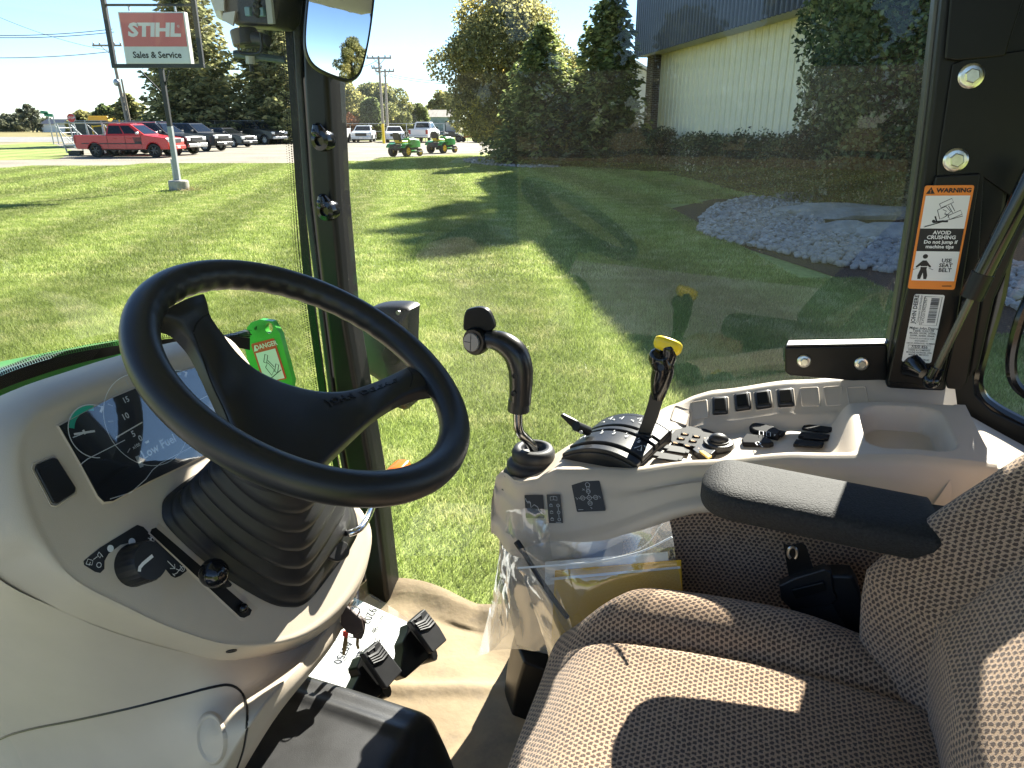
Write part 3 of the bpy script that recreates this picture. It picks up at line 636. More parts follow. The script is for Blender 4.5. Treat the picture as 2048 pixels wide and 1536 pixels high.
# ------------------------------------------------------------------ dealer sign on its pole
sy = U(360, 382, z=0).y
def sp(px, py, dy=0): p = U(px, py, y=sy); return Vector((p.x, sy + dy, p.z))
base_c = sp(358, 372); post_x = base_c.x
sign = thing('dealer_sign', 'red and white chainsaw dealer sign in a black frame on a leaning grey pole', 'sign', (post_x, sy, 0))
CONC = M('concrete', (.36, .34, .30), .9, var=.25, vs=6, bump=.6, bs=30, dist=.01)
MB().lathe([(.26, -.1), (.27, .0), (.265, .26), (.24, .29), (0, .29)], (post_x, sy, 0), (0, 0, 1), 22).build('footing', CONC, sign)
GREYP2 = M('grey_paint', (.30, .32, .34), .5, var=.15, vs=5); BLKP = M('black_sign_paint', (.02, .02, .022), .5, var=.25, vs=6)
top = sp(322, 137)
mid = base_c.lerp(top, .52)
MB().box(((base_c + mid) / 2).to_tuple(), (.062, .062, (mid - base_c).length / 2), (1, 0, 0), (0, 1, 0), (mid - base_c).normalized()).build('lower_pole', GREYP2, sign, bevel=.006)
MB().box(((mid + top) / 2).to_tuple(), (.056, .056, (top - mid).length / 2), (1, 0, 0), (0, 1, 0), (top - mid).normalized()).build('upper_pole', BLKP, sign, bevel=.006)
MB().box((post_x - .09, sy - .02, .55), (.022, .03, .30)).build('conduit', STEEL, sign, bevel=.004)
fl, fr2, fb_ = sp(229, 132), sp(405, 135), sp(316, 132)
fx0, fx1, fz = fl.x, fr2.x, fb_.z; ftop = fz + 2.05
for nm, c, h in (('frame_post', (fx0, sy, (fz + ftop) / 2), (.055, .055, (ftop - fz) / 2 - .05)), ('frame_post', (fx1, sy, (fz + ftop) / 2), (.055, .055, (ftop - fz) / 2 - .05)), ('frame_beam', ((fx0 + fx1) / 2, sy, fz), ((fx1 - fx0) / 2 + .055, .055, .05)),
                 ('frame_beam', ((fx0 + fx1) / 2, sy, sp(300, 10).z), ((fx1 - fx0) / 2 - .055, .025, .028)), ('frame_beam', ((fx0 + fx1) / 2, sy, ftop), ((fx1 - fx0) / 2 - .055, .05, .05))):
    MB().box(c, h).build(nm, BLKP, sign, bevel=.006)
for px in (281, 340): MB().tube([sp(px if px < 300 else px - 2, 142), sp(324 + (px - 310) * .1, 183)], .022, 6).build('brace', BLKP, sign)
bl, br_, tl = sp(254, 128), sp(384, 128), sp(243, 24)
bw = br_.x - bl.x; bh = sp(308, 24).z - bl.z; bcx = (bl.x + br_.x) / 2; bcz = bl.z + bh / 2
box_ = MB().box((bcx, sy + .06, bcz), (bw / 2, .11, bh / 2)).build('sign_box', M('sign_aluminium', (.62, .62, .58), .4, .3), sign, bevel=.01)
FADE = M('faded_red_face', (.52, .13, .12), .35, var=.06, vs=2); WFACE = M('pale_sign_face', (.55, .58, .60), .35, var=.05, vs=2); LETW = M('pale_letters', (.62, .60, .62), .4)
redh = bh * .655
ff = Fr((bcx, sy - .055, bcz), (1, 0, 0), (0, 0, 1), (0, -1, 0))
MB().box((bcx, sy - .054, bcz + bh / 2 - redh / 2 - .02), (bw / 2 - .035, .004, redh / 2 - .01)).build('red_face', FADE, box_, smooth=False)
MB().box((bcx, sy - .054, bcz - bh / 2 + (bh - redh) / 2 + .005), (bw / 2 - .035, .004, (bh - redh) / 2 - .02)).build('white_face', WFACE, box_, smooth=False)
text('lettering', 'STIHL', Fr((bcx, sy - .059, bcz + bh * .145), (1, 0, 0), (0, 0, 1), (0, -1, 0)), .43, LETW, box_, off=.020, shear=.14, sx=1.28, spacing=.96, ext=.002)
text('registered_mark', '®', Fr((bcx + bw * .385, sy - .059, bcz + bh * .22), (1, 0, 0), (0, 0, 1), (0, -1, 0)), .09, LETW, box_, ext=.001)
text('lettering', 'Sales & Service', Fr((bcx, sy - .059, bcz - bh * .33), (1, 0, 0), (0, 0, 1), (0, -1, 0)), .215, M('black_letters', (.012, .012, .012), .5), box_, off=.006, sx=.98, ext=.001)
for px in (258, 350): 
    q = sp(px, 16); MB().box((q.x, sy, q.z), (.02, .02, .07)).build('hanger', STEEL, sign)
# straw around the footing
mb = MB()
for i in range(160):
    a = random.uniform(0, 6.3); q = Vector((post_x + .22 + random.gauss(0, .22), sy - .05 + random.gauss(0, .16), .03)); mb.tube([q, q + Vector((math.cos(a) * .12, math.sin(a) * .12, random.uniform(.0, .10)))], .004, 3, caps=False)
tag(mb.build('dry_grass', M('straw', (.50, .40, .20), .8), None, smooth=False), 'tuft of dry straw beside the sign footing', 'dry grass', kind='stuff')

# ------------------------------------------------------------------ utility poles and lines
WOOD = M('weathered_pole_wood', (.30, .26, .21), .85, var=.25, vs=6, streak=(6, 6, .5)); WIRE = M('wire', (.03, .03, .035), .6); CERAM = M('insulator', (.25, .22, .2), .3)
def pole(label, pxb, pxt, pyt, D, arms, r=.15, lean_top=None, group=None):
    b = at(pxb, D); t = U(pxt, pyt, y=D); p = thing('utility_pole', label, 'utility pole', (b[0], D, 0), group)
    MB().tube([(b[0], D, -.1), (t.x, D, t.z)], [r, r * .62], 9).build('pole', WOOD, p)
    for (dz, w, dx) in arms:
        z = t.z - dz; x = t.x + dx
        MB().box((x, D - .15, z), (w / 2, .06, .07)).build('crossarm', WOOD, p, smooth=False)
        mb = MB()
        for k in (-.92, -.5, .5, .92): mb.lathe([(.05, 0), (.07, .06), (.05, .16), (.02, .2)], (x + k * w / 2, D - .15, z + .07), (0, 0, 1), 8)
        mb.build('insulator', CERAM, p)
        for s in (-1, 1): MB().tube([(x + s * w * .22, D - .13, z - .06), (x, D - .13, z - .55)], .03, 5).build('brace', WOOD, p)
    return p, t
DP = 70
pA, tA = pole('taller utility pole with crossarm behind the parked white cars', 766, 757, 112, DP, [(.18, 2.2, .05), (1.0, .9, -.2)], group='utility poles by the white cars')
pB, tB = pole('shorter utility pole just right of the taller one', 774, 770, 138, DP + 5, [(.22, 1.8, 0)], group='utility poles by the white cars')
MB().tube([(at(766, DP)[0], DP - .17, .0), (at(765.6, DP)[0], DP - .17, 1.7)], .12, 8).build('guard', YELLOWP, pA)
pC, tC = pole('tall leaning utility pole seen through the sign frame', 257, 208, 30, 68, [(2.35, 2.5, -.1)], r=.17, group='utility poles behind the sign')
pD, tD = pole('bare shorter pole beside the tall pole behind the sign', 261, 243, 158, 70, [], r=.13, group='utility poles behind the sign')
MB().sphere((U(233, 165, y=67.8)), .28, 10, 6, (1, .8, 1.1)).build('transformer', STEEL, pC)
def wire(label, a, b, sag=.5, r=.022):
    a, b = Vector(a), Vector(b); P = [a.lerp(b, i / 14) - Vector((0, 0, sag * 4 * (i / 14) * (1 - i / 14))) for i in range(15)]
    tag(MB().tube(P, r, 5).build('power_line', WIRE), label, 'power line', 'power lines')
for i, (ya, yb, lab) in enumerate([(70, 60, 'upper overhead wire reaching the left picture edge'), (74, 66, 'second overhead wire just under the upper one at the left'), (115, 104, 'lowest overhead wire running left from the leaning pole')]):
    wire(lab, U(-60, ya, y=60), U(225 + i * 3, yb - 2, y=68), .2, .028)
wire('slanting wire crossing the left corner of the sky', U(0, 35, y=66), U(225, 102, y=68), .3, .016)
wire('thin wire right of the poles, upper of two reaching the maple', U(778, 148, y=DP + 4), U(905, 163, y=60), .15)
wire('thin wire right of the poles, lower of two reaching the maple', U(778, 152, y=DP + 4), U(905, 168, y=60), .15)
wire('guy wire slanting down right from the shorter pole', U(782, 152, y=DP + 4), U(832, 214, y=DP + 18), .0)
wire('fainter guy wire left of the other slanting one', U(776, 152, y=DP + 4), U(818, 216, y=DP + 18), .0, .015)
wire('wire drooping left from the taller pole to the mirror', U(757, 118, y=DP), U(700, 132, y=DP + 2), .3)
# back fence: posts and rails
fen = thing('rail_fence', 'long low pipe fence behind the parked white cars', 'fence', (-8, 78, 0))
for i in range(18):
    x = -24 + i * 1.9
    MB().tube([(x, 78, 0), (x, 78, 1.75 if i % 2 else 1.5)], .045, 6).build('post', STEEL, fen)
for z in (.95, 1.7): MB().tube([(-24, 77.95, z), (9, 77.95, z)], .03, 5).build('rail', STEEL, fen)
fe2 = thing('yard_fence', 'dark mesh yard fence behind the black pickups', 'fence', (-31, 69, 0))
for i in range(13):
    x = -40 + i * 1.5; MB().tube([(x, 69 - i * .1 + .6, 0), (x, 69.6 - i * .1, 2.0)], .035, 6).build('post', STEEL, fe2)
MB().box((-31, 69.1, 1.05), (9, .02, .85), Vector((15, -1, 0)).normalized(), Vector((1, 15, 0)).normalized(), (0, 0, 1)).build('mesh', M('fence_mesh', (.05, .055, .05), .7, var=.4, vs=3), fe2, smooth=False)
MB().tube([(-40, 69.5, 1.95), (-22, 68.3, 1.95)], .025, 5).build('rail', STEEL, fe2)
# street name sign, stop sign
GREEN_S = M('sign_green', (.02, .22, .12), .5)
st = thing('street_sign', 'two green street name blades on a pair of slim posts beyond the verge', 'street sign', (*at(97, 66), 0))
for px, D, zt in ((99, 66, 226), (109, 67, 228)):
    x = at(px, D)[0]; MB().tube([(x, D, 0), (x, D, hpx(px, zt, D))], .05, 6).build('post', STEEL, st)
for (a, c) in (((81, 224), (96, 226)), ((88, 229), (105, 231))):
    p, q = U(*a, y=65.8), U(*c, y=65.8); MB().box(((p + q) / 2).to_tuple(), ((q - p).length / 2, .015, .13), (q - p).normalized(), (0, 1, 0), (0, 0, 1)).build('name_blade', GREEN_S, st, smooth=False)
so = thing('stop_sign', 'red octagonal stop sign behind the trailer', 'stop sign', (*at(146, 62), 0)); sx = at(145, 62)[0]; sz = hpx(143, 236, 62)
MB().tube([(sx, 62, 0), (sx, 62, sz + .3)], .04, 6).build('post', STEEL, so)
oc = lambda r, y: [Vector((sx + r * math.sin(rad(22.5 + 45 * k)), y, sz + r * math.cos(rad(22.5 + 45 * k)))) for k in range(8)]
MB().prism(oc(.36, 61.94), (0, .02, 0)).build('rim', WHITEP, so, smooth=False); pl = MB().prism(oc(.335, 61.925), (0, .012, 0)).build('face', REDP, so, smooth=False)
text('lettering', 'STOP', Fr((sx, 61.92, sz), (1, 0, 0), (0, 0, 1), (0, -1, 0)), .26, WHITEP, pl, off=.004, ext=.001)
# ================================================================== VEHICLES (built at the origin: +x forward, +y left)
TYRE = M('tyre', (.02, .02, .02), .8, var=.2, vs=9, bump=.3, bs=60); RIMD = M('dark_rim', (.06, .06, .065), .35, .6); RIMS = M('silver_rim', (.5, .5, .5), .35, .8)
VGLASS = M('tinted_car_glass', (.008, .010, .012), .08, spec=.35); LAMP = M('headlamp', (.7, .72, .75), .15, .3); TAIL = M('tail_lamp', (.35, .02, .02), .25); TRIM = M('black_trim', (.015, .015, .016), .5)
def paint(n, c, coat=.35): return M(n, c, .35, .0, .4, coat=coat, var=.03, vs=2)
RED = paint('red_paint', (.55, .014, .007)); BLK = paint('black_paint', (.006, .0065, .008)); WHT = paint('white_paint', (.74, .74, .74)); SIL = paint('pale_silver_paint', (.55, .60, .64)); GRYV = paint('dark_grey_paint', (.03, .032, .036))
def arc(cx, cz, r, a0, a1, n=9): return [(cx + r * math.cos(rad(a0 + (a1 - a0) * i / n)), cz + r * math.sin(rad(a0 + (a1 - a0) * i / n))) for i in range(n + 1)]
def wheel(t, x, y, r, side, rim, w=.26, spokes=6):
    c = Vector((x, y, r)); ax = Vector((0, side, 0))
    o = MB().lathe([(r * .62, -w / 2), (r * .9, -w / 2), (r, -w * .36), (r, w * .36), (r * .9, w / 2), (r * .66, w / 2), (r * .62, w * .2)], c, ax, 26, cap=False).build('wheel', TYRE, t)
    mb = MB().lathe([(r * .65, w * .42), (r * .62, w * .46), (r * .56, w * .3), (r * .5, w * .05), (0, w * .05)], c, ax, 22, cap=False)
    mb.lathe([(r * .16, w * .1), (r * .15, w * .42), (0, w * .44)], c, ax, 12, cap=False)
    for k in range(spokes):
        a = 2 * math.pi * k / spokes; d = Vector((math.cos(a), 0, math.sin(a))); q = Vector((-math.sin(a), 0, math.cos(a)))
        mb.box(c + d * r * .36 + ax * w * .3, (r * .25, r * .085, w * .07), d, q, ax)
    mb.build('rim', rim, o)
def vehicle(name, label, cat, kind, pm, rim=RIMS, group=None, stripe=False):
    t = thing(name, label, cat, (0, 0, 0), group)
    P = {'pickup': dict(L0=-2.95, L1=2.95, W=.98, r=.40, fa=1.98, ra=-1.70, hood=1.15, cowl=1.30, belt=1.30, cx0=-.95, cx1=1.50, rx0=-.80, rx1=.62, roof=1.93, bed=1.28, base=.48),
         'suv': dict(L0=-2.5, L1=2.5, W=.97, r=.40, fa=1.58, ra=-1.42, hood=1.12, cowl=1.24, belt=1.24, cx0=-2.40, cx1=1.15, rx0=-2.1, rx1=.35, roof=1.86, bed=None, base=.42),
         'sedan': dict(L0=-2.3, L1=2.35, W=.90, r=.33, fa=1.42, ra=-1.33, hood=.88, cowl=1.0, belt=1.0, cx0=-1.95, cx1=1.05, rx0=-1.15, rx1=.25, roof=1.46, bed=None, base=.30),
         'minivan': dict(L0=-2.4, L1=2.4, W=.95, r=.34, fa=1.5, ra=-1.45, hood=1.0, cowl=1.12, belt=1.12, cx0=-2.35, cx1=1.35, rx0=-2.1, rx1=.40, roof=1.74, bed=None, base=.30)}[kind]
    g = P; r = g['r']; aw = r + .07; zr = g['bed'] or g['belt']
    prof = [(g['L1'] - .06, g['base']), (g['L1'], g['base'] + .12), (g['L1'] - .02, g['hood'] - .2), (g['L1'] - .16, g['hood'] - .02), (g['cx1'] + .55, g['hood'] + .06), (g['cx1'], g['cowl']), (g['cx0'], zr), (g['L0'] + .05, zr - (.0 if g['bed'] else .06)), (g['L0'], zr - .12), (g['L0'] + .02, g['base'] + .14), (g['L0'] + .1, g['base'])]
    prof += arc(g['ra'], r, aw, 180 - math.degrees(math.asin((g['base'] - r) / aw)), math.degrees(math.asin((g['base'] - r) / aw))) + arc(g['fa'], r, aw, 180 - math.degrees(math.asin((g['base'] - r) / aw)), math.degrees(math.asin((g['base'] - r) / aw)))
    W = g['W']
    def ring(y, s): return [Vector((x, y, z)) for x, z in prof]
    mb = MB(); n = len(prof); cz = .85
    secs = [(-W, .0), (-W + .05, .0), (W - .05, .0), (W, .0)]
    rings = []
    for y, _ in secs: rings.append([Vector((x * (1 if abs(y) < W - .01 else .992), y * (1.0 if z < zr - .25 else .975), z - (0 if abs(y) < W - .01 else .012 * (z > zr - .3)))) for x, z in prof])
    mb.loft(rings, True, True, True)
    body = mb.build('body', pm, t, sharp=28, bevel=.02)
    # greenhouse
    wb, wt = W - .07, W - .24; b0 = zr - .02
    lo = [Vector((g['cx1'], -wb, g['cowl'] - .02)), Vector((g['cx1'], wb, g['cowl'] - .02)), Vector((g['cx0'], wb, b0)), Vector((g['cx0'], -wb, b0))]
    hi = [Vector((g['rx1'], -wt, g['roof'] - .04)), Vector((g['rx1'], wt, g['roof'] - .04)), Vector((g['rx0'], wt, g['roof'] - .04)), Vector((g['rx0'], -wt, g['roof'] - .04))]
    hh = [Vector((v.x * .9 + .1 * (g['rx0'] + g['rx1']) / 2, v.y * .9, g['roof'])) for v in hi]
    MB().loft([lo, hi, hh], True, False, True).build('cabin', pm, t, sharp=30, bevel=.03)
    def pane(nm, q0, q1, q2, q3, out, m=VGLASS):
        o = Vector(out) * .012; MB().add([q0 + o, q1 + o, q2 + o, q3 + o], [(0, 1, 2, 3)]).build(nm, m, t, smooth=False)
    L_ = lambda a, b, k: a.lerp(b, k)
    def inset(a, b, c, d, x0, x1, y0, y1):     # a,b bottom; d,c top
        f = lambda x, y: L_(L_(a, b, x), L_(d, c, x), y); return f(x0, y0), f(x1, y0), f(x1, y1), f(x0, y1)
    pane('windshield', *inset(lo[0], lo[1], hi[1], hi[0], .06, .94, .1, .93), (.8, 0, .6))
    pane('rear_window', *inset(lo[3], lo[2], hi[2], hi[3], .1, .9, .2, .9), (-.9, 0, .4))
    for s, (a, b, c, d) in ((1, (lo[2], lo[1], hi[1], hi[2])), (-1, (lo[3], lo[0], hi[0], hi[3]))):
        cuts = [(.05, .47), (.51, .86)] if kind == 'pickup' else [(.04, .27), (.30, .56), (.59, .87)]
        for x0, x1 in cuts: pane('side_window', *inset(a, b, c, d, x0, x1, .14, .88), (0, s, .25))
    for s in (-1, 1):
        for ax, in ((g['fa'],), (g['ra'],)): wheel(t, ax, s * (W - .14), r, s, rim)
        MB().box((g['cx1'] - .35, s * (W + .09), g['belt'] + .10), (.06, .11, .075)).build('mirror', TRIM if pm is not RED else RIMS, t, bevel=.02)
        MB().box((g['L1'] - .12, s * (W - .22), g['hood'] - .17), (.13, .19, .10)).build('headlight', LAMP, t, bevel=.03)
        MB().box((g['L0'] + .05, s * (W - .12), zr - .28), (.07, .115, .2 if kind == 'pickup' else .12)).build('tail_light', TAIL, t, bevel=.02)
        for hx_ in ((.55, -.35) if kind == 'pickup' else (.2, -.8)): MB().box((hx_, s * (W + .006), g['belt'] - .2), (.10, .018, .022)).build('door_handle', pm, t, bevel=.006)
        mb = MB()
        for dx in ((1.28, .28, -.85) if kind == 'pickup' else (1.0, .0, -1.0)): mb.box((dx, s * (W + .0), (g['base'] + g['belt']) / 2), (.008, .004, (g['belt'] - g['base']) / 2 - .04))
        mb.build('door_seam', TRIM, t, smooth=False)
        for ax in (g['fa'], g['ra']):
            P2 = [Vector((x, s * (W + .004), z)) for x, z in arc(ax, r, aw + .02, 172, 8, 12)]; MB().tube(P2, .03, 6).build('arch_trim', TRIM if pm is not RED else pm, t)
    MB().box((g['L1'] - .02, 0, g['hood'] - .20), (.05, W * .55, .12)).build('grille', TRIM, t, bevel=.02)
    MB().box((g['L1'] + .02, 0, g['base'] + .10), (.09, W * .93, .11)).build('front_bumper', RIMS if kind == 'pickup' and pm is not RED else pm, t, bevel=.04)
    MB().box((g['L0'] - .03, 0, g['base'] + .12), (.08, W * .93, .09)).build('rear_bumper', RIMS if kind == 'pickup' else pm, t, bevel=.03)
    MB().box((g['L1'] + .115, 0, g['base'] + .12), (.006, .15, .07)).build('number_plate', WHITEP, t, smooth=False)
    MB().box((0, 0, g['base'] - .02), (g['L1'] - .75, W - .12, .05)).build('underbody', TRIM, t, smooth=False)
    if g['bed']:
        MB().box(((g['cx0'] + g['L0']) / 2 - .02, 0, zr + .004), ((g['cx0'] - g['L0']) / 2 - .14, W - .14, .004)).build('bed_cover', TRIM, t, smooth=False)
        MB().box((g['L0'] - .012, 0, zr - .30), (.012, W - .26, .24)).build('tailgate', pm, t, bevel=.012)
    if stripe:
        for s in (-1, 1):
            mb = MB().box((-.6, s * (W + .004), .80), (1.9, .003, .028))
            for k in range(6): mb.box((1.02 + .01 * k, s * (W + .0045), 1.13 - .055 * k), (.26 - .01 * k, .003, .018 + .004 * (k > 3) * 2), (1, 0, .0), (0, 1, 0), (.25, 0, 1))
            mb.build('side_graphic', TRIM, t, smooth=False)
    return t
def place(t, px, py, heading, scale=1.0, off=(0, 0)):
    x, y = gx(px, py); t.location = (x + off[0], y + off[1], 0); t.rotation_euler = (0, 0, rad(heading)); t.scale = (scale,) * 3
DRK = paint('charcoal_paint', (.012, .013, .015))
v = vehicle('pickup_truck', 'red crew cab pickup with dark side graphics, nearest in the car park', 'pickup truck', 'pickup', RED, RIMD, 'pickups and cars in the left row', True); place(v, 250, 315, -4, .90, (0, .85))
v = vehicle('pickup_truck', 'black pickup with bright chrome nose directly behind the red one', 'pickup truck', 'pickup', BLK, RIMS, 'pickups and cars in the left row'); place(v, 308, 310, -14, .93, (-.2, 1.1))
v = vehicle('suv', 'black full size suv, second behind the red pickup', 'suv', 'suv', BLK, RIMS, 'pickups and cars in the left row'); place(v, 378, 302.5, -16, .95, (0, 1.0))
v = vehicle('sedan', 'black sedan between the suv and the last black pickup', 'car', 'sedan', DRK, RIMS, 'pickups and cars in the left row'); place(v, 445, 294.5, -22, .97, (0, 1.0))
v = vehicle('pickup_truck', 'black pickup at the far end of the row beside the window pillar', 'pickup truck', 'pickup', DRK, RIMS, 'pickups and cars in the left row'); place(v, 500, 288.5, -28, .97, (.3, 1.0))
v = vehicle('pickup_truck', 'white pickup facing us, cut by the window pillar', 'pickup truck', 'pickup', WHT, RIMS, 'white vehicles facing the lot'); place(v, 672, 286, -88, 1.0)
v = vehicle('sedan', 'pale silver sedan facing us left of the utility poles', 'car', 'sedan', SIL, RIMS, 'white vehicles facing the lot'); place(v, 729, 284, -86, 1.05)
v = vehicle('sedan', 'white sedan facing us right of the utility poles', 'car', 'sedan', WHT, RIMS, 'white vehicles facing the lot'); place(v, 789, 284, -78, 1.0)
v = vehicle('pickup_truck', 'white pickup seen from behind near the mowers', 'pickup truck', 'pickup', WHT, RIMS, 'white vehicles facing the lot'); place(v, 850, 284, 84, .96)
# school bus
BUSY = M('bus_yellow', (.75, .42, .02), .4); bx, by_ = at(196, 92)
bus = thing('school_bus', 'yellow school bus front beyond the trailer', 'school bus', (bx, by_, 0)); bz = hpx(196, 232, 92)
MB().box((bx, by_ + 4, bz / 2 + .3), (1.2, 4, bz / 2 - .3)).build('body', BUSY, bus, bevel=.15)
MB().box((bx, by_ - .9, 1.0), (1.0, 1.0, .5)).build('hood', BUSY, bus, bevel=.1); MB().box((bx, by_ - .02, bz - 1.0), (1.05, .03, .45)).build('windshield', VGLASS, bus, smooth=False)
for s in (-1, 1): wheel(bus, bx + s * 1.0, by_ - .6, .48, s, RIMD)
for s in (-1, 1): MB().lathe([(.11, 0), (.11, .03), (0, .03)], (bx + s * .7, by_ - 1.9, 1.0), (0, -1, 0), 10).build('headlight', LAMP, bus)
# yellow machine frame beyond the trailer
yx = at(206, 60)[0]; ym = thing('implement', 'yellow tube framed implement standing beyond the red pickup bed', 'farm implement', (yx, 60, 0))
for i, (a, b_) in enumerate([((-.9, 0, .2), (-.9, 0, 1.6)), ((.9, 0, .2), (.9, 0, 1.7)), ((-.9, 0, 1.5), (1.3, 0, 1.7)), ((-.9, 0, .8), (.9, 0, 1.0)), ((-.2, 0, .3), (.1, 0, 1.6)), ((1.2, 0, 1.2), (1.3, 0, 2.0))]):
    MB().tube([Vector((yx, 60, 0)) + Vector(a), Vector((yx, 60, 0)) + Vector(b_)], .06, 6).build('frame_tube', BUSY, ym)
# tall-sided trailer behind the red pickup
ALU = M('trailer_frame', (.40, .42, .42), .5, .4, var=.2, vs=4)
y0 = gx(123, 317)[1] + 3.4; x0 = at(121, y0)[0]; tr = thing('trailer', 'silver open trailer with tall lattice ramp behind the red pickup', 'trailer', (x0 + 3, y0 + 1, 0))
def tb(a, b, r=.035, nm='rail'): MB().tube([Vector(a), Vector(b)], r, 6).build(nm, ALU, tr)
zt = hpx(110, 246, y0); xr = x0 - .25
for dy in (0, 1.7):
    tb((x0 + .05, y0 + dy, .15), (xr, y0 + dy, zt), .045, 'ramp_post'); tb((xr, y0 + dy, zt), (x0 + 5.4, y0 + dy, zt + .05), .035); tb((x0, y0 + dy, .55), (x0 + 5.4, y0 + dy, .55), .05)
    for k in range(1, 6): tb((x0 + k * .95 - .35, y0 + dy, .55), (x0 + k * .95 - .5, y0 + dy, zt), .03, 'stake'); tb((x0 + k * .95 - 1.35, y0 + dy, zt - .1), (x0 + k * .95 - .4, y0 + dy, .6), .022, 'diagonal')
for k in range(7): tb((x0 - .25 + .3 * (1 - k / 6.), y0, .2 + k * (zt - .2) / 6), (x0 - .25 + .3 * (1 - k / 6.), y0 + 1.7, .2 + k * (zt - .2) / 6), .022, 'rung')
MB().box((x0 + 2.6, y0 + .85, .56), (2.7, .86, .03)).build('deck', ALU, tr, smooth=False)
for s in (0, 1): wheel(tr, x0 + 2.2, y0 + .05 + s * 1.6, .33, -1 + 2 * s, RIMS); wheel(tr, x0 + 3.0, y0 + .05 + s * 1.6, .33, -1 + 2 * s, RIMS)
MB().tube([(x0 + 5.3, y0 + .85, .5), (x0 + 6.6, y0 + .85, .5)], .06, 6).build('tongue', TRIM, tr); MB().box((x0 + .55, y0, .16), (.35, .2, .12)).build('ramp_foot', TRIM, tr, bevel=.03)
# ------------------------------------------------------------------ lawn tractors seen from behind
JG = paint('tractor_green', (.03, .24, .035)); JY = paint('tractor_yellow', (.80, .55, .02)); SEATB = M('black_vinyl', (.02, .02, .02), .5)
def mower(label, px, py, hd):
    t = thing('lawn_tractor', label, 'lawn tractor', (0, 0, 0), 'green lawn tractors at the lawn edge')
    for s in (-1, 1):
        wheel(t, -.42, s * .42, .27, s, JY, .24, 5); wheel(t, .78, s * .36, .19, s, JY, .16, 5)
        MB().loft([[Vector((x, s * .36 + y, z)) for y, z in ((-.22, z0), (.2, z0), (.2, z0 - .05), (-.22, z0 - .05))] for x, z0 in ((-.78, .48), (-.66, .60), (-.4, .66), (-.1, .62), (.1, .50))], True, True, True).build('fender', JG, t, sharp=50)
    MB().loft([[Vector((x, y, z)) for y, z in ((-w, .42), (w, .42), (w, h * .92), (w * .7, h), (-w * .7, h), (-w, h * .92))] for x, w, h in ((.18, .25, .86), (.5, .27, .88), (.95, .25, .80), (1.12, .20, .70))], True, True, True).build('hood', JG, t, sharp=30, bevel=.02)
    MB().box((.1, 0, .40), (.8, .22, .10)).build('chassis', TRIM, t, bevel=.03); MB().box((-.72, 0, .46), (.06, .36, .12)).build('rear_plate', TRIM, t, bevel=.03)
    MB().box((-.25, 0, .70), (.24, .24, .06)).build('seat_base', JY, t, bevel=.04)
    o = MB().loft([[Vector((-.5 - .16 * k, y * w, .72 + .42 * k)) + Vector((dx, 0, 0)) for dx, y in ((0, -1), (0, 1), (-.09, .8), (-.09, -.8))] for k, w in ((0, .22), (.35, .25), (.8, .24), (1, .17))], True, True, True).build('seat_back', SEATB, t, bevel=.03)
    MB().loft([[Vector((-.60 - .16 * k, y * w, .72 + .42 * k)) + Vector((dx, 0, 0)) for dx, y in ((0, -1), (0, 1), (-.02, 1), (-.02, -1))] for k, w in ((.02, .12), (.16, .13))], True, True, True).build('yellow_panel', JY, o)
    MB().tube([(.28, 0, .82), (.14, 0, 1.0)], .025, 6).build('steering_column', TRIM, t)
    a = Vector((.14, 0, 1.0)); u = Vector((.75, 0, .65)); MB().tube([a + (u * math.cos(k * math.pi / 8) + Vector((0, 1, 0)) * math.sin(k * math.pi / 8)) * .17 for k in range(16)], .018, 6, closed=True).build('steering_wheel', TRIM, t)
    MB().lathe([(.0, .0), (.34, 0), (.46, -.02), (.48, -.12), (0, -.12)], (.25, 0, .30), (0, 0, 1), 20).build('mower_deck', JG, t); MB().box((.30, -.62, .24), (.2, .17, .025)).build('discharge_chute', TRIM, t, bevel=.01)
    x, y = gx(px, py); t.location = (x, y, 0); t.rotation_euler = (0, 0, rad(hd)); t.scale = (1.12,) * 3
mower('green lawn tractor parked at the lawn edge, left and slightly nearer one', 810, 313, 62)
mower('green lawn tractor parked at the lawn edge, right one beside the stone bed', 883, 306, 60)
# side by side utility vehicle and odd machines in the far lot
ux, uy = gx(906, 284); utv = thing('utility_vehicle', 'dark roofed utility vehicle facing us right of the white pickup', 'utility vehicle', (ux, uy, 0)); o = Vector((ux, uy, 0))
for s in (-1, 1):
    for yy in (-1.0, 1.0): wheel(utv, ux + s * .62, uy + yy, .33, s, RIMD)
    for yy in (-.5, .9): MB().tube([o + Vector((s * .68, yy, .9)), o + Vector((s * .6, yy + .2, 1.9))], .035, 6).build('roll_bar', TRIM, utv)
    MB().box(o + Vector((s * .45, -1.42, .85)), (.14, .03, .07)).build('headlight', LAMP, utv)
MB().box(o + Vector((0, -.9, .78)), (.62, .5, .22)).build('hood', GRYV, utv, bevel=.06); MB().box(o + Vector((0, .4, .6)), (.68, 1.2, .14)).build('chassis', TRIM, utv, bevel=.04)
MB().box(o + Vector((0, .3, 1.92)), (.68, .75, .04)).build('roof', GRYV, utv, bevel=.03); MB().box(o + Vector((0, -.42, 1.4)), (.6, .015, .42), (1, 0, 0), (0, 1, .25), (0, -.25, 1)).build('windshield', M('pale_windscreen', (.35, .37, .38), .1), utv, smooth=False)
mx, my = gx(938, 284); mc = thing('small_machine', 'small machine with orange parts and a white board behind it', 'machine', (mx, my, 0)); o = Vector((mx, my, 0))
for s in (-1, 1): wheel(mc, mx + s * .55, my, .25, s, RIMD, .2)
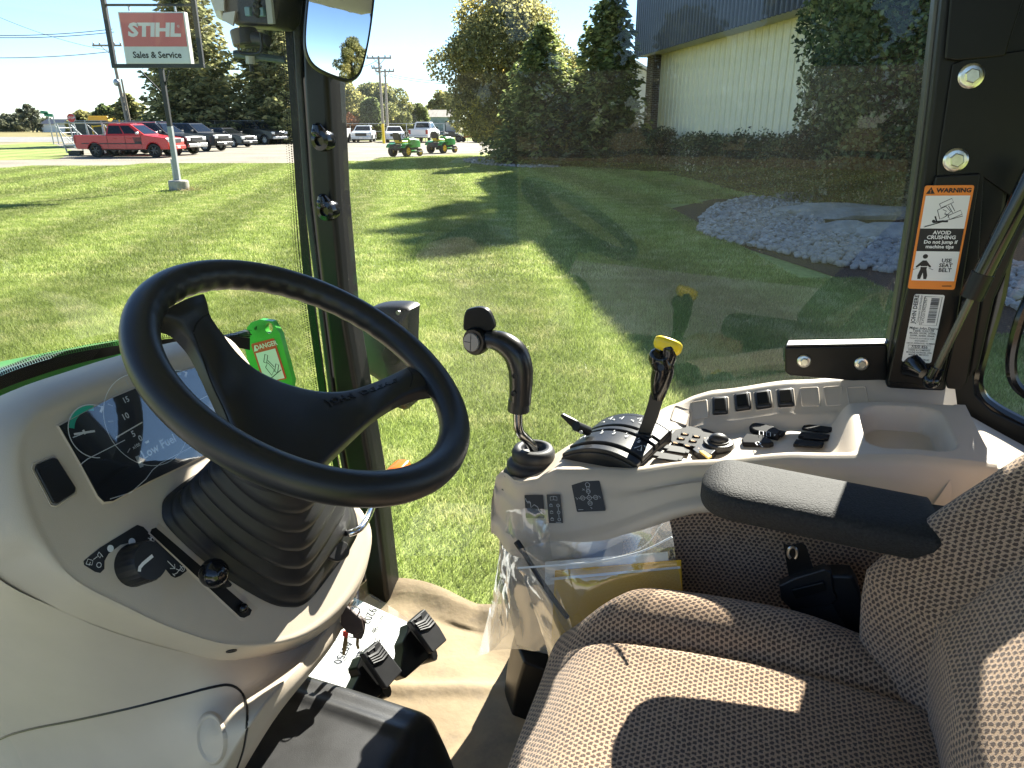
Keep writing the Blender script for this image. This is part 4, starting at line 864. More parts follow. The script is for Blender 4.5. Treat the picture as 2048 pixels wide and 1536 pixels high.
MB().box(o + Vector((0, 0, .55)), (.5, .4, .16)).build('body', M('orange_paint', (.55, .16, .03), .4), mc, bevel=.04); MB().tube([o + Vector((-.4, 0, .6)), o + Vector((-.45, .6, 1.25)), o + Vector((.45, .6, 1.25)), o + Vector((.4, 0, .6))], .03, 6).build('handle', STEEL, mc); MB().sphere(o + Vector((.15, -.2, .8)), .2, 10, 6).build('engine', WHITEW, mc)
MB().box(o + Vector((-.2, 1.2, 1.6)), (.42, .02, .42)).build('board', WHITEP, mc, smooth=False); MB().tube([o + Vector((-.2, 1.22, 0)), o + Vector((-.2, 1.22, 1.3))], .03, 6).build('board_post', STEEL, mc)
tx, ty = gx(968, 285); td = thing('parked_machine', 'dark wheeled machine half hidden by the left spruce', 'machine', (tx, ty, 0))
for s in (-1, 1): wheel(td, tx + s * .7, ty, .5, s, RIMD, .3)
MB().box((tx, ty + .8, .85), (.6, 1.1, .3)).build('body', GRYV, td, bevel=.06); MB().tube([(tx - .5, ty + 1, 1.1), (tx - .5, ty + 1, 2.0), (tx + .5, ty + 1, 2.0), (tx + .5, ty + 1, 1.1)], .04, 6).build('roll_bar', TRIM, td)
# ================================================================== TRACTOR CAB: frame, glass, floor
W0 = 1.45                                 # right window plane
FL = .60                                  # floor height
cab = thing('tractor_cab', 'black framed tractor cab with glass side, windshield and rear quarter window', 'tractor cab', T(.2, .7, FL))
def F3(o, u=FV, v=RV, w=ZV): return Fr(o, u, v, w)
HEAD = M('headliner', (.40, .38, .35), .9)
# roof, sills, far sides (they shade the cab as the real ones do)
MB().box(T(.13, .72, 2.42), (.92, .80, .05), FV, RV, ZV).build('roof', HEAD, cab, bevel=.02)
MB().box(T(.13, .72, FL - .03), (.90, .74, .03), FV, RV, ZV).build('floor_pan', BLACKS, cab, smooth=False)
MB().box(T(.10, 1.58, 2.17), (1.02, .19, .06), FV, RV, ZV).build('roof_overhang', BLACKS, cab, bevel=.03)
# right front pillar
def pillar(name, L, Rr, R0, R1, mat, bev=.008):
    rings = []
    for (ax, ay), (bx_, by_) in zip(L, Rr):
        a0, b0 = U(ax, ay, R=R0), U(bx_, by_, R=R0); 
        rings.append([a0, b0, b0 + RV * (R1 - R0), a0 + RV * (R1 - R0)])
    return MB().loft(rings, True, True, True).build(name, mat, cab, sharp=30, bevel=bev)
pr = [(652, -60), (655, 160), (668, 400), (690, 640), (728, 860), (752, 1000), (778, 1216)]
pl_ = [(598, -60), (605, 160), (622, 400), (650, 640), (678, 860), (703, 1000), (736, 1205)]
fp = pillar('front_pillar', pl_, pr, W0 - .03, W0 + .05, BLACKS, .012)
pm_ = [(a[0] - 20, a[1]) for a in pl_]; pll = [(560, -60), (577, 160), (593, 400), (607, 560), (640, 800), (672, 960), (712, 1190)]
FRIT = M('ceramic_frit', (.006, .006, .006), .35, 0, .2)
pillar('pillar_seal', [(a[0] + (b[0] - a[0]) * .45, a[1] + (b[1] - a[1]) * .0) for a, b in zip(pll, pl_)], [(b[0] - 1, b[1]) for b in pl_], W0 - .012, W0 + .03, RUBBER, .006)
def lerp2(a, b, k): return (a[0] + (b[0] - a[0]) * k, a[1] + (b[1] - a[1]) * k)
fb2 = pillar('windshield_frit', pll, [lerp2(a, b, .45) for a, b in zip(pll, pl_)], W0 + .015, W0 + .021, FRIT, 0)
mb = MB()                                  # rows of frit dots along the inner edge of the windshield band
edge_px = crom(pll, 26)
for i, q in enumerate(edge_px):
    for k in range(3):
        for h in (0, .5):
            i2 = min(i + 1, len(edge_px) - 1); px = q[0] + (edge_px[i2][0] - q[0]) * h - 3 - 5.0 * k; py = q[1] + (edge_px[i2][1] - q[1]) * (h + .25 * (k % 2))
            c = U(px, py, R=W0 + .016); r_ = .0019 - .0004 * k
            mb.poly([c + FV * r_ * math.cos(a) + ZV * r_ * math.sin(a) for a in (0, 1.05, 2.1, 3.14, 4.19, 5.24)])
mb.build('frit_dot', FRIT, fb2, smooth=False, kind='stuff')
for (px, py) in ((645, 281), (655, 421)):  # hinge bolts on the pillar
    c = U(px, py, R=W0 - .045); k = MB().lathe([(.021, .018), (.023, .0), (.020, -.012), (.011, -.014), (.010, -.006), (0, -.006)], c + RV * .0, RV * 1 + FV * .0, 18).build('hinge_knob', BLACKG, cab, sharp=45)
    MB().lathe([(.013, 0), (.015, -.008), (.008, -.022), (.0, -.024)], c + ZV * .012 + FV * .006, (RV * -.4 + ZV * 1).normalized() * -1, 12).build('knob_boss', BLACKG, k)
    MB().sphere(c - RV * .006 + ZV * .016 + FV * .008, .012, 10, 6).build('knob_lug', BLACKG, k)
# right rear pillar with its plates
LL = [(1890, -60), (1862, 200), (1832, 430), (1800, 640), (1772, 778)]; RR_ = [(2075, -60), (2050, 200), (2010, 430), (1925, 640), (1892, 786)]
rp = pillar('rear_pillar', LL, RR_, W0 - .06, W0 + .02, BLACKS, .008)
pillar('pillar_edge_seal', [(a[0] - 14, a[1]) for a in LL], LL, W0 - .035, W0 - .0, M('grey_seal', (.05, .05, .045), .35), .005)
plate_pl = W0 - .062
def plate(name, px, R, th, mat, bev=.003): return MB().prism([U(*p, R=R) for p in px], RV * th).build(name, mat, cab, bevel=bev)
plate('pillar_plate', [(1905, 128), (1930, 118), (2045, 100), (2100, 100), (2060, 420), (1968, 355), (1955, 560), (1868, 560), (1875, 330)], plate_pl - .004, .004, BLACKS)
plate('pillar_cover', [(1905, -40), (2060, -40), (2024, 70), (2012, 112), (1915, 122), (1890, 118)], plate_pl - .008, .006, BLACKS)
plate('pillar_channel', [(1872, 352), (1962, 346), (1915, 640), (1882, 775), (1775, 765), (1810, 600)], plate_pl - .010, .010, BLACKS)
plate('pillar_flap', [(1925, 600), (1962, 600), (1935, 765), (1920, 780), (1895, 778), (1890, 760)], plate_pl - .030, .006, BLACKS, .004)
def hexbolt(c, ax, r, parent, zinc=ZINC):
    b = MB().lathe([(r, 0), (r * 1.0, .002), (r * .86, .0042), (r * .80, .0045), (0, .0045)], c, ax, 24).build('flange_bolt', zinc, parent, sharp=30)
    MB().lathe([(r * .60, .0045), (r * .60, .0105), (r * .52, .0118), (0, .0118)], c, ax, 6).build('bolt_head', zinc, b, sharp=20)
for px, py in ((1942, 152), (1911, 320)): hexbolt(U(px, py, R=plate_pl - .005), -RV, .0185, cab)
# glass clamp bracket
R_b = W0 - .04
MB().prism([U(1570, 694, R=R_b), U(1775, 690, R=R_b), U(1775, 768, R=R_b), U(1580, 752, R=R_b), U(1570, 745, R=R_b)], RV * .008).build('clamp_bracket', BLACKS, cab, bevel=.004)
MB().prism([U(1572, 694, R=R_b), U(1775, 690, R=R_b), U(1775, 681, R=R_b + .03), U(1576, 684, R=R_b + .03)], ZV * .004).build('clamp_flange', M('worn_edge', (.28, .28, .28), .5, .5), cab, bevel=.002)
for px, py in ((1608, 722), (1723, 727)): hexbolt(U(px, py, R=R_b - .001), (-RV + ZV * .05), .0125, cab)
# glass panes
GL = glassmat('side_glass', (.95, .975, .955), .008, .12, 1.5, .65); GLW = glassmat('windshield_glass', (.96, .98, .965), .010, .03, 1.5, .7)
def quadgrid(P00, P10, P11, P01, n=1): return [P00, P10, P11, P01], [(0, 1, 2, 3)]
mk('side_window', [T(.86, W0, FL - .05), T(-.36, W0, FL - .05), T(-.36, W0, 2.12), T(.86, W0, 2.12)], [(0, 1, 2, 3)], GL, cab, smooth=False)
mk('rear_quarter_window', [T(-.40, W0 + .005, .9), T(-1.0, W0 - .02, .9), T(-1.0, W0 - .02, 2.1), T(-.40, W0 + .005, 2.1)], [(0, 1, 2, 3)], GL, cab, smooth=False)
ws = []
nR = 14
for i in range(nR + 1):
    r_ = -.02 + (W0 - .0) * i / nR; f_ = .985 - .075 * abs((r_ - .72) / .73) ** 2.6
    ws.append([T(f_ - .15 * max(0, z - 1.15) * (1 - abs((r_ - .72) / .75) ** 4 * .6), r_, z) for z in (FL, 1.15, 1.4, 1.7, 2.0, 2.3)])
MB().loft(ws, closed=False).build('windshield', GLW, cab)
# rear quarter window frame: rounded opening at the far right
qf = cromv([U(p[0], p[1], R=W0 - .01) for p in [(2060, 380), (2030, 440), (2012, 520), (1998, 600), (1972, 690), (1955, 755), (1962, 790), (1990, 815), (2040, 842), (2110, 875)]], 5)
MB().tube(qf, .010, 8, flat=RV).build('quarter_window_seal', BLACKG, cab)
MB().prism([U(1890, 775, R=W0 - .02), U(1948, 740, R=W0 - .02), U(1952, 790, R=W0 - .02), U(1985, 822, R=W0 - .02), U(2110, 882, R=W0 - .02), U(2300, 960, R=W0 - .02), U(2300, 1200, R=W0 - .02), U(1960, 960, R=W0 - .02)], RV * .03).build('quarter_panel', BLACKS, cab, bevel=.004)
MB().prism([U(2060, 130, R=W0 - .045), U(2110, 130, R=W0 - .045), U(2060, 440, R=W0 - .045), U(1990, 600, R=W0 - .045), U(1958, 740, R=W0 - .045), U(1935, 760, R=W0 - .045), U(1968, 560, R=W0 - .045), U(2030, 330, R=W0 - .045)], RV * .04).build('rear_window_post', BLACKS, cab, bevel=.006)
MB().tube(cromv([U(2075, 560, R=W0 - .05), U(2040, 640, R=W0 - .06), U(2022, 720, R=W0 - .06), U(2034, 772, R=W0 - .06), U(2090, 810, R=W0 - .05)], 6), .009, 8).build('window_handle', BLACKG, cab)
# gas strut with ball joint
g0, g1, g2 = U(1862, 762, R=W0 - .11), U(1945, 590, R=W0 - .115), U(2075, 330, R=W0 - .13)
MB().tube([g0.lerp(g1, .12), g1], .0065, 12).build('strut_rod', M('strut_rod', (.10, .095, .08), .25, .6), cab)
sb_ = MB().tube([g1.lerp(g0, .02), g2], .0155, 14).build('gas_strut', BLACKG, cab)
MB().tube([g1.lerp(g0, .03), g1.lerp(g2, .18)], .0172, 14).build('strut_collar', BLACKS, sb_)
j = MB().sphere(g0, .014, 12, 8).build('ball_joint', BLACKG, cab)
MB().tube([g0, g0.lerp(g1, .16)], .012, 10).build('strut_eye', BLACKG, j); MB().lathe([(.024, 0), (.026, .006), (.018, .014), (.01, .03), (0, .03)], g0 + RV * .05 + ZV * .012 + FV * .022, (-RV * 1 - FV * .6 - ZV * .3), 16).build('ball_stud_cup', BLACKG, j)
# rear frame, left posts (behind and beside the camera; they shade as the real cab does)
for nm, f_, r_ in (('rear_post', -.76, .03), ('rear_post', -.76, W0 - .03)): MB().box(T(f_, r_, 1.3), (.035, .035, .78), FV, RV, ZV).build(nm, BLACKS, cab, bevel=.006)
MB().box(T(-.76, .72, 2.10), (.03, .66, .26), FV, RV, ZV).build('rear_header', BLACKS, cab, bevel=.006)
MB().box(T(-.72, .72, .95), (.03, .66, .34), FV, RV, ZV).build('rear_panel', BLACKS, cab, bevel=.006)
MB().box(T(.9, .02, 1.3), (.035, .03, .78), FV, RV, ZV).build('left_front_post', BLACKS, cab, bevel=.006)
MB().box(T(.1, W0 + .02, 2.225), (.86, .03, .145), FV, RV, ZV).build('window_header', BLACKS, cab, bevel=.006)
# ------------------------------------------------------------------ decals on the pillar
def pxframe(tl, tr, bl, R=None, plane=None):   # a frame from three photo corners on a known plane; (0..1, 0..1), v pointing down
    f = (lambda p: U(*p, R=R)) if R is not None else (lambda p: U(*p, plane=plane))
    a, b, c = f(tl), f(tr), f(bl); return Fr(a, b - a, c - a, (c - a).cross(b - a))
class Decal:
    def __init__(s, name, parent, fr, mat, r=.03, th=.0006, label=None):
        s.fr = fr; s.w = fr.u.length; s.h = fr.v.length; s.u = fr.u.normalized(); s.v = fr.v.normalized(); s.n = fr.w if fr.w.dot(EYE - fr.o) > 0 else -fr.w; s.lift = th + .0003
        o = rrect(s.w, s.h, r * min(s.w, s.h), 3); s.o = MB().prism([fr.o + s.u * (s.w / 2 + a) + s.v * (s.h / 2 + b) for a, b in o], s.n * th).build(name, mat, parent, smooth=False, label=label)
    def P(s, x, y, l=0): return s.fr.o + s.fr.u * x + s.fr.v * y + s.n * (s.lift + l)
    def rect(s, name, x0, y0, x1, y1, mat, l=0, r=0):
        if r: return s.poly(name, [((x0 + x1) / 2 + a / s.w, (y0 + y1) / 2 + b / s.h) for a, b in rrect((x1 - x0) * s.w, (y1 - y0) * s.h, r)], mat, l)
        return s.poly(name, [(x0, y0), (x1, y0), (x1, y1), (x0, y1)], mat, l)
    def poly(s, name, pts, mat, l=0):
        P = [s.P(x, y, l) for x, y in pts]; 
        return MB().poly(P).build(name, mat, s.o, smooth=False)
    def lines(s, name, strokes, w, mat, l=.0003):
        mb = MB()
        for st in strokes: mb.ribbon([s.P(x, y, l) for x, y in st], w * s.h, s.n)
        return mb.build(name, mat, s.o, smooth=False, kind='stuff')
    def polys(s, name, pl, mat, l=.0003):
        mb = MB()
        for p in pl: mb.poly([s.P(x, y, l) for x, y in p])
        return mb.build(name, mat, s.o, smooth=False, kind='stuff')
    def text(s, body, x, y, size, mat, off=0, sx=1, rot=0, align='CENTER', l=.0004, shear=0, name='lettering'):
        u, v = s.u, -s.v; v = (v - u * v.dot(u)).normalized()
        if rot: c, q = math.cos(rad(rot)), math.sin(rad(rot)); u, v = u * c + v * q, v * c - u * q
        return text(name, body, Fr(s.P(x, y, l), u, v, s.n), size * s.h, mat, s.o, off=off * size * s.h, sx=sx, align=align, ext=0, lift=0, shear=shear)
def circ(x, y, r, asp=1, n=14, a0=0, a1=360): return [(x + r * math.cos(rad(a0 + (a1 - a0) * i / n)), y + r * asp * math.sin(rad(a0 + (a1 - a0) * i / n))) for i in range(n + 1)]
INK = M('black_print', (.012, .012, .012), .5)
d = Decal('warning_decal', cab, pxframe((1850, 371), (1949, 370), (1815, 577), R=plate_pl - .0108), ORANGEP, .05, label='orange warning decal')
asp = d.w / d.h
d.text('WARNING', .605, .048, .056, INK, off=.035, sx=1.08)
d.poly('alert_symbol', [(.135, .014), (.045, .078), (.225, .078)], INK, .0001); d.text('!', .135, .056, .045, ORANGEP, off=.02)
d.rect('pictogram_panel', .05, .095, .955, .405, WHITEP, .0001); d.rect('message_panel', .05, .405, .955, .625, INK, .0001); d.rect('pictogram_panel', .05, .625, .955, .915, WHITEP, .0001)
R2 = lambda cx, cy, w, h, a: [(cx + (x * math.cos(rad(a)) - y * math.sin(rad(a))) / asp, cy + x * math.sin(rad(a)) + y * math.cos(rad(a))) for x, y in ((-w, -h), (w, -h), (w, h), (-w, h), (-w, -h))]
d.lines('tractor_outline', [R2(.50, .165, .055, .021, -28), R2(.72, .275, .055, .021, -28), [(.55, .19), (.66, .255)], [(.60, .175), (.70, .24)], [(.34, .23), (.50, .195), (.62, .245), (.50, .30), (.42, .315), (.34, .23)], [(.45, .225), (.53, .24), (.50, .26), (.57, .275), (.52, .295)], [(.14, .385), (.88, .285)], [(.12, .392), (.5, .34)], [(.50, .27), (.60, .275), (.58, .30)]], .006, INK)
d.polys('crushed_figure', [circ(.30, .335, .035, asp), [(.31, .335), (.50, .325), (.55, .335), (.30, .355)], [(.30, .29), (.33, .285), (.38, .335), (.35, .34)], [(.48, .325), (.60, .33), (.60, .345), (.48, .345)]], INK)
for k, (tx_, sz_) in enumerate((('AVOID', .048), ('CRUSHING', .048), ('Do not jump if', .046), ('machine tips', .046))): d.text(tx_, .52, .445 + .045 * k, sz_, WHITEP, off=.03, sx=1.05)
d.polys('belted_figure', [circ(.26, .675, .055, asp), [(.22, .715), (.30, .715), (.42, .775), (.40, .79), (.34, .765), (.33, .80), (.20, .80), (.19, .765), (.11, .79), (.09, .775)], [(.20, .80), (.33, .80), (.37, .865), (.36, .90), (.30, .90), (.265, .835), (.23, .90), (.17, .90), (.16, .865)]], INK)
d.lines('belt_line', [[(.06, .80), (.20, .775), (.33, .775), (.47, .80)]], .007, WHITEP, .0006); d.lines('belt_line', [[(.05, .805), (.16, .785)], [(.37, .785), (.47, .805)]], .008, INK, .0005)
for k, tx_ in enumerate(('USE', 'SEAT', 'BELT')): d.text(tx_, .72, .715 + .047 * k, .052, INK, off=.03)
d.lines('print_mark', [[(.72, .965), (.92, .963)]], .008, INK)
d = Decal('serial_decal', cab, pxframe((1829, 588), (1890, 590), (1803, 723), R=plate_pl - .0108), WHITEP, .07, label='white serial number decal')
d.text('JOHN DEERE', .11, .215, .076, INK, off=.018, rot=90, sx=.95); d.text('Component Serial Number', .26, .21, .042, INK, rot=90, sx=.85)
d.text('*LVCG129022967*', .42, .23, .052, INK, rot=90, sx=1.0); d.lines('number_box', [[(.35, .03), (.92, .03), (.92, .44), (.35, .44), (.35, .03)]], .006, INK)
rb = random.Random(5); d.polys('barcode', [[(.58, y), (.85, y), (.85, y + h), (.58, y + h)] for y, h in [(.05 + i * .0125, rb.choice((.004, .007, .0095))) for i in range(29)]], INK)
for k, (tx_, sz_) in enumerate((('Make: John Deere', .05), ('Type: CG129', .05), ('Models: 3033R, 3038R,', .036), ('3039R, 3045R, 3046R', .036), ('Tested in accordance with', .030), ('ISO12003-2', .034), ('OECD APPROVAL NUMBER', .030))): d.text(tx_, .52, .488 + .0375 * k, sz_, INK, off=.008)
d.text('7/S/0 456', .5, .765, .056, INK, off=.012); d.lines('number_box', [[(.12, .742), (.88, .742), (.88, .79), (.12, .79), (.12, .742)]], .005, INK)
for k, tx_ in enumerate(('DEERE & COMPANY', 'MOLINE, ILLINOIS, USA', 'MADE IN MEXICO')): d.text(tx_, .52, .815 + .034 * k, .032, INK, off=.01)
d.text('LVU24162', .72, .955, .036, INK, off=.01)
# ------------------------------------------------------------------ hood, guard plate, outside mirror, lamps
HOODG = paint('hood_green', (.035, .27, .035))
hood = thing('tractor_hood', 'green tractor hood beyond the dotted windshield edge', 'tractor hood', T(1.5, .7, .9))
rings = []
for f_, zt_, w_ in ((1.01, 1.435, .24), (1.15, 1.405, .245), (1.5, 1.315, .245), (1.9, 1.17, .23), (2.3, .95, .20)):
    rings.append([T(f_, .855 + w_ * s, z) for s, z in ((-1, .6), (-1, zt_ - .14), (-.93, zt_ - .05), (-.7, zt_), (0, zt_ + .02), (.7, zt_), (.93, zt_ - .05), (1, zt_ - .14), (1, .6))])
MB().loft(rings, True, True, True).build('hood_shell', HOODG, hood, sharp=50)
R_g = 1.30
gp = [(488, 690), (494, 655), (502, 645), (520, 639), (545, 643), (560, 668), (585, 762), (580, 800), (520, 800), (500, 740)]
grd = thing('loader_mast_plate', 'green steel mast plate with red danger sticker beyond the windshield', 'steel plate', U(540, 760, R=R_g))
GRN = paint('plate_green', (.07, .42, .05))
# plate with two holes: outline bridged round the openings
bm = bmesh.new(); plane_n = RV
def ringv(pts): return [bm.verts.new(U(*p, R=R_g)) for p in pts]
outer = ringv(gp); hole = ringv([(538 + 8 * math.cos(k * math.pi / 7), 656 + 11 * math.sin(k * math.pi / 7)) for k in range(14)]); h2 = ringv([(508, 656), (514, 651), (514, 660), (509, 660)])
es = []
for rg in (outer, hole, h2): es += [bm.edges.new((rg[i], rg[(i + 1) % len(rg)])) for i in range(len(rg))]
bmesh.ops.triangle_fill(bm, edges=es, use_beauty=True)
ext_ = bmesh.ops.extrude_face_region(bm, geom=bm.faces[:]); bmesh.ops.translate(bm, vec=RV * .014, verts=[v for v in ext_['geom'] if isinstance(v, bmesh.types.BMVert)])
bmesh.ops.recalc_face_normals(bm, faces=bm.faces); bm.verts.index_update()
pltV = [v.co.copy() for v in bm.verts]; pltF = [tuple(v.index for v in f.verts) for f in bm.faces]; bm.free()
gpl = mk('plate', pltV, pltF, GRN, grd, sharp=30)
MB().prism([U(505, 800, R=R_g + .015), U(585, 800, R=R_g + .015), U(585, 1000, R=R_g + .015), U(505, 1000, R=R_g + .015)], RV * .05).build('mast', GRN, grd, bevel=.004)
d = Decal('danger_sticker', gpl, pxframe((502, 688), (548, 676), (528, 768), R=R_g - .0008), REDP, .06)
d.o.parent = gpl
d.rect('sticker_panel', .08, .24, .93, .97, WHITEP, .0002); d.text('DANGER', .60, .12, .16, WHITEP, off=.02); d.poly('alert_symbol', [(.13, .05), (.04, .19), (.22, .19)], WHITEP, .0002)
asp = d.w / d.h; d.lines('tractor_outline', [R2(.42, .42, .10, .04, -60), R2(.74, .70, .10, .04, -60), [(.48, .47), (.66, .66)], [(.30, .62), (.45, .52), (.62, .72), (.45, .84), (.30, .62)], [(.2, .95), (.9, .76)]], .02, INK)
MB().tube([U(430, 684, R=1.08), U(468, 676, R=1.15), U(492, 668, R=1.28)], .010, 8).build('latch_rod', BLACKS, grd)
# dotted frit along the windshield base
wp = lambda px, py: U(px, py, plane=(T(.955, .7, 1.2), (FV + RV * .12).normalized()))
lowp = [(-80, 822), (0, 780), (120, 738), (239, 708), (342, 694), (430, 690), (500, 700)]; upp = [(-80, 800), (0, 752), (120, 712), (239, 690), (342, 677), (430, 672), (500, 676)]
lo_, up_ = [wp(*p) for p in crom(lowp, 6)], [wp(*p) for p in crom(upp, 6)]
fbk = MB().loft([lo_, up_], closed=False).build('base_frit_band', FRIT, cab, smooth=False)
mb = MB()
for i, (a, b) in enumerate(zip(crom(upp, 24), crom(lowp, 24))):
    for k in range(4):
        x, y = a[0] + (k % 2) * 3.2, a[1] - 2.5 - 4.2 * k
        c = wp(x, y); r_ = .0017 - .0003 * k; mb.poly([c + RV * r_ * math.cos(q) + ZV * r_ * math.sin(q) for q in (0, 1.05, 2.1, 3.14, 4.19, 5.24)])
mb.build('frit_dot', FRIT, fbk, smooth=False, kind='stuff')
# outside mirror
mirror = thing('side_mirror', 'black framed mirror reflecting blue sky, hung in front of the front pillar', 'mirror', U(690, 163, R=1.2))
mo = [(620, -20), (614, 40), (612, 84), (617, 110), (630, 130), (655, 145), (690, 157), (704, 156), (716, 146), (724, 128), (734, 84), (742, 30), (748, -40), (740, -90), (628, -90)]
dview = ray(682, 80).normalized(); rdir = Vector((.42, -.86, .135)).normalized(); mn = (rdir - dview).normalized(); mc0 = U(682, 60, R=1.20)
mpl = [U(*p, plane=(mc0, mn)) for p in mo]; cen = sum(mpl, Vector()) / len(mpl)
ring = cromv(mpl, 4, True)
def scl(k, lift=0): return [cen + (p - cen) * k + mn * lift for p in ring]
MB().loft([scl(1.0, .004), scl(1.045, .004), scl(1.075, -.003), scl(1.07, -.014), scl(.8, -.028)], True, False, True).build('mirror_housing', BLACKS, mirror, sharp=60)
mu_ = mn.orthogonal().normalized()
rg = []
for k in (1.0, .85, .7, .55, .4, .25, .1): rg.append([p + mn * ((cen - p).length ** 2 * -.35 + .003) for p in scl(k)])
MB().loft(rg, True, False, True).build('mirror_glass', M('mirror_silver', (.78, .82, .86), .02, 1), mirror, sharp=0)
MB().tube([cen - mn * .02 + ZV * .03, cen - mn * .04 + ZV * .10, T(.72, 1.2, 2.1)], .010, 8).build('mirror_arm', BLACKS, mirror)
# a tree behind the camera that the mirror catches
pq_ = U(708, 120, plane=(mc0, mn)); dq_ = ray(708, 120).normalized(); nq_ = (mn + (pq_ - cen) * .7).normalized(); rq_ = dq_ - nq_ * 2 * dq_.dot(nq_); sq_ = 34 / math.hypot(rq_.x, rq_.y)
broadleaf('tree', 'pale green tree seen only in the mirror', (pq_.x + rq_.x * sq_, pq_.y + rq_.y * sq_), 1.95 + rq_.z * sq_ + 2.6, 4.4, L_OLIVE, 14000, .16, 91, .2, .05, 48)
# work lamp / wiper motor cluster outside the windshield top
R_l = 1.35
lampo = thing('work_lamp', 'dark work lamp assembly and wiper pivot at the top of the windshield', 'work lamp', U(505, 90, R=R_l))
a, b = U(425, -40, R=R_l), U(548, -40, R=R_l)
MB().loft([[U(x, y, R=R_l) for x, y in s] + [U(x, y, R=R_l) + RV * .09 for x, y in s[::-1]] for s in ([(415, -60), (560, -60)], [(430, 0), (556, 0)], [(442, 30), (552, 36)], [(470, 50), (540, 54)])], True, True, True).build('lamp_housing', BLACK, lampo, sharp=40, bevel=.008)
LENS = M('lamp_lens', (.50, .47, .36), .15, var=.2, vs=20)
MB().prism([U(x, y, R=R_l - .004) for x, y in ((404, -40), (426, -40), (448, 44), (432, 36))], RV * .05).build('lamp_lens', LENS, lampo, bevel=.004)
MB().prism([U(x, y, R=R_l - .008) for x, y in ((424, -10), (447, -10), (448, 22), (430, 20))], RV * .004).build('lamp_label', M('pale_label', (.42, .42, .44), .6), lampo, smooth=False)
MB().prism([U(x, y, R=R_l - .008) for x, y in ((446, 26), (470, 22), (466, 52), (444, 40))], RV * .004).build('lamp_label', M('pale_label2', (.40, .40, .42), .6), lampo, smooth=False)
cu_ = [U(514 + 3 * math.sin(k * 1.2), -30 + k * 2.4, R=R_l - .02) for k in range(26)]
MB().tube(cu_, [.0075 if k % 2 else .0058 for k in range(26)], 8).build('ribbed_hose', RUBBER, lampo)
for x, y in ((497, 23), (524, 24)): MB().box(U(x, y, R=R_l - .016), (.006, .005, .008), FV, RV, ZV).build('connector_clip', M('clip_blue', (.12, .22, .26), .5), lampo, bevel=.002)
MB().box(U(540, 15, R=R_l - .012), (.006, .004, .028), FV, RV, ZV).build('lamp_label', M('pale_label3', (.32, .33, .32), .6), lampo, smooth=False)
MB().tube([U(486, 58, R=R_l), U(494, 92, R=R_l)], .026, 16).build('motor_body', BLACK, lampo, bevel=.004); MB().tube([U(494, 76, R=R_l), U(536, 82, R=R_l)], [.018, .011], 10).build('motor_plug', BLACK, lampo)
MB().tube(cromv([U(x, y, R=R_l - .02) for x, y in ((474, 60), (476, 92), (482, 106), (500, 108), (518, 106), (524, 92), (521, 66))], 4), .003, 6).build('wire_bail', BLACKS, lampo)
MB().tube([U(468, 108, R=R_l - .01), U(570, 120, R=R_l + .02)], .007, 8).build('wiper_arm', M('wiper_steel', (.06, .09, .11), .35, .4), lampo)
MB().tube([U(500, 112, R=R_l - .01), U(501, 128, R=R_l - .01)], .009, 8).build('washer_jet', M('jet_grey', (.35, .36, .34), .5), lampo); MB().tube([U(502, 128, R=R_l - .01), U(504, 144, R=R_l - .01)], .004, 8).build('jet_nozzle', BLACKS, lampo)
# lamp housing outside behind the steering wheel and its bracket
R_s = 1.62
lp = thing('turn_lamp', 'black rounded lamp housing on a chrome bracket behind the wheel rim', 'turn lamp', U(765, 810, R=R_s))
hp_ = [(706, 690), (708, 650), (722, 625), (760, 614), (812, 617), (816, 640), (815, 700), (824, 790), (820, 815), (796, 820), (764, 770), (745, 755), (722, 735)]
o_ = cromv([U(*p, R=R_s) for p in hp_], 3, True); ce = sum(o_, Vector()) / len(o_)
MB().loft([[ce + (p - ce) * .0 - RV * .012 for p in o_], [ce + (p - ce) * .7 - RV * .010 for p in o_], [ce + (p - ce) * .95 for p in o_], [p + RV * .012 for p in o_], [p + RV * .07 for p in o_]], True, False, True).build('housing', BLACK, lp, sharp=50)
MB().lathe([(.026, 0), (.024, .004), (0, .005)], U(783, 712, R=R_s - .013), -RV, 20).build('round_cap', BLACKS, lp); MB().lathe([(.006, 0), (.006, .004), (0, .004)], U(797, 625, R=R_s - .006), -RV, 10).build('screw', ZINC, lp)
MB().tube(cromv([U(x, y, R=1.52) for x, y in ((664, 722), (690, 724), (702, 732), (716, 720), (726, 716))], 4), .009, 8, flat=ZV).build('bracket_lip', BLACKG, lp)
MB().tube([U(706, 735, R=1.53), U(712, 775, R=1.53)], .014, 14).build('chrome_sleeve', CHROME, lp); MB().tube([U(694, 742, R=1.52), U(696, 778, R=1.52)], .005, 8).build('bracket_pin', ZINC, lp)
ob = [(768, 952), (772, 940), (786, 934), (802, 938), (806, 950), (800, 962), (776, 962)]
AMB = M('amber_lens', (.75, .16, .01), .2); o_ = cromv([U(*p, R=1.60) for p in ob], 3, True); ce = sum(o_, Vector()) / len(o_)
am = tag(MB().loft([[ce + (p - ce) * k - RV * h for p in o_] for k, h in ((.02, .018), (.6, .016), (.9, .008), (1, 0), (1, -.05))], True, False, True).build('amber_lamp', AMB, None, sharp=50), 'amber marker lamp peeking out behind the wheel rim', 'marker lamp')
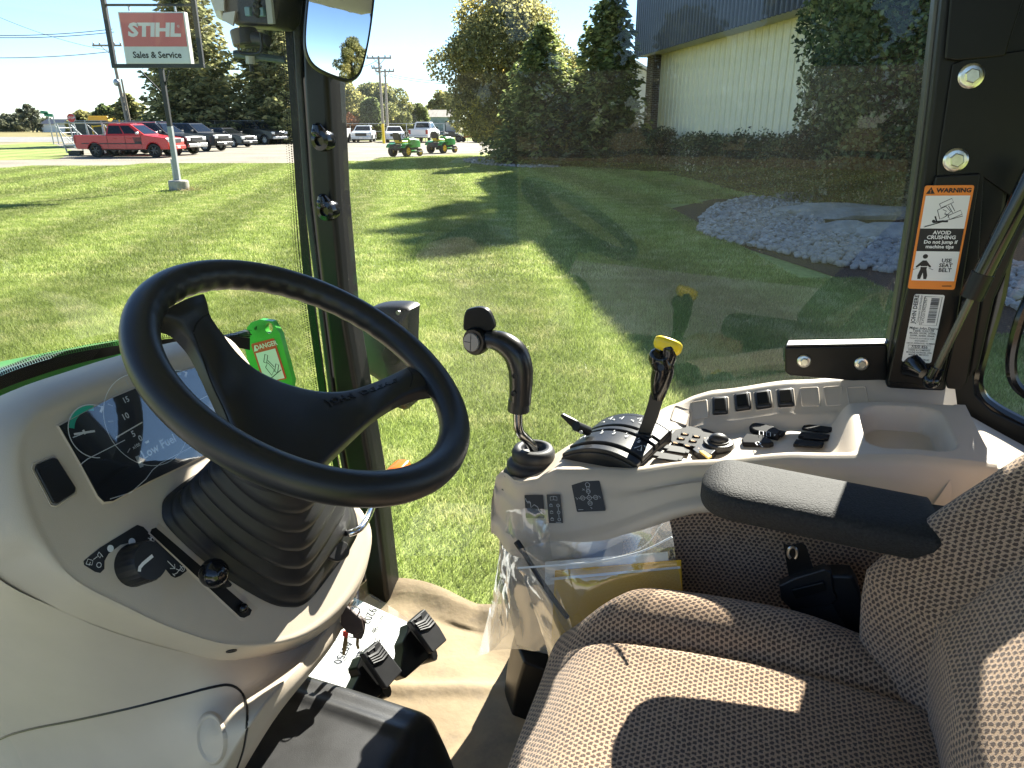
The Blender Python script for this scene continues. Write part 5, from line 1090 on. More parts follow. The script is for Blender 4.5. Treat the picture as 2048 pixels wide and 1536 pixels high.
# ================================================================== DASHBOARD
DN = (FV * -.92 + ZV * .39).normalized(); D0 = T(.70, .7, 1.41)
def dp(px, py, off=0): return U(px, py, plane=(D0 + DN * off, DN))
dash = thing('dashboard', 'beige instrument dashboard with black gauge cluster, bellows and round knob', 'dashboard', T(.7, .75, FL))
A = [(403, 714), (342, 728), (239, 768), (130, 812), (66, 848), (40, 905), (52, 990), (92, 1088), (148, 1158), (244, 1210), (360, 1262), (480, 1290), (610, 1264), (700, 1180), (733, 1085), (716, 1030), (640, 980), (520, 880), (446, 764)]
B = [(403, 686), (342, 691), (239, 713), (120, 749), (0, 794), (-80, 880), (-90, 1010), (-30, 1130), (100, 1208), (210, 1256), (345, 1297), (470, 1320), (620, 1284), (708, 1196), (741, 1095), (724, 1022), (652, 968), (532, 862), (456, 735)]
Bo = [-.13, -.13, -.13, -.12, -.10, -.08, -.07, -.065, -.06, -.06, -.06, -.06, -.06, -.06, -.06, -.06, -.08, -.10, -.12]
A3 = cromv([dp(*p) for p in A], 5, True); B3 = cromv([dp(*p, o) for p, o in zip(B, Bo)], 5, True)
cA = sum(A3, Vector()) / len(A3)
rings = [[cA + (p - cA) * .965 for p in A3], [cA + (p - cA) * .985 - DN * .0008 for p in A3]]
nA = len(A3)
for k in range(0, 9):
    th = k / 8 * math.pi / 2; rr = []
    for i, (a, b) in enumerate(zip(A3, B3)):
        d = b - a; dep = -d.dot(DN); lat = d + DN * dep
        key = i / 5
        soft = 1.0 if (key < 7 or key > 15.5) else .0
        t = k / 8
        if soft: rr.append(a + lat * (1 - math.cos(th)) ** .0 * math.sin(th) ** 1.0 - DN * dep * (1 - math.cos(th)))
        else:
            q = min(1, t / .35); e = max(0, (t - .35) / .65)       # small edge radius, then a straight wall
            rr.append(a + lat * (.30 * math.sin(q * math.pi / 2) + .70 * e) - DN * dep * (.22 * (1 - math.cos(q * math.pi / 2)) + .78 * e))
    rings.append(rr)
# tuck the back in
rings.append([p - DN * .02 for p in B3])
shell = MB().loft(rings, True, True, False).build('dash_housing', BEIGE, dash, sharp=60)
# rounded lower skirt with hatch
rows = []
R_low = .60
r0 = [(-60, 1120), (30, 1175), (100, 1208), (210, 1256), (345, 1297), (470, 1319), (600, 1290), (690, 1216)]
r3 = [(-160, 1700), (-60, 1690), (30, 1680), (130, 1670), (230, 1660), (310, 1650), (362, 1640), (395, 1630)]
r2 = [(-120, 1500), (-10, 1500), (70, 1500), (170, 1500), (290, 1495), (390, 1480), (450, 1462), (505, 1440)]
r1 = [(-80, 1280), (20, 1310), (90, 1335), (200, 1365), (330, 1390), (450, 1385), (545, 1352), (618, 1305)]
def mixR(p, px, tgt): f, r, z = frz(p); return U(*px, R=r + (tgt - r))
top_pts = [dp(*p, -.058) for p in r0]
for q_ in (r0, r1, r2, r3):
    for _ in range(4): q_.insert(0, (q_[0][0] - 110, q_[0][1] - 12))
top_pts = [dp(*p, -.058) for p in r0]
rows.append([p - DN * .004 for p in top_pts])
rows.append([U(*px, R=.55 * frz(t)[1] + .45 * R_low + (.012 if i > 9 else 0)) for i, (px, t) in enumerate(zip(r1, top_pts))])
rows.append([U(*px, R=R_low + .01 * (i > 10)) for i, px in enumerate(r2)]); rows.append([U(*px, R=R_low - .005) for px in r3])
# edge turning to the rear, then the far side
def dense(rows, n1=6, n2=8):
    cols = [cromv(r, n1) for r in rows]; out = [cromv(c, n2) for c in zip(*cols)]; return [list(x) for x in zip(*out)]
gr = dense(rows)
lip = [r[-1] for r in gr]; m = len(lip)
strip_px = cromv([(708, 1200, 0), (664, 1292, 0), (545, 1445, 0), (430, 1640, 0)], (m - 1) // 3)
while len(strip_px) < m: strip_px.append(strip_px[-1])
ex1, ex2, ex3 = [], [], []
for p, q in zip(lip, strip_px):
    f, r, z = frz(p); c = U(q.x, q.y, R=r + .075); ex1.append(p.lerp(c, .12) + (p - EYE).normalized() * -.002); ex2.append(p.lerp(c, .55) - RV * .006); ex3.append(c)
skirt_rows = [list(r) + [a, b, c, c + FV * .10 + RV * .012, c + FV * .2] for r, a, b, c in zip(gr, ex1, ex2, ex3)]
skirt = MB().loft(skirt_rows, closed=False).build('lower_skirt', BEIGE, dash, sharp=0)
sk_t = tree_of(skirt); sh_t = tree_of(shell)
def onskirt(px, py, l=0): p, n = cast(sk_t, px, py, l); return p
seam = [(-60, 1520), (0, 1478), (60, 1458), (150, 1440), (250, 1418), (350, 1393), (430, 1373), (462, 1371), (482, 1384), (493, 1410), (494, 1450), (486, 1500), (470, 1545)]
sp_ = [onskirt(*p, .0002) for p in crom(seam, 5)]; sp_ = [p for p in sp_ if p]
MB().tube(sp_, .0019, 6).build('hatch_seam', BLACKS, skirt)
oval = []
ce2, nrm = cast(sk_t, 424, 1478)
uu = (onskirt(445, 1470) - ce2).normalized(); vv = (onskirt(420, 1500) - ce2).normalized()
prof = [(1.0, .0006), (.97, .0004), (.90, -.0035), (.75, -.007), (.4, -.009), (0, -.0095)]
rg = []
for k, dpt in ((1.16, .0001), (1.08, .0026), (1.0, .0042), (.93, .0040), (.84, .0014), (.6, .0003), (.3, .0002)):
    ring_ = []
    for a in range(28):
        ca, sa = math.cos(2 * math.pi * a / 28), math.sin(2 * math.pi * a / 28); px = 424 + 27 * k * ca + 3 * sa * k; py = 1476 + 47 * k * sa
        ring_.append(onskirt(px, py, dpt))
    if all(ring_): rg.append(ring_)
if len(rg) > 2: MB().loft(rg, True, False, True).build('finger_pull', BEIGE, skirt, sharp=25)
sc_, sn_ = cast(sh_t, 463, 1301, .0003)
if sc_: MB().lathe([(.0075, 0), (.0072, .0012), (.005, .0012), (.0045, .0004), (0, .0004)], sc_, sn_, 16).build('screw', BLACKS, shell)
# instrument cluster
class DQ:                                   # decal space on the dash plane from photo pixels
    pass
def dface(pts, name, mat, th, parent, bev=0, lift=0): return MB().prism([dp(*p, lift) for p in pts], DN * th).build(name, mat, parent, bevel=bev, smooth=bool(bev))
clo = [(118, 852), (215, 800), (330, 752), (392, 735), (408, 738), (424, 760), (472, 850), (478, 870), (400, 915), (300, 962), (226, 1002), (208, 1004), (196, 992), (160, 925)]
MB().loft([[dp(*p, .0045) for p in clo], [cA * 0 + dp(*p, .0005) for p in [(x + (x - 300) * .035, y + (y - 868) * .035) for x, y in clo]]], True, False, False).build('cluster_bezel', BEIGE, dash, sharp=50)
clus = dface(clo, 'instrument_cluster', M('cluster_black', (.008, .009, .011), .5), .0028, dash)
GCOV = glassmat('cluster_cover', (.97, .98, 1.0), .0, .0, 1.5, 3.2, .03)
q_ = MB().poly([dp(*p, .0065) for p in clo]).build('cluster_glass', GCOV, dash, smooth=False)
def ink(name, strokes, w, mat, lift=.0032): 
    mb = MB()
    for st in strokes: mb.ribbon([dp(x, y, lift) for x, y in st], w, DN)
    return mb.build(name, mat, clus, smooth=False, kind='stuff')
ex, ey = dp(300, 860) , None
def ell(cx, cy, ax, ay, bx, by, a0, a1, n=22): return [(cx + ax * math.cos(rad(a)) + bx * math.sin(rad(a)), cy + ay * math.cos(rad(a)) + by * math.sin(rad(a))) for a in [a0 + (a1 - a0) * i / n for i in range(n + 1)]]
# wheel-plane like dials are circles on the dash plane: axes from the plane itself
def dial(cx, cy, r, a0, a1, n=26):
    c = dp(cx, cy, .0032); v = (ZV - DN * ZV.dot(DN)).normalized(); return [c + RV * r * math.cos(rad(a)) + v * r * math.sin(rad(a)) for a in [a0 + (a1 - a0) * i / n for i in range(n + 1)]]
def ink3(name, strokes, w, mat):
    mb = MB()
    for st in strokes: mb.ribbon(st, w, DN)
    return mb.build(name, mat, clus, smooth=False, kind='stuff')
GREENP = M('gauge_green', (.02, .42, .28), .5); LINEW = M('gauge_line', (.75, .78, .80), .5)
for nm, (cx, cy, r) in (('fuel_gauge', (190, 862, .033)), ('temperature_gauge', (364, 782, .030))):
    ink3(nm, [dial(cx, cy, r, 40, 250), [dial(cx, cy, r * .9, 172, 172.1)[0], dial(cx, cy, r * .15, 150, 150.1)[0]]], .0011, LINEW)
    ink3('gauge_band', [dial(cx, cy, r * .87, 62, 150)], .0065, GREENP if nm == 'fuel_gauge' else M('gauge_dim', (.20, .26, .25), .5))
    ink3('needle', [[dial(cx, cy, r * .82, 165, 165.1)[0], dp(cx, cy, .0034)]], .0026, WHITEP); MB().poly(dial(cx, cy, r * .28, 0, 345, 18)).build('needle_hub', M('hub_black', (.004, .004, .004), .4), clus, smooth=False)
    ink3('gauge_mark', [[dial(cx, cy, r * .78, 42, 42.1)[0], dial(cx, cy, r * 1.05, 42, 42.1)[0]]], .0030, WHITEP)
cx, cy = 296, 838
ink3('tachometer_ring', [dial(cx, cy, .062, -60, 300, 50)], .0009, LINEW); ink3('tachometer_tick', [[dial(cx, cy, .057, a, a + .1)[0], dial(cx, cy, .050, a, a + .1)[0]] for a in range(0, 230, 23)], .0012, GREYP)
ink3('needle', [[dial(cx, cy, .055, 183, 183.1)[0], dial(cx, cy, .01, 183, 183.1)[0]]], .0016, WHITEP)
cf = Fr(dp(0, 0), RV, (ZV - DN * ZV.dot(DN)).normalized(), DN)
def ctext(s, px, py, size, mat=LINEW): text('lettering', s, Fr(dp(px, py, .0034), RV, cf.v, DN), size, mat, clus, ext=0, lift=0, off=size * .02)
ctext('10', 251, 833, .011); ctext('5', 267, 868, .011); ctext('0', 281, 877, .011); ctext('15', 252, 800, .010); ctext('Low Fuel', 318, 893, .016); ctext('x100', 273, 892, .006)
ink('cluster_line', [[(160, 930), (175, 918), (250, 880)], [(220, 998), (262, 985), (292, 958), (305, 940), (322, 926), (470, 848)], [(372, 812), (436, 782)]], .0010, LINEW)
ink('bar_symbol', [[(274, 912), (284, 934)]], .006, M('bar_grey', (.45, .5, .52), .5))
MB().poly([dp(x, y, .0034) for x, y in ((365, 803), (373, 796), (380, 804), (372, 812))]).build('warning_lamp', REDP, clus, smooth=False)
ink('bar_symbol', [[(291, 886), (298, 882)], [(166, 860), (171, 868)]], .003, WHITEP)
# rocker blank left of the cluster
pk = [(66, 928), (104, 913), (112, 915), (152, 978), (150, 988), (112, 1012), (102, 1010), (64, 938)]
MB().loft([[dp(*p, .0006) for p in [(x + (x - 107) * .06, y + (y - 962) * .06) for x, y in pk]], [dp(*p, .0016) for p in pk], [dp(*p, .0005) for p in [(107 + (x - 107) * .94, 962 + (y - 962) * .94) for x, y in pk]]], True).build('blank_recess', BEIGE, dash, sharp=20)
bk = dface([(107 + (x - 107) * .93, 962 + (y - 962) * .93) for x, y in pk], 'blank_switch', BLACK, .004, dash, .0018)
dface([(107 + (x - 107) * .62, 962 + (y - 962) * .72) for x, y in pk], 'switch_face', BLACK, .0008, bk, 0, .0042)
# knob decal and the knob
dd = [(262, 1057), (274, 1050), (286, 1054), (316, 1085), (368, 1132), (373, 1142), (360, 1152), (350, 1156), (342, 1152), (318, 1122), (300, 1100), (278, 1088), (262, 1085), (240, 1090), (216, 1108), (208, 1122), (208, 1138), (200, 1146), (190, 1144), (168, 1130), (167, 1122), (200, 1095)]
dec = dface(dd, 'knob_decal', BLACK, .0008, dash)
def dink(name, strokes, w, parent=dec, lift=.0011, mat=WHITEP):
    mb = MB()
    for st in strokes: mb.ribbon([dp(x, y, lift) for x, y in st], w, DN)
    return mb.build(name, mat, parent, smooth=False, kind='stuff')
dink('arrow_symbol', [[(302, 1092), (324, 1112)], [(330, 1117), (350, 1137)], [(302, 1102), (302, 1092), (313, 1093)], [(340, 1137), (350, 1137), (349, 1128)], [(324, 1114), (327, 1110), (330, 1114), (327, 1118), (324, 1114)]], .0010)
dink('tractor_symbol', [[(292, 1088), (300, 1083), (304, 1075), (300, 1073)], [(296, 1076), (301, 1078), (306, 1084)], [(286, 1091), (292, 1087)], [(346, 1150), (354, 1146), (360, 1138)], [(352, 1138), (360, 1141)], [(360, 1131), (366, 1140)], [(345, 1147), (350, 1152)]], .0010)
for x, y, r in ((264, 1084, .0048), (221, 1097, .0042)): MB().poly([dp(x, y, .0012) + (RV * math.cos(a) + cf.v * math.sin(a)) * r for a in [k * math.pi / 8 for k in range(16)]]).build('position_dot', WHITEP, dec, smooth=False)
for x, y, r in ((198, 1130, .0028), (304, 1080, .003), (365, 1138, .003)):
    c = dp(x, y, .0012); dk = MB().ribbon([c + (RV * math.cos(a) + cf.v * math.sin(a)) * r for a in [k * math.pi / 8 for k in range(17)]], .0008, DN).build('ring_symbol', WHITEP, dec, smooth=False)
dink('washer_symbol', [[(172, 1128), (176, 1118), (186, 1121), (184, 1130), (172, 1128)], [(178, 1131), (181, 1124)], [(187, 1119), (195, 1113)], [(198, 1104), (203, 1110), (200, 1116), (195, 1110), (198, 1104)], [(202, 1108), (206, 1114)]], .0007)
kc = dp(268, 1130, .0); knob = None
kp = [(.026, 0), (.0255, .006), (.0245, .026), (.0225, .030), (.0, .0305)]
nk = 72; rg = []
for r_, h_ in kp: rg.append([kc + DN * h_ + (RV * math.cos(2 * math.pi * k / nk) + cf.v * math.sin(2 * math.pi * k / nk)) * (r_ * (1 - (.05 if (k % 3 == 0 and .004 < h_ < .028) else 0))) for k in range(nk)])
knob = MB().loft(rg, True, False, True).build('rotary_knob', BLACK, dash, sharp=30)
MB().ribbon([kc + DN * .0312 + RV * a + cf.v * b for a, b in ((-.021, -.002), (-.018, .0015), (-.012, .003), (.004, .004))], .0042, DN).build('knob_pointer', WHITEP, knob, smooth=False)
# slot with the ball lever
sl = [(300, 1066), (303, 1058), (312, 1055), (504, 1220), (500, 1230), (488, 1236), (480, 1234)]
MB().loft([[dp(*p, .0003) for p in [(x + (x - 402) * .035 + (8 if i in (2, 3) else -3), y + (y - 1145) * .035 + (-6 if i in (2, 3) else 4)) for i, (x, y) in enumerate(sl)]], [dp(*p, .0016) for p in sl]], True).build('slot_lip', BEIGE, dash, sharp=20)
slot = dface(sl, 'lever_slot', M('slot_black', (.004, .004, .004), .7), .0009, dash)
lv0, lv1 = dp(444, 1172, .001), dp(428, 1146, .045)
MB().box(lv0.lerp(dp(440, 1165, .02), .5), (.006, .002, .014), (dp(480, 1215) - dp(420, 1150)).normalized(), DN.cross((dp(480, 1215) - dp(420, 1150)).normalized()), DN).build('lever_blade', BLACKS, dash)
MB().sphere(lv1, .0185, 20, 12).build('lever_ball', BLACKG, dash); MB().sphere(dp(486, 1216, .006), .007, 10, 7).build('slot_button', BLACKG, slot)
# steering column bellows
nW = (FV * -math.sin(rad(31.8)) + ZV * math.cos(rad(31.8))).normalized(); WC = T(.457, .70, 1.527)
bo = [(432, 938), (352, 988), (335, 1022), (352, 1062), (440, 1140), (530, 1196), (575, 1208), (608, 1200), (650, 1150), (698, 1085), (706, 1050), (690, 1000), (655, 945), (560, 905)]
bot = cromv([dp(*p, .001) for p in bo], 5, True)
axc = WC - nW * .115
upw = (FV - nW * FV.dot(nW)).normalized()
bc_ = sum(bot, Vector()) / len(bot)
topr = []
for p in bot:
    d = (p - bc_); d = (d - nW * d.dot(nW)); topr.append(axc + d.normalized() * min(d.length, .085) * .62)
rg = [[bc_ + (p - bc_) * 1.045 + DN * .0006 for p in bot], [bc_ + (p - bc_) * 1.035 + DN * .006 for p in bot]]
NF = 7
for i in range(NF):
    for ph, k in ((0, 1.0), (.22, 1.015), (.45, .985), (.62, .90), (.85, .90)):
        t = (i + ph) / NF; shrink = k
        rg.append([(p.lerp(q, t ** .95) - (bc_.lerp(axc, t))) * shrink + bc_.lerp(axc, t) + DN * .006 * (1 - t) for p, q in zip(bot, topr)])
rg.append(topr)
bel = MB().loft(rg, True, False, True).build('column_bellows', RUBBER, dash, sharp=0)
MB().loft([[axc + (RV * math.cos(a) * r + upw * math.sin(a) * r) + nW * h for a in [2 * math.pi * k / 24 for k in range(24)]] for r, h in ((.060, -.03), (.058, .0), (.052, .022), (.040, .034), (.0, .036))], True).build('column_shroud', BLACK, dash, sharp=40)
# tilt paddle, chrome handle, ignition plate with decal on the right end of the dash
pdp = [dp(x, y, .03) for x, y in crom([(650, 1096), (664, 1086), (690, 1082), (700, 1095), (698, 1112), (680, 1123), (662, 1118), (648, 1108)], 4, True)]
MB().prism(pdp, DN * -.008).build('tilt_paddle', BLACK, dash, bevel=.003); MB().tube([dp(668, 1092, .025), dp(664, 1076, .012), dp(676, 1050, .005)], .006, 8).build('paddle_stem', BLACKS, dash)
MB().tube(cromv([dp(682, 1064, .02), dp(700, 1066, .045), dp(722, 1055, .055), dp(738, 1030, .05), dp(748, 1002, .03)], 6), .0058, 10).build('chrome_lever', CHROME, dash)
dface([(688, 1040), (693, 1034), (701, 1042), (697, 1050)], 'lever_decal', BLACKS, .001, dash)
# keys hanging from the ignition under the right end of the dash
kb = U(690, 1205, R=.93)
keys = thing('key_bunch', 'bunch of keys with brown leather fob hanging below the dash', 'keys', U(700, 1300, R=.93))
K = lambda x, y, d=0: U(x, y, R=.93 + d)
BRASS = M('key_brass', (.32, .24, .12), .35, .9); FOB = M('brown_leather', (.06, .04, .035), .55, var=.2, vs=60)
MB().tube([K(694 + 4 * math.cos(a), 1206 + 20 * math.sin(a)) for a in [k * math.pi / 10 for k in range(20)]], .0013, 6, closed=True).build('key_ring', M('copper_ring', (.35, .2, .14), .3, .9), keys)
MB().tube([K(706 + 14 * math.cos(a), 1222 + 10 * math.sin(a), -.004) for a in [k * math.pi / 8 for k in range(16)]], .0012, 6, closed=True).build('key_ring', ZINC, keys)
for nm, px, dd_ in (('leather_fob', [(682, 1216), (690, 1212), (708, 1228), (722, 1240), (726, 1262), (710, 1272), (694, 1266), (680, 1250)], -.012), ('leather_fob', [(718, 1232), (730, 1244), (727, 1268), (722, 1280), (706, 1276), (702, 1262), (712, 1246)], .004)):
    MB().prism([K(x, y, dd_) for x, y in px], RV * .006).build(nm, FOB, keys, bevel=.002)
def key(pts, d): MB().prism([K(x, y, d) for x, y in pts], RV * .002).build('key', BRASS, keys, bevel=.0005)
key([(690, 1262), (696, 1264), (694, 1290), (689, 1311), (684, 1312), (685, 1290)], -.002); key([(684, 1252), (688, 1257), (668, 1270), (662, 1272), (664, 1266)], .002); key([(712, 1276), (718, 1276), (717, 1290), (719, 1298), (714, 1299), (711, 1288)], .006); key([(676, 1248), (681, 1252), (664, 1262), (667, 1256)], .008)
MB().prism([K(x, y, -.003) for x, y in ((686, 1262), (696, 1266), (694, 1276), (685, 1272))], RV * .003).build('red_tag', REDP, keys); MB().prism([K(x, y, -.003) for x, y in ((700, 1226), (712, 1230), (708, 1240), (700, 1236))], RV * .003).build('red_tag', REDP, keys)

# ================================================================== STEERING WHEEL
wheel_o = thing('steering_wheel', 'black two-spoke steering wheel with wide moulded hub', 'steering wheel', WC - nW * .1)
wa = RV.copy(); wb_ = nW.cross(wa).normalized()
if wb_.dot(FV) < 0: wb_ = -wb_
rr = []
N1, N2 = 180, 20
for i in range(N1):
    a = 2 * math.pi * i / N1; d = wa * math.cos(a) + wb_ * math.sin(a); c = WC + d * .1865; ring_ = []
    grip = max(0, math.cos(a - rad(65))) ** 1.5
    for k in range(N2):
        b = 2 * math.pi * k / N2; inner = max(0, -math.cos(b)) ** 2
        rad_ = .0193 + .0011 * math.sin(a * 44) * inner * (1 if .25 < grip else 0) + .0006 * abs(math.sin(b))
        ring_.append(c + d * math.cos(b) * rad_ + nW * math.sin(b) * rad_ * .93)
    rr.append(ring_)
V = [p for r in rr for p in r]; Fc = []
for i in range(N1):
    for k in range(N2): Fc.append((i * N2 + k, i * N2 + (k + 1) % N2, ((i + 1) % N1) * N2 + (k + 1) % N2, ((i + 1) % N1) * N2 + k))
WHEELM = M('wheel_rubber', (.0125, .0125, .0135), .40, var=.18, vs=18, bump=.22, bs=1100, dist=.0005)
mk('rim', V, Fc, WHEELM, wheel_o, sharp=0)
zs = 800 / 2048
def wz(zx, zy, off): return U(200 + zx * zs, 500 + zy * zs, plane=(WC + nW * off, nW))
sec = [((545, 215), (300, 325), .001), ((562, 262), (385, 350), -.002), ((580, 330), (440, 400), -.010), ((650, 430), (500, 480), -.020), ((720, 520), (582, 650), -.033), ((800, 590), (650, 800), -.044), ((890, 640), (725, 970), -.052), ((985, 676), (830, 1062), -.056), ((1090, 702), (985, 1112), -.058), ((1190, 712), (1110, 1112), -.056), ((1295, 702), (1205, 1030), -.052), ((1400, 668), (1320, 920), -.043), ((1490, 630), (1440, 812), -.030), ((1575, 588), (1560, 738), -.014), ((1620, 560), (1650, 705), -.004), ((1660, 530), (1740, 690), .001)]
Ul = cromv([wz(*a, o) for a, b, o in sec], 5); Ll = cromv([wz(*b, o - .004 * (1 if 4 < i < 12 else 0)) for i, (a, b, o) in enumerate(sec)], 5)
rg = []
for u, l in zip(Ul, Ll):
    ax = (l - u); w_ = ax.length; ax.normalize(); e = min(.010, w_ * .2); dpth = .024
    loop = []
    for s in range(9):
        t = s / 8; x = e + (w_ - 2 * e) * t; loop.append(u + ax * x + nW * (.0035 * math.sin(math.pi * t)))
    for q in range(1, 5):
        a = q / 4 * math.pi / 2; loop.append(l - ax * e + ax * e * math.sin(a) + nW * (-e * (1 - math.cos(a))))
    loop.append(l - nW * dpth); loop.append(u - nW * dpth)
    for q in range(0, 4):
        a = (4 - q) / 4 * math.pi / 2; loop.append(u + ax * e - ax * e * math.sin(a) + nW * (-e * (1 - math.cos(a))))
    rg.append(loop)
hub = MB().loft(rg, True, True, True).build('hub_cover', WHEELM, wheel_o, sharp=60)
ht = tree_of(hub)
# parting lines where the soft spoke covers meet the rim, and the seam along the left flank
for pts in ([(478, 420), (500, 370), (540, 335), (590, 322)], [(1545, 585), (1580, 610), (1600, 650), (1588, 700)], [(480, 430), (520, 540), (575, 690), (640, 830), (690, 960), (740, 1025), (820, 1060), (890, 1088)]):
    P = [cast(ht, 200 + x * zs, 500 + y * zs, .0002)[0] for x, y in crom(pts, 6)]; P = [p for p in P if p]
    if len(P) > 3: MB().tube(P, .0009, 5).build('parting_line', M('seam_black', (.003, .003, .003), .8), hub)
p0, n0 = cast(ht, 200 + 1335 * zs, 500 + 738 * zs); pa, _ = cast(ht, 200 + 1170 * zs, 500 + 780 * zs); pb, _ = cast(ht, 200 + 1500 * zs, 500 + 678 * zs)
if p0 and pa and pb:
    # each letter follows the curved spoke
    word = 'JOHN DEERE'; mb_t = None
    for i, ch in enumerate(word):
        if ch == ' ': continue
        t = (i + .5) / len(word); zx = 1150 + (1525 - 1150) * t; zy = 783 + (665 - 783) * t - 22 * math.sin(math.pi * t) * -.5
        p, n = cast(ht, 200 + zx * zs, 500 + zy * zs)
        q, _ = cast(ht, 200 + (zx + 12) * zs, 500 + (zy - 4) * zs)
        if p and q:
            u = (q - p).normalized(); v = n.cross(u)
            text('lettering', ch, Fr(p, u, v, n), .0155, WHEELM, hub, off=.0003, ext=.0007, lift=.0004, sx=1.15)
MB().loft([[WC - nW * h + (wa * math.cos(a) + wb_ * math.sin(a)) * r for a in [2 * math.pi * k / 24 for k in range(24)]] for r, h in ((.03, .075), (.034, .085), (.036, .12))], True).build('hub_boss', BLACKS, wheel_o)
# ================================================================== SIDE CONSOLE
con = thing('side_console', 'beige right hand control console with switches, trays and decals under the window', 'control console', T(-.05, 1.25, FL))
def ip(tab, f):
    tab = sorted(tab); 
    if f <= tab[0][0]: return tab[0][1]
    for (a, x), (b, y) in zip(tab, tab[1:]):
        if f <= b: t = (f - a) / (b - a); t = t * t * (3 - 2 * t) * .4 + t * .6; return x + (y - x) * t
    return tab[-1][1]
ZI = [(.40, 1.17), (.34, 1.185), (.30, 1.20), (.261, 1.224), (.145, 1.234), (.02, 1.265), (-.133, 1.30), (-.303, 1.322), (-.50, 1.33)]      # inner rim height
ZO = [(.40, 1.175), (.34, 1.19), (.24, 1.213), (.18, 1.225), (.094, 1.262), (.008, 1.293), (-.136, 1.329), (-.28, 1.354), (-.50, 1.372)]    # window ledge height
RIN = [(.40, 1.13), (.30, 1.12), (.2, 1.13), (.0, 1.14), (-.3, 1.14), (-.5, 1.12)]
ROUT = 1.432
RO_T = [(.40, 1.195), (.34, 1.215), (.27, 1.25), (.20, 1.295), (.14, 1.35), (.09, 1.40), (.05, 1.425), (.0, 1.432)]
def sstep(a, b, x): t = max(0, min(1, (x - a) / (b - a))); return t * t * (3 - 2 * t)
def rbox(f, r, f0, f1, r0, r1, rd):      # signed distance to a rounded rectangle
    cx, cy = (f0 + f1) / 2, (r0 + r1) / 2; qx, qy = abs(f - cx) - (abs(f1 - f0) / 2 - rd), abs(r - cy) - (abs(r1 - r0) / 2 - rd)
    return math.hypot(max(qx, 0), max(qy, 0)) + min(max(qx, qy), 0) - rd
tr_a, tr_b = U(1700, 850, R=1.27), U(1870, 850, R=1.27)
TF0, TF1 = frz(U(1706, 862, z=1.30))[0], frz(U(1868, 862, z=1.30))[0]
LEDGE0 = 1.355                            # foot of the sloping switch ledge
def ztop(f, r):
    zi, zo, ri = ip(ZI, f), ip(ZO, f), ip(RIN, f)
    r = r + (ROUT - ip(RO_T, f)) * sstep(.12, .20, r - ri) if f > 0 else r
    basin = sstep(.10, .02, f) * sstep(TF0 - .005, TF0 + .05, f)
    floor = zi - .028 * basin - .006
    # rim -> floor
    z = zi + (floor - zi) * sstep(ri + .012, ri + .028, r)
    # rear shoulder with the storage tray sits at rim height
    # back wall up to the ledge
    zl = zo - .040
    if zl < floor + .006: zl = floor + .006
    k = sstep(LEDGE0 - .022, LEDGE0, r); z = z + (zl - z) * k
    k2 = max(0, min(1, (r - LEDGE0) / (1.415 - LEDGE0))); z = z + (zo - zl) * k2 * (1 if r > LEDGE0 else 0)
    rear = sstep(TF0 + .03, TF0 - .0, f)
    if rear > 0:
        zr_ = zi + (zo - zi) * sstep(ri, 1.415, r) * .75; zr_ = zr_ if r < LEDGE0 - .03 else z
        z = z + (max(zr_, 0) - z) * rear if r < LEDGE0 - .03 else z
        d = rbox(f, r, TF1, TF0 - .01, ri + .028, LEDGE0 - .045, .035); z -= .042 * sstep(.003, -.008, d)
    return z
NFc, NRc = 210, 92
FA, FB = .385, -.402
sections = []
for i in range(NFc + 1):
    f = FA + (FB - FA) * i / NFc; ri = ip(RIN, f); zi = ip(ZI, f)
    front = sstep(.30, .385, f)                     # plan rounding at the front end
    ro = ip(RO_T, f); r_in = ri + .055 * front ** 2
    ring_ = []
    flare = .0
    low = 1.02
    # inner side: from the bottom flange up to the rim (slopes outward below the rim)
    zb = 1.075 + .135 * sstep(.26, -.02, f) - .03 * sstep(-.1, -.4, f); 
    hz = zi - zb; side = [(r_in - .02, zb - .012), (r_in - .052, zb - .006), (r_in - .060, zb + .004), (r_in - .058, zb + hz * .22), (r_in - .044, zb + hz * .30), (r_in - .038, zb + hz * .36), (r_in - .026, zb + hz * .62), (r_in - .014, zi - .030), (r_in - .009, zi - .014), (r_in - .004, zi - .006), (r_in + .002, zi - .002)]
    pts = crom([Vector((a, b, 0)) for a, b in side], 3)
    ring_ = [T(f, p[0], p[1]) for p in pts]
    for j in range(1, NRc + 1):
        r = r_in + .002 + (ro - r_in - .002) * j / NRc; ring_.append(T(f, r, ztop(f, r)))
    ring_.append(T(f, ro + .003, ip(ZO, f) - .01)); ring_.append(T(f, ro + .003, .95))
    sections.append(ring_)
cap0 = [[p + FV * .012 * (1 - k) * 0 + (sum(sections[0], Vector()) / len(sections[0]) - p) * k + FV * (.010 * math.sin(k * 2)) for p in sections[0]] for k in (.9, .5, .12, .04)]
shellc = MB().loft(cap0 + sections, closed=False).build('console_shell', BEIGE, con, sharp=50)
ct = tree_of(shellc)
def cp(px, py, l=0): p, n = cast(ct, px, py, l); return p
def cn(px, py): return cast(ct, px, py)[1]
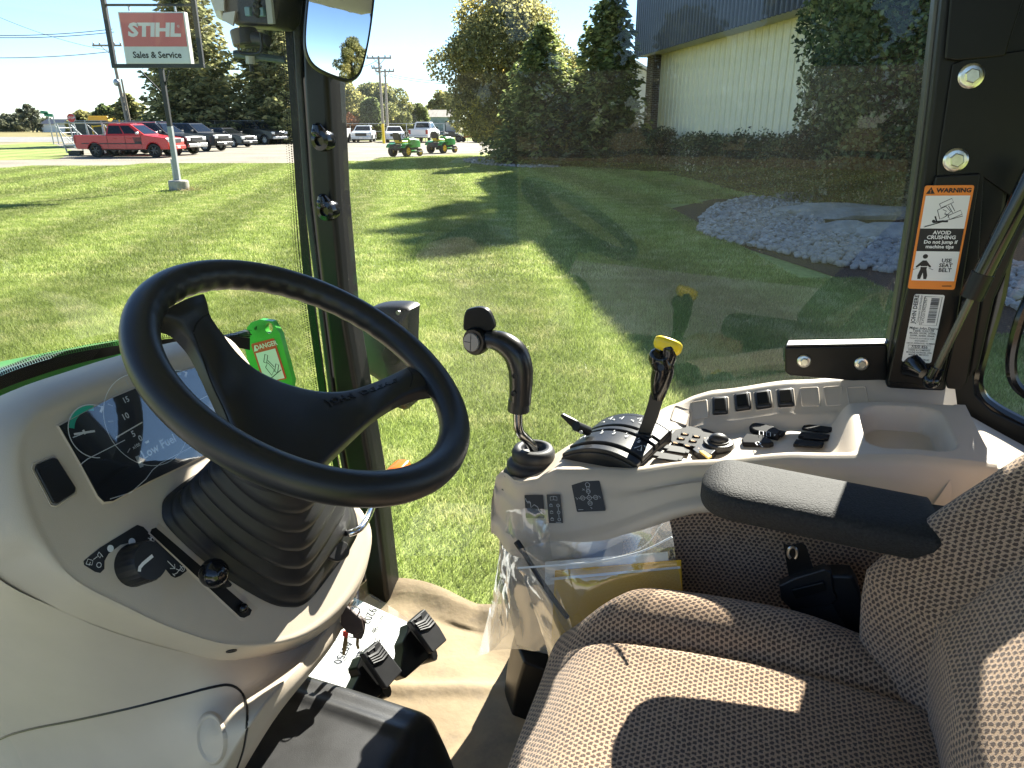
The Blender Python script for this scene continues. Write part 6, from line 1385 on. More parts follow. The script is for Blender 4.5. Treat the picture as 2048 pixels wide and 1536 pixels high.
# front leg of the console down to the floor, with dark base
lg = []
for z, f0, r0 in ((1.06, .372, 1.095), (1.0, .375, 1.10), (.90, .374, 1.14), (.78, .372, 1.19), (.70, .37, 1.215)):
    lg.append([T(f0 - .30, r0 + .0, z), T(f0 - .04, r0, z), T(f0 - .012, r0 + .012, z), T(f0, r0 + .04, z), T(f0 + .002, r0 + .12, z), T(f0, 1.29, z), T(f0 - .05, 1.34, z), T(f0 - .30, 1.42, z)])
MB().loft(lg, True, True, True).build('console_leg', BEIGE, con, sharp=50, bevel=.004)
bs_ = [[T(.05, 1.10, z), T(.335 + k, 1.16, z), T(.372 + k, 1.22, z), T(.385 + k, 1.30, z), T(.38 + k, 1.42, z), T(.05, 1.43, z)] for z, k in ((.60, .02), (.68, .012), (.76, -.006))]
MB().loft(bs_, True, True, True).build('console_base', BLACKS, con, sharp=30, bevel=.006)
# inner lining in seat cloth below the console and the beige wheel-arch panel
# ------------------------------------------------------------------ lever quadrant
def quadpatch(name, tl, tr, br, bl, zf, mat, th=.012, n=10, bow=0, parent=con, bev=.002):   # a curved plate standing on the console, corners from pixels at given heights
    pass
def Zp(px, py, z): return U(px, py, z=z)
qz = 1.235
def arcplate(name, a0, a1, b0, b1, rise, th, mat, parent, n=12, bev=.0015):
    # a0->a1 near edge (front to rear), b0->b1 far edge; bows upward along its length
    rows = []
    for i in range(n + 1):
        t = i / n; h = rise * (1 - (2 * t - 1) ** 2); p, q = a0.lerp(a1, t) + ZV * h, b0.lerp(b1, t) + ZV * h
        rows.append([p, q, q - ZV * th, p - ZV * th])
    return MB().loft(rows, True, True, True).build(name, mat, parent, sharp=30, bevel=bev)
q1, q2, q3, q4 = Zp(1122, 912, 1.222), Zp(1272, 934, 1.240), Zp(1345, 862, 1.262), Zp(1212, 838, 1.236)   # near front, near rear, far rear, far front
quad = thing('lever_quadrant', 'black hydrostatic lever quadrant with white speed numbers', 'lever quadrant', (q1 + q3) / 2 - ZV * .03)
def qp(s, t, h=0): 
    p = q1.lerp(q2, s).lerp(q4.lerp(q3, s), t); return p + ZV * (h + .020 * (1 - (2 * s - 1) ** 2))
def qstrip(name, t0, t1, h, th, mat, s0=0, s1=1, bev=.002):
    rows = []; 
    for i in range(13):
        s = s0 + (s1 - s0) * i / 12; rows.append([qp(s, t0, h), qp(s, t1, h), qp(s, t1, h - th), qp(s, t0, h - th)])
    return MB().loft(rows, True, True, True).build(name, mat, quad, sharp=30, bevel=bev)
qb = qstrip('quadrant_body', 0, 1, -.004, .050, BLACK)
st_ = [qstrip('cover_strip', .02, .13, .003, .008, BLACK), qstrip('cover_strip', .17, .46, .006, .010, BLACK), qstrip('cover_strip', .52, .60, .005, .010, BLACK), qstrip('cover_strip', .64, .90, .006, .010, BLACK), qstrip('cover_strip', .93, 1.0, .003, .008, BLACK)]
qu = (q2 - q1).normalized(); qv = (q4 - q1).normalized(); qn = qu.cross(qv).normalized(); qn = qn if qn.z > 0 else -qn
def qtext(s_, t_, body, size, rot=0):
    p = qp(s_, t_, .0075); u = (qp(s_ + .05, t_, .0075) - p).normalized(); v = (qp(s_, t_ + .05, .0075) - p).normalized(); n = u.cross(v)
    n = n if n.z > 0 else -n; v = n.cross(u); text('lettering', body, Fr(p, u, v, n), size, WHITEP, st_[1] if t_ < .5 else st_[3], ext=0, lift=.0002, off=.0003)
for i, ch in enumerate('12345'): qtext(.16 + i * .17, .375, ch, .011)
mb = MB()
for i in range(5): 
    s_ = .16 + i * .17; mb.ribbon([qp(s_ - .03, .42, .0077), qp(s_ - .03, .45, .0077)], .0012, qn)
mb.ribbon([qp(.86, .22, .0078), qp(.90, .34, .0078), qp(.94, .24, .0078), qp(.90, .22, .0078)], .002, qn); mb.ribbon([qp(.92, .36, .0078), qp(.97, .34, .0078)], .002, qn); mb.ribbon([qp(.05, .32, .0078), qp(.10, .38, .0078), qp(.12, .30, .0078)], .002, qn)
mb.build('quadrant_symbol', WHITEP, st_[1], smooth=False, kind='stuff')
mb = MB()
for k, (s_, t_) in enumerate(((.10, .74), (.16, .80), (.24, .76), (.34, .78), (.52, .76), (.58, .82), (.64, .75), (.76, .74))): mb.ribbon([qp(s_, t_, .0078), qp(s_ + .04, t_ + .05 * (k % 2), .0078), qp(s_ + .05, t_ - .03, .0078)], .0016, qn)
mb.build('quadrant_symbol', WHITEP, st_[3], smooth=False, kind='stuff')
# hydrostatic lever with yellow thumb button
R_h = 1.235
def LV(px, py, d=0): return U(px, py, R=R_h + d)
hl = thing('range_lever', 'black lever with yellow thumb button standing in the quadrant', 'lever', LV(1290, 885))
blade = [(1270, 878), (1283, 846), (1296, 806), (1302, 780), (1308, 776), (1330, 785), (1326, 802), (1316, 835), (1300, 876)]
MB().prism([LV(x, y, -.004) for x, y in blade], RV * .006).build('lever_blade', BLACK, hl, bevel=.0015)
MB().box(LV(1288, 876), (.016, .012, .012), FV, RV, ZV).build('lever_foot', BLACK, hl, bevel=.004)
gr_ = [((1316, 798), .010), ((1318, 780), .015), ((1322, 758), .0185), ((1326, 738), .0195), ((1322, 722), .0200), ((1318, 712), .019), ((1322, 704), .012)]
P = cromv([LV(*p) for p, _ in gr_], 5); Rr = [float(v[0]) for v in crom([Vector((r, 0, 0)) for _, r in gr_], 5)]
MB().tube(P, Rr, 18).build('lever_grip', BLACKG, hl, sharp=60)
MB().tube(cromv([LV(1325, 745), LV(1333, 725), LV(1338, 705), LV(1336, 690)], 4), [.012, .013, .013, .0135, .0135, .014, .0145, .0145, .0145, .0145, .0145, .014, .013], 14).build('grip_neck', BLACKG, hl)
yb = [LV(1336, 690) + (FV * math.cos(a) * .0245 + (RV * .6 - ZV * .15) * math.sin(a) * .020) for a in [2 * math.pi * k / 24 for k in range(24)]]
cy_ = sum(yb, Vector()) / 24; ax_ = (ZV + RV * .1 - FV * .22).normalized()
tl_ = lambda p: p + ZV * (-(p - cy_).dot(FV) * -.28)
MB().loft([[tl_(cy_ + (p - cy_) * k) + ax_ * h for p in yb] for k, h in ((.82, -.012), (.98, -.006), (1, .002), (.93, .008), (.7, .0115), (.3, .0128), (.0, .013))], True, True, False).build('thumb_button', YELLOWP, hl, sharp=0)
MB().tube([LV(1322, 735, -.019), LV(1322, 735, -.022)], .006, 12).build('grip_screw', BLACK, hl)
# small black PTO flag lever in front of the quadrant
fl0 = U(1163, 860, R=1.22); pf = thing('throttle_lever', 'small black pointed lever in front of the quadrant', 'lever', fl0)
MB().prism([U(x, y, R=1.22) for x, y in ((1120, 832), (1124, 828), (1152, 842), (1162, 850), (1156, 864), (1146, 858))], RV * .008).build('lever_blade', BLACKS, pf, bevel=.002); MB().tube([U(1152, 852, R=1.212), U(1176, 862, R=1.238)], .0095, 12).build('lever_hub', BLACKS, pf)
MB().lathe([(.0035, 0), (.0035, .001), (.002, .001), (0, .0005)], U(1162, 864, R=1.208), -RV, 10).build('hub_pin', GREYP, pf)
# ------------------------------------------------------------------ switch bank, all laid on the console surface by its own normal
def onc(px, py, u_px=(1, 0), l=0):       # frame on the console surface at a pixel
    p, n = cast(ct, px, py, l); q, _ = cast(ct, px + 6 * u_px[0], py + 6 * u_px[1], l)
    if p is None: return None
    u = (q - p); u = (u - n * u.dot(n)).normalized(); return Fr(p, u, n.cross(u), n)
def patch(name, px, mat, th, parent=con, bev=.001, lift=0, zref=None):
    c = (sum(p[0] for p in px) / len(px), sum(p[1] for p in px) / len(px)); p0, n0 = cast(ct, *c)
    P = [U(*p, plane=(p0 + n0 * lift, n0)) for p in px]
    return MB().prism(P, n0 * th).build(name, mat, parent, bevel=bev, smooth=bool(bev)), p0, n0
# button pad
bpx = [(1352, 868), (1362, 860), (1404, 864), (1436, 878), (1466, 890), (1470, 906), (1452, 914), (1420, 912), (1378, 900), (1334, 890), (1330, 886)]
pad, pp, pn = patch('button_pad', bpx, FLATB, .010, lift=.002)
ORL = M('orange_icon', (.75, .38, .12), .5)
def pad_pt(px, py, l=.0122): return U(px, py, plane=(pp + pn * l, pn))
fu = (pad_pt(1400, 876) - pad_pt(1380, 872)).normalized()
for i, (x, y) in enumerate(((1370, 867), (1393, 872), (1362, 876), (1386, 881), (1351, 885), (1375, 891))):
    b_ = MB().box(pad_pt(x, y, .0132), (.0072, .0052, .0022), FV, RV, pn).build('pad_button', FLATB, pad, bevel=.001)
    mb = MB(); c = pad_pt(x, y, .0157); mb.ribbon([c - FV * .0042 - RV * .002, c + FV * .003 - RV * .002, c + FV * .003 + RV * .002, c - FV * .002 + RV * .001], .0012, pn); mb.build('button_icon', ORL, pad, smooth=False, kind='stuff')
for x, y in ((1410, 876), (1408, 890), (1420, 903), (1432, 900), (1398, 897)): MB().box(pad_pt(x, y, .0126), (.0016, .0016, .0002), FV, RV, pn).build('dial_mark', ORL, pad, smooth=False)
kc_ = pad_pt(1436, 893, .010)
dk = MB().lathe([(.027, 0), (.027, .008), (.0255, .0105), (.020, .011), (.0195, .014)], kc_, pn, 36).build('speed_dial', BLACK, con, sharp=40)
dome = []
for k in range(7):
    a = k / 6 * math.pi / 2; dome.append([kc_ + pn * (.013 + .013 * math.sin(a)) + FV * math.cos(t) * .0185 * math.cos(a) + RV * math.sin(t) * .0185 * math.cos(a) * (.75 if abs(math.sin(t)) > .0 else 1) for t in [2 * math.pi * q / 24 for q in range(24)]])
MB().loft(dome, True).build('dial_grip', BLACK, dk, sharp=0)
# yellow toggle
tg, tp_, tn_ = patch('toggle_base', [(1386, 912), (1400, 900), (1412, 902), (1432, 914), (1424, 922), (1396, 920)], BLACK, .014, lift=-.001)
MB().prism([U(x, y, plane=(tp_ + tn_ * .0135, tn_)) for x, y in ((1398, 905), (1406, 904), (1424, 915), (1416, 919))], tn_ * .004).build('yellow_toggle', M('toggle_yellow', (.72, .52, .12), .4), con, bevel=.001)
# four black oblong blanks in the basin, two beside the pad
for px in ([(1324, 901), (1332, 894), (1380, 902), (1376, 912)], [(1304, 916), (1312, 908), (1366, 918), (1362, 927)], [(1604, 862), (1610, 853), (1668, 860), (1664, 868)], [(1596, 878), (1602, 869), (1660, 875), (1656, 884)], [(1586, 894), (1592, 884), (1648, 890), (1644, 897)], [(1520, 866), (1528, 859), (1572, 868), (1564, 876)]):
    b_, p0, n0 = patch('blank_switch', px, FLATB, .006, bev=.0012, lift=.002)
    cx_, cy_2 = sum(p[0] for p in px) / 4, sum(p[1] for p in px) / 4
    MB().prism([U(cx_ + (x - cx_) * .72, cy_2 + (y - cy_2) * .5, plane=(p0 + n0 * .008, n0)) for x, y in px], n0 * .0012).build('switch_face', FLATB, b_, bevel=.0004)
# two big rockers
for px, rise, sym in (([(1499, 866), (1508, 856), (1548, 864), (1564, 874), (1556, 884), (1510, 874)], .014, 0), ([(1484, 888), (1494, 876), (1534, 882), (1550, 894), (1540, 898), (1486, 896)], .011, 1)):
    b_, p0, n0 = patch('rocker_switch', px, FLATB, rise, bev=.004, lift=-.002)
    mb = MB(); cx_, cy_2 = sum(p[0] for p in px) / len(px), sum(p[1] for p in px) / len(px) - 10
    f_ = lambda x, y: U(cx_ + x, cy_2 + y, plane=(p0 + n0 * (rise - .0016), n0))
    if not sym: mb.ribbon([f_(-12, 2), f_(-12, 10), f_(-4, 11), f_(-4, 3), f_(-12, 2)], .0009, n0); mb.ribbon([f_(2, 4), f_(2, 12), f_(10, 13), f_(10, 5), f_(2, 4)], .0009, n0); mb.ribbon([f_(17, 9), f_(20, 10), f_(17, 12)], .0012, n0)
    else: mb.ribbon([f_(-4, 6), f_(2, 4), f_(7, 9), f_(1, 12), f_(-4, 6)], .0018, n0); mb.ribbon([f_(7, 12), f_(11, 15)], .0018, n0)
    mb.build('rocker_symbol', WHITEP, b_, smooth=False, kind='stuff')
# four square buttons and the blank recesses on the window ledge
led = MB()
def ledge_frame(px, py):
    p, n = cast(ct, px, py); return p, n
cols = [(1361, 831), (1399, 820), (1440, 813), (1485, 805), (1526, 801), (1571, 797), (1620, 794), (1668, 792), (1715, 792)]
for i, (x, y) in enumerate(cols):
    p, n = ledge_frame(x, y)
    v = (RV - n * RV.dot(n)).normalized(); u = v.cross(n).normalized(); u = u if u.dot(FV) > 0 else -u
    L_ = .0185 if i in (2, 3, 4, 5) else .0165; Wd = .0165
    fr_ = MB()
    o1, o2, o3 = rrect(.034, .046, .004, 3), rrect(.031, .043, .003, 3), rrect(.0295, .0415, .0025, 3)
    to = lambda o, l: [p + u * a + v * b + n * l for a, b in o]
    fr_.loft([to(o1, .0004), to(o2, .0018), to(o3, .0004)], True, False, True); r_ = fr_.build('switch_recess', BEIGE, con, sharp=25)
    if i in (2, 3, 4, 5):
        k = MB().loft([to(rrect(.029, .041, .004, 3), .0006), to(rrect(.028, .040, .004, 3), .006), to(rrect(.024, .035, .004, 3), .0078)], True, False, True).build('square_switch', BLACK, con, sharp=50)
        MB().loft([to(rrect(.0205, .028, .002, 2), .0080), to(rrect(.0195, .027, .002, 2), .0096)], True, False, True).build('switch_face', BLACKS, k, sharp=30)
# decals on the inner face
d_ = None
def condecal(name, c4, mat, label=None):
    cx_, cy_2 = sum(p[0] for p in c4) / 4, sum(p[1] for p in c4) / 4; p0, n0 = cast(ct, cx_, cy_2)
    f = lambda p: U(*p, plane=(p0 + n0 * .0035, n0)); a, b, c = f(c4[0]), f(c4[1]), f(c4[2])
    return Decal(name, con, Fr(a, b - a, c - a, n0), mat, .04, label=label)
DECG = M('decal_charcoal', (.030, .028, .026), .5)
d = condecal('joystick_decal', [(1142, 964), (1199, 961), (1154, 1024), (1211, 1023)], DECG, 'square dark decal with the joystick pattern')
a_ = d.w / d.h; d.lines('joystick_pattern', [circ(.56, .12, .075, a_), circ(.54, .34, .07, a_), circ(.53, .55, .075, a_), circ(.30, .55, .075, a_), circ(.75, .55, .075, a_), circ(.52, .73, .075, a_), [(.50, .18), (.52, .27)], [(.61, .18), (.57, .28)], [(.37, .55), (.46, .55)], [(.60, .55), (.68, .55)], [(.53, .41), (.53, .48)], [(.53, .62), (.52, .66)], [(.36, .24), (.42, .30), (.34, .30), (.42, .26)], [(.06, .52), (.12, .58), (.08, .60)], [(.16, .53), (.20, .58)], [(.86, .50), (.92, .56), (.88, .58)], [(.50, .86), (.56, .90), (.52, .92)], [(.06, .93), (.24, .93)]], .014, GREYP)
for tx_, x, y in (('X3', .54, .34), ('N', .53, .55), ('X1', .30, .55), ('X2', .75, .55), ('X3', .52, .73)): d.text(tx_, x, y, .085, GREYP)
d = condecal('lock_decal', [(1093, 989), (1121, 989), (1098, 1046), (1126, 1046)], DECG, 'upright dark decal with padlock symbols')
a_ = d.w / d.h; lk = lambda x, y: [[(x - .10, y), (x + .10, y), (x + .10, y + .06), (x - .10, y + .06), (x - .10, y)], circ(x, y, .075, a_, 8, 180, 360)]
d.lines('padlock_symbol', lk(.26, .36) + lk(.26, .60) + lk(.26, .84) + [circ(.76, .38, .10, a_), circ(.76, .62, .10, a_), circ(.76, .87, .10, a_), [(.76, .44), (.76, .56)], [(.76, .68), (.76, .80)], [(.25, .08), (.48, .06), (.48, .18), (.25, .20), (.25, .08)], [(.48, .06), (.73, .08), (.73, .20), (.48, .18)], [(.5, .97), (.9, .97)]], .016, GREYP)
for tx_, y in (('O', .38), ('Y', .62), ('I', .87)): d.text(tx_, .76, y, .06, GREYP)
d = condecal('lever_decal', [(1049, 990), (1086, 990), (1052, 1036), (1090, 1036)], DECG, 'dark decal with a lever drawing, half under the plastic bag')
d.lines('lever_symbol', [[(.05, .15), (.10, .28), (.28, .28), (.28, .34), (.12, .34)], [(.30, .31), (.32, .55), (.50, .42), (.68, .52), (.75, .70), (.98, .85)]], .03, GREYP)
# ------------------------------------------------------------------ joystick
R_j = 1.175
def JS(px, py, d=0): return U(px, py, R=R_j + d)
js = thing('loader_joystick', 'black loader joystick with grey round button and bent shiny stem', 'joystick', JS(1066, 955))
jc = JS(1066, 958, .03)
jb = []
for r_, h_ in ((.056, -.012), (.058, .004), (.057, .014), (.050, .018), (.047, .020), (.051, .024), (.050, .034), (.044, .039), (.038, .041), (.041, .046), (.041, .056), (.036, .064), (.026, .066), (.022, .060), (.02, .055)):
    jb.append([jc + FV * math.cos(a) * r_ + RV * math.sin(a) * r_ + ZV * (h_ * 1.05) for a in [2 * math.pi * k / 32 for k in range(32)]])
MB().loft(jb, True, False, True).build('joystick_boot', RUBBER, js, sharp=0)
MB().lathe([(.064, -.018), (.064, -.010), (.060, -.004)], jc, ZV, 30).build('boot_collar', BLACK, js)
MB().tube(cromv([JS(1070, 902, .03), JS(1058, 884, .02), JS(1042, 868, .005), JS(1036, 850), JS(1036, 818)], 6), .0088, 14).build('bent_stem', M('stem_black_chrome', (.30, .30, .29), .14, 1), js)
MB().tube([JS(1037, 822), JS(1038, 798)], [.0205, .0195], 18).build('stem_collar', BLACK, js, bevel=.002)
gpx = [((1040, 806), .0200), ((1041, 785), .0205), ((1042, 760), .0215), ((1040, 732), .0225), ((1030, 706), .0225), ((1010, 688), .0205), ((988, 680), .0175), ((968, 680), .0150), ((955, 682), .012)]
P = cromv([JS(*p) for p, _ in gpx], 5); Rr = [float(v[0]) for v in crom([Vector((r, 0, 0)) for _, r in gpx], 5)]
MB().tube(P, Rr, 20).build('joystick_grip', M('grip_black', (.012, .012, .013), .3, bump=.1, bs=700, dist=.0005), js, sharp=60)
MB().lathe([(.0225, -.016), (.0245, -.006), (.0245, .004), (.022, .008), (.0, .008)], JS(951, 683, -.006), (-RV * 1 + FV * .25 + ZV * .1), 26).build('button_housing', BLACKS, js, sharp=40)
ba = (-RV + FV * .25 + ZV * .1).normalized()
gb = MB().lathe([(.0165, .008), (.0160, .012), (.0, .0125)], JS(949, 683, -.006), ba, 24).build('round_button', M('button_grey', (.22, .21, .20), .45), js, sharp=40)
c_ = JS(949, 683, -.006) + ba * .0128; bu_ = (ZV - ba * ZV.dot(ba)).normalized(); bv_ = ba.cross(bu_); MB().ribbon([c_ + bu_ * .015, c_ - bu_ * .015], .0012, ba).build('button_split', BLACKS, gb, smooth=False); MB().ribbon([c_ + bv_ * .001, c_ + bv_ * .014], .0012, ba).build('button_split', BLACKS, gb, smooth=False)
tab = cromv([JS(x, y, -.002) for x, y in ((928, 662), (926, 640), (931, 622), (942, 617), (958, 615), (974, 620), (984, 636), (988, 656), (975, 664), (950, 658))], 4, True)
MB().prism(tab, RV * .014).build('trigger_tab', BLACKS, js, bevel=.003)
for x, y in ((1030, 752), (1027, 787)): MB().lathe([(.0055, 0), (.0052, .002), (.003, .0022), (.0028, .001), (0, .001)], U(x, y, R=R_j - .0205), -RV, 12).build('grip_screw', BLACK, js)
# ================================================================== SEAT
def clothmat(name, c1, c2, p=.0082):
    m, nt, b = nodes_of(name); L = nt.links.new; N = nt.nodes.new
    def mth(op, a, b_=None, c=None):
        n = N('ShaderNodeMath'); n.operation = op
        for i, v in enumerate((a, b_, c)):
            if v is None: continue
            if isinstance(v, (int, float)): n.inputs[i].default_value = v
            else: L(v, n.inputs[i])
        return n.outputs[0]
    uv = N('ShaderNodeUVMap'); nz = N('ShaderNodeTexNoise'); nz.inputs['Scale'].default_value = 330; nz.inputs['Detail'].default_value = 3; L(uv.outputs[0], nz.inputs['Vector'])
    wv = N('ShaderNodeTexNoise'); wv.inputs['Scale'].default_value = 9; L(uv.outputs[0], wv.inputs['Vector'])
    va = N('ShaderNodeVectorMath'); va.operation = 'MULTIPLY_ADD'; va.inputs[1].default_value = (.0060, .0060, 0); L(nz.outputs[1], va.inputs[0]); L(uv.outputs[0], va.inputs[2])
    vb = N('ShaderNodeVectorMath'); vb.operation = 'MULTIPLY_ADD'; vb.inputs[1].default_value = (.006, .006, 0); L(wv.outputs[1], vb.inputs[0]); L(va.outputs[0], vb.inputs[2])
    sx = N('ShaderNodeSeparateXYZ'); L(vb.outputs[0], sx.inputs[0])
    y = mth('DIVIDE', sx.outputs[1], p * .78); row = mth('FLOOR', y); half = mth('MULTIPLY', mth('FLOORED_MODULO', row, 2.0), .5)
    x = mth('ADD', mth('DIVIDE', sx.outputs[0], p), half); xf = mth('ABSOLUTE', mth('SUBTRACT', mth('FRACT', x), .5)); yf = mth('SUBTRACT', mth('FRACT', y), .5); ya = mth('ABSOLUTE', yf)
    # arrow-like woven mark: a block with notched corners
    blk = mth('MAXIMUM', mth('MULTIPLY', xf, 1.0), mth('MULTIPLY', ya, .72)); dia = mth('ADD', mth('MULTIPLY', xf, .75), mth('ADD', ya, mth('MULTIPLY', yf, .3)))
    dist = mth('MAXIMUM', blk, mth('MULTIPLY', dia, .62))
    mr = N('ShaderNodeMapRange'); mr.interpolation_type = 'SMOOTHSTEP'; mr.inputs[1].default_value = .26; mr.inputs[2].default_value = .37; mr.inputs[3].default_value = 1; mr.inputs[4].default_value = 0; L(dist, mr.inputs[0])
    fi = N('ShaderNodeTexNoise'); fi.inputs['Scale'].default_value = 900; fi.inputs['Detail'].default_value = 4; L(uv.outputs[0], fi.inputs['Vector'])
    f2 = N('ShaderNodeMapRange'); f2.inputs[1].default_value = .3; f2.inputs[2].default_value = .7; f2.inputs[3].default_value = .6; f2.inputs[4].default_value = 1.35; L(fi.outputs[0], f2.inputs[0])
    mx = N('ShaderNodeMix'); mx.data_type = 'RGBA'; mx.inputs[6].default_value = (*c1, 1); mx.inputs[7].default_value = (*c2, 1); L(mr.outputs[0], mx.inputs[0])
    hs = N('ShaderNodeHueSaturation'); L(mx.outputs[2], hs.inputs['Color']); L(f2.outputs[0], hs.inputs['Value']); L(hs.outputs[0], b.inputs['Base Color'])
    b.inputs['Roughness'].default_value = .95; b.inputs['Specular IOR Level'].default_value = .1; b.inputs['Sheen Weight'].default_value = .25; b.inputs['Sheen Roughness'].default_value = .5
    hgt = mth('ADD', mth('MULTIPLY', mr.outputs[0], -.6), mth('MULTIPLY', fi.outputs[0], .9)); bp = N('ShaderNodeBump'); bp.inputs['Strength'].default_value = .8; bp.inputs['Distance'].default_value = .0016; L(hgt, bp.inputs['Height']); L(bp.outputs[0], b.inputs['Normal'])
    return m
CLOTH = clothmat('seat_cloth', (.47, .325, .215), (.095, .064, .050))
def surf(name, fn, nu, nv, mat, parent, u0=0, u1=1, v0=0, v1=1, sharp=0):   # surface with UVs in metres along its own lengths
    G = [[fn(u0 + (u1 - u0) * i / nu, v0 + (v1 - v0) * j / nv) for j in range(nv + 1)] for i in range(nu + 1)]
    V = [p for r in G for p in r]; Fc = []
    su = [[0] * (nv + 1) for _ in range(nu + 1)]; sv = [[0] * (nv + 1) for _ in range(nu + 1)]
    mi, mj = nu // 2, nv // 2
    for i in range(nu + 1):
        for j in range(nv + 1):
            if i: su[i][j] = su[i - 1][j] + (G[i][j] - G[i - 1][j]).length
            if j: sv[i][j] = sv[i][j - 1] + (G[i][j] - G[i][j - 1]).length
    uv = [(su[i][j] - su[mi][j], sv[i][j] - sv[i][mj]) for i in range(nu + 1) for j in range(nv + 1)]
    for i in range(nu):
        for j in range(nv): k = i * (nv + 1) + j; Fc.append((k, k + nv + 1, k + nv + 2, k + 1))
    return mk(name, V, Fc, mat, parent, sharp=sharp, uv=uv)
seat = thing('operator_seat', 'patterned brown cloth operator seat with raised side bolsters', 'seat', T(-.05, .70, .75))
SC, HW = .70, .305
def sq(x, p=2.6): return math.copysign(abs(x) ** p, x)
def cushion(u, v):                        # u: -1..1 across (right positive), v: 0 (rear) .. 1 (front) .. wraps down the front and the sides
    # arc-length like parametrisation: |u|>1 runs down the side
    side = max(0, abs(u) - 1); uu = max(-1, min(1, u)); front = max(0, v - 1); vv = min(1, v)
    ed = .055
    a = abs(uu); z = 1.083 + .0
    bol = math.exp(-((a - .80) / .17) ** 2) * .038; z += bol * (.35 + .65 * sstep(.0, .35, vv) * (1 - .25 * sstep(.75, 1, vv)))
    crease = math.exp(-((a - .60) / .034) ** 2) * .019 * (1 - sstep(.80, .99, vv)); z -= crease
    z += .018 * math.sin(math.pi * min(1, vv * 1.05)) - .035 * sstep(.72, 1, vv) ** 2 - .008 * (1 - a) * sstep(.1, .5, vv)
    edge_s = max(0, (a - .86) / .14); z -= .040 * edge_s ** 2.2
    edge_f = max(0, (vv - .86) / .14); z -= .030 * edge_f ** 2.2
    corner = sstep(.62, 1, a) * sstep(.70, 1, vv)
    f = -.30 + .515 * vv - .05 * corner * a; r = SC + HW * uu - math.copysign(.035 * corner, uu)
    f -= .012 * a ** 2 * sstep(.5, 1, vv)
    if front: z -= front * .16; f += .012 * math.sin(min(1, front * 2.2) * math.pi) - .03 * front
    if side: z -= side * .16; r += math.copysign(.010 * math.sin(min(1, side * 2.2) * math.pi) - .03 * side, u)
    return T(f, r, z)
surf('cushion', cushion, 130, 110, CLOTH, seat, -1.9, 1.9, 0, 1.8)
MB().box(T(-.05, .70, .84), (.20, .22, .13), FV, RV, ZV).build('suspension_base', BLACK, seat, bevel=.02)
MB().box(T(-.05, .70, .66), (.22, .24, .07), FV, RV, ZV).build('seat_pedestal', BLACKS, seat, bevel=.02)
def backrest(u, v):                       # u across, v: 0 bottom .. 1 top; sides wrap backwards
    side = max(0, abs(u) - 1); uu = max(-1, min(1, u)); a = abs(uu)
    z = .985 + .62 * v; lean = .60
    f = -.300 - lean * max(0, z - 1.22) - .10 * max(0, 1.18 - z) - .10 * max(0, z - 1.30)
    bol = math.exp(-((a - .80) / .19) ** 2) * (.078 * (1 - .35 * sstep(.45, 1, v))); f += bol
    f -= math.exp(-((a - .52) / .03) ** 2) * .010
    f += .03 * (1 - a) * math.sin(math.pi * min(1, v * 1.6))
    f -= .055 * max(0, (a - .84) / .16) ** 2.2
    half = (.315 - .02 * sstep(.0, .3, 1 - v) * 0) * (1 - .06 * sstep(.5, 1, v)); r = SC + half * uu
    tuck = sstep(.22, 0, v); r -= math.copysign(.04 * tuck * a, uu)
    if side: f -= side * .12; r += math.copysign(.008 * math.sin(min(1, side * 2) * math.pi), u)
    return T(f, r, z)
surf('backrest', backrest, 120, 90, CLOTH, seat, -1.9, 1.9, 0, 1)
# armrest
AR = M('armrest_vinyl', (.026, .026, .026), .7, 0, .25, var=.35, vs=260, bump=.9, bs=380, dist=.0016)
arm_sec = []
for i in range(41):
    t = (i / 40) ** 2; f = .012 - .305 * t; c_r = .985 - .004 * t; top_ = 1.331 - .022 * t
    nose = 1 - (1 - min(1, t / .16)) ** 2.4; w_ = .066 * (nose ** .5 if nose > 0 else .02) ; h_ = .024 * (.35 + .65 * nose ** .5)
    w_ = max(w_, .012)
    zc = top_ - .024 - .008 * (1 - nose)
    ring_ = []
    for k in range(28):
        a = 2 * math.pi * k / 28; ca, sa = math.cos(a), math.sin(a); e = .45
        ring_.append(T(f, c_r + w_ * (1 if sa > -.1 else .93) * math.copysign(abs(ca) ** e, ca), zc + (h_ if sa > 0 else h_ * 1.15) * math.copysign(abs(sa) ** e, sa) * (1 - .14 * (abs(ca) ** 2) * (sa > 0))))
    arm_sec.append(ring_)
MB().loft(arm_sec, True, True, True).build('armrest', AR, seat, sharp=0)
MB().box(T(-.33, 1.0, 1.27), (.05, .02, .035), FV, RV, ZV).build('armrest_bracket', BLACKS, seat, bevel=.006)
# cloth covered panel between seat and console
def sidepanel(u, v):
    f = .135 - .66 * u; zb = 1.075 + .135 * sstep(.26, -.02, f) - .03 * sstep(-.1, -.4, f); r = ip(RIN, f) - .030 + .006 * math.sin(u * 5) * (1 - v) - .03 * (1 - v) ** 2 * sstep(.2, .8, u); z = .74 + (zb - .745) * v
    return T(f, r, z)
surf('cloth_side_panel', sidepanel, 50, 24, CLOTH, con)
# beige fender trim behind the console, down to the seat
ft = [[U(x, y, R=r_) for x, y, r_ in row] for row in ([(1885, 800, 1.40), (1990, 860, 1.41), (2120, 930, 1.41)], [(1890, 868, 1.25), (1975, 915, 1.27), (2120, 990, 1.29)], [(1900, 930, 1.14), (1980, 990, 1.14), (2120, 1080, 1.15)], [(1850, 1010, 1.10), (1930, 1080, 1.09), (2080, 1180, 1.08)])]
ft = [cromv(r, 5) for r in ft]; ft = [cromv(c, 5) for c in zip(*ft)]
MB().loft(ft[1:], closed=False).build('fender_trim', BEIGE, con, sharp=0)
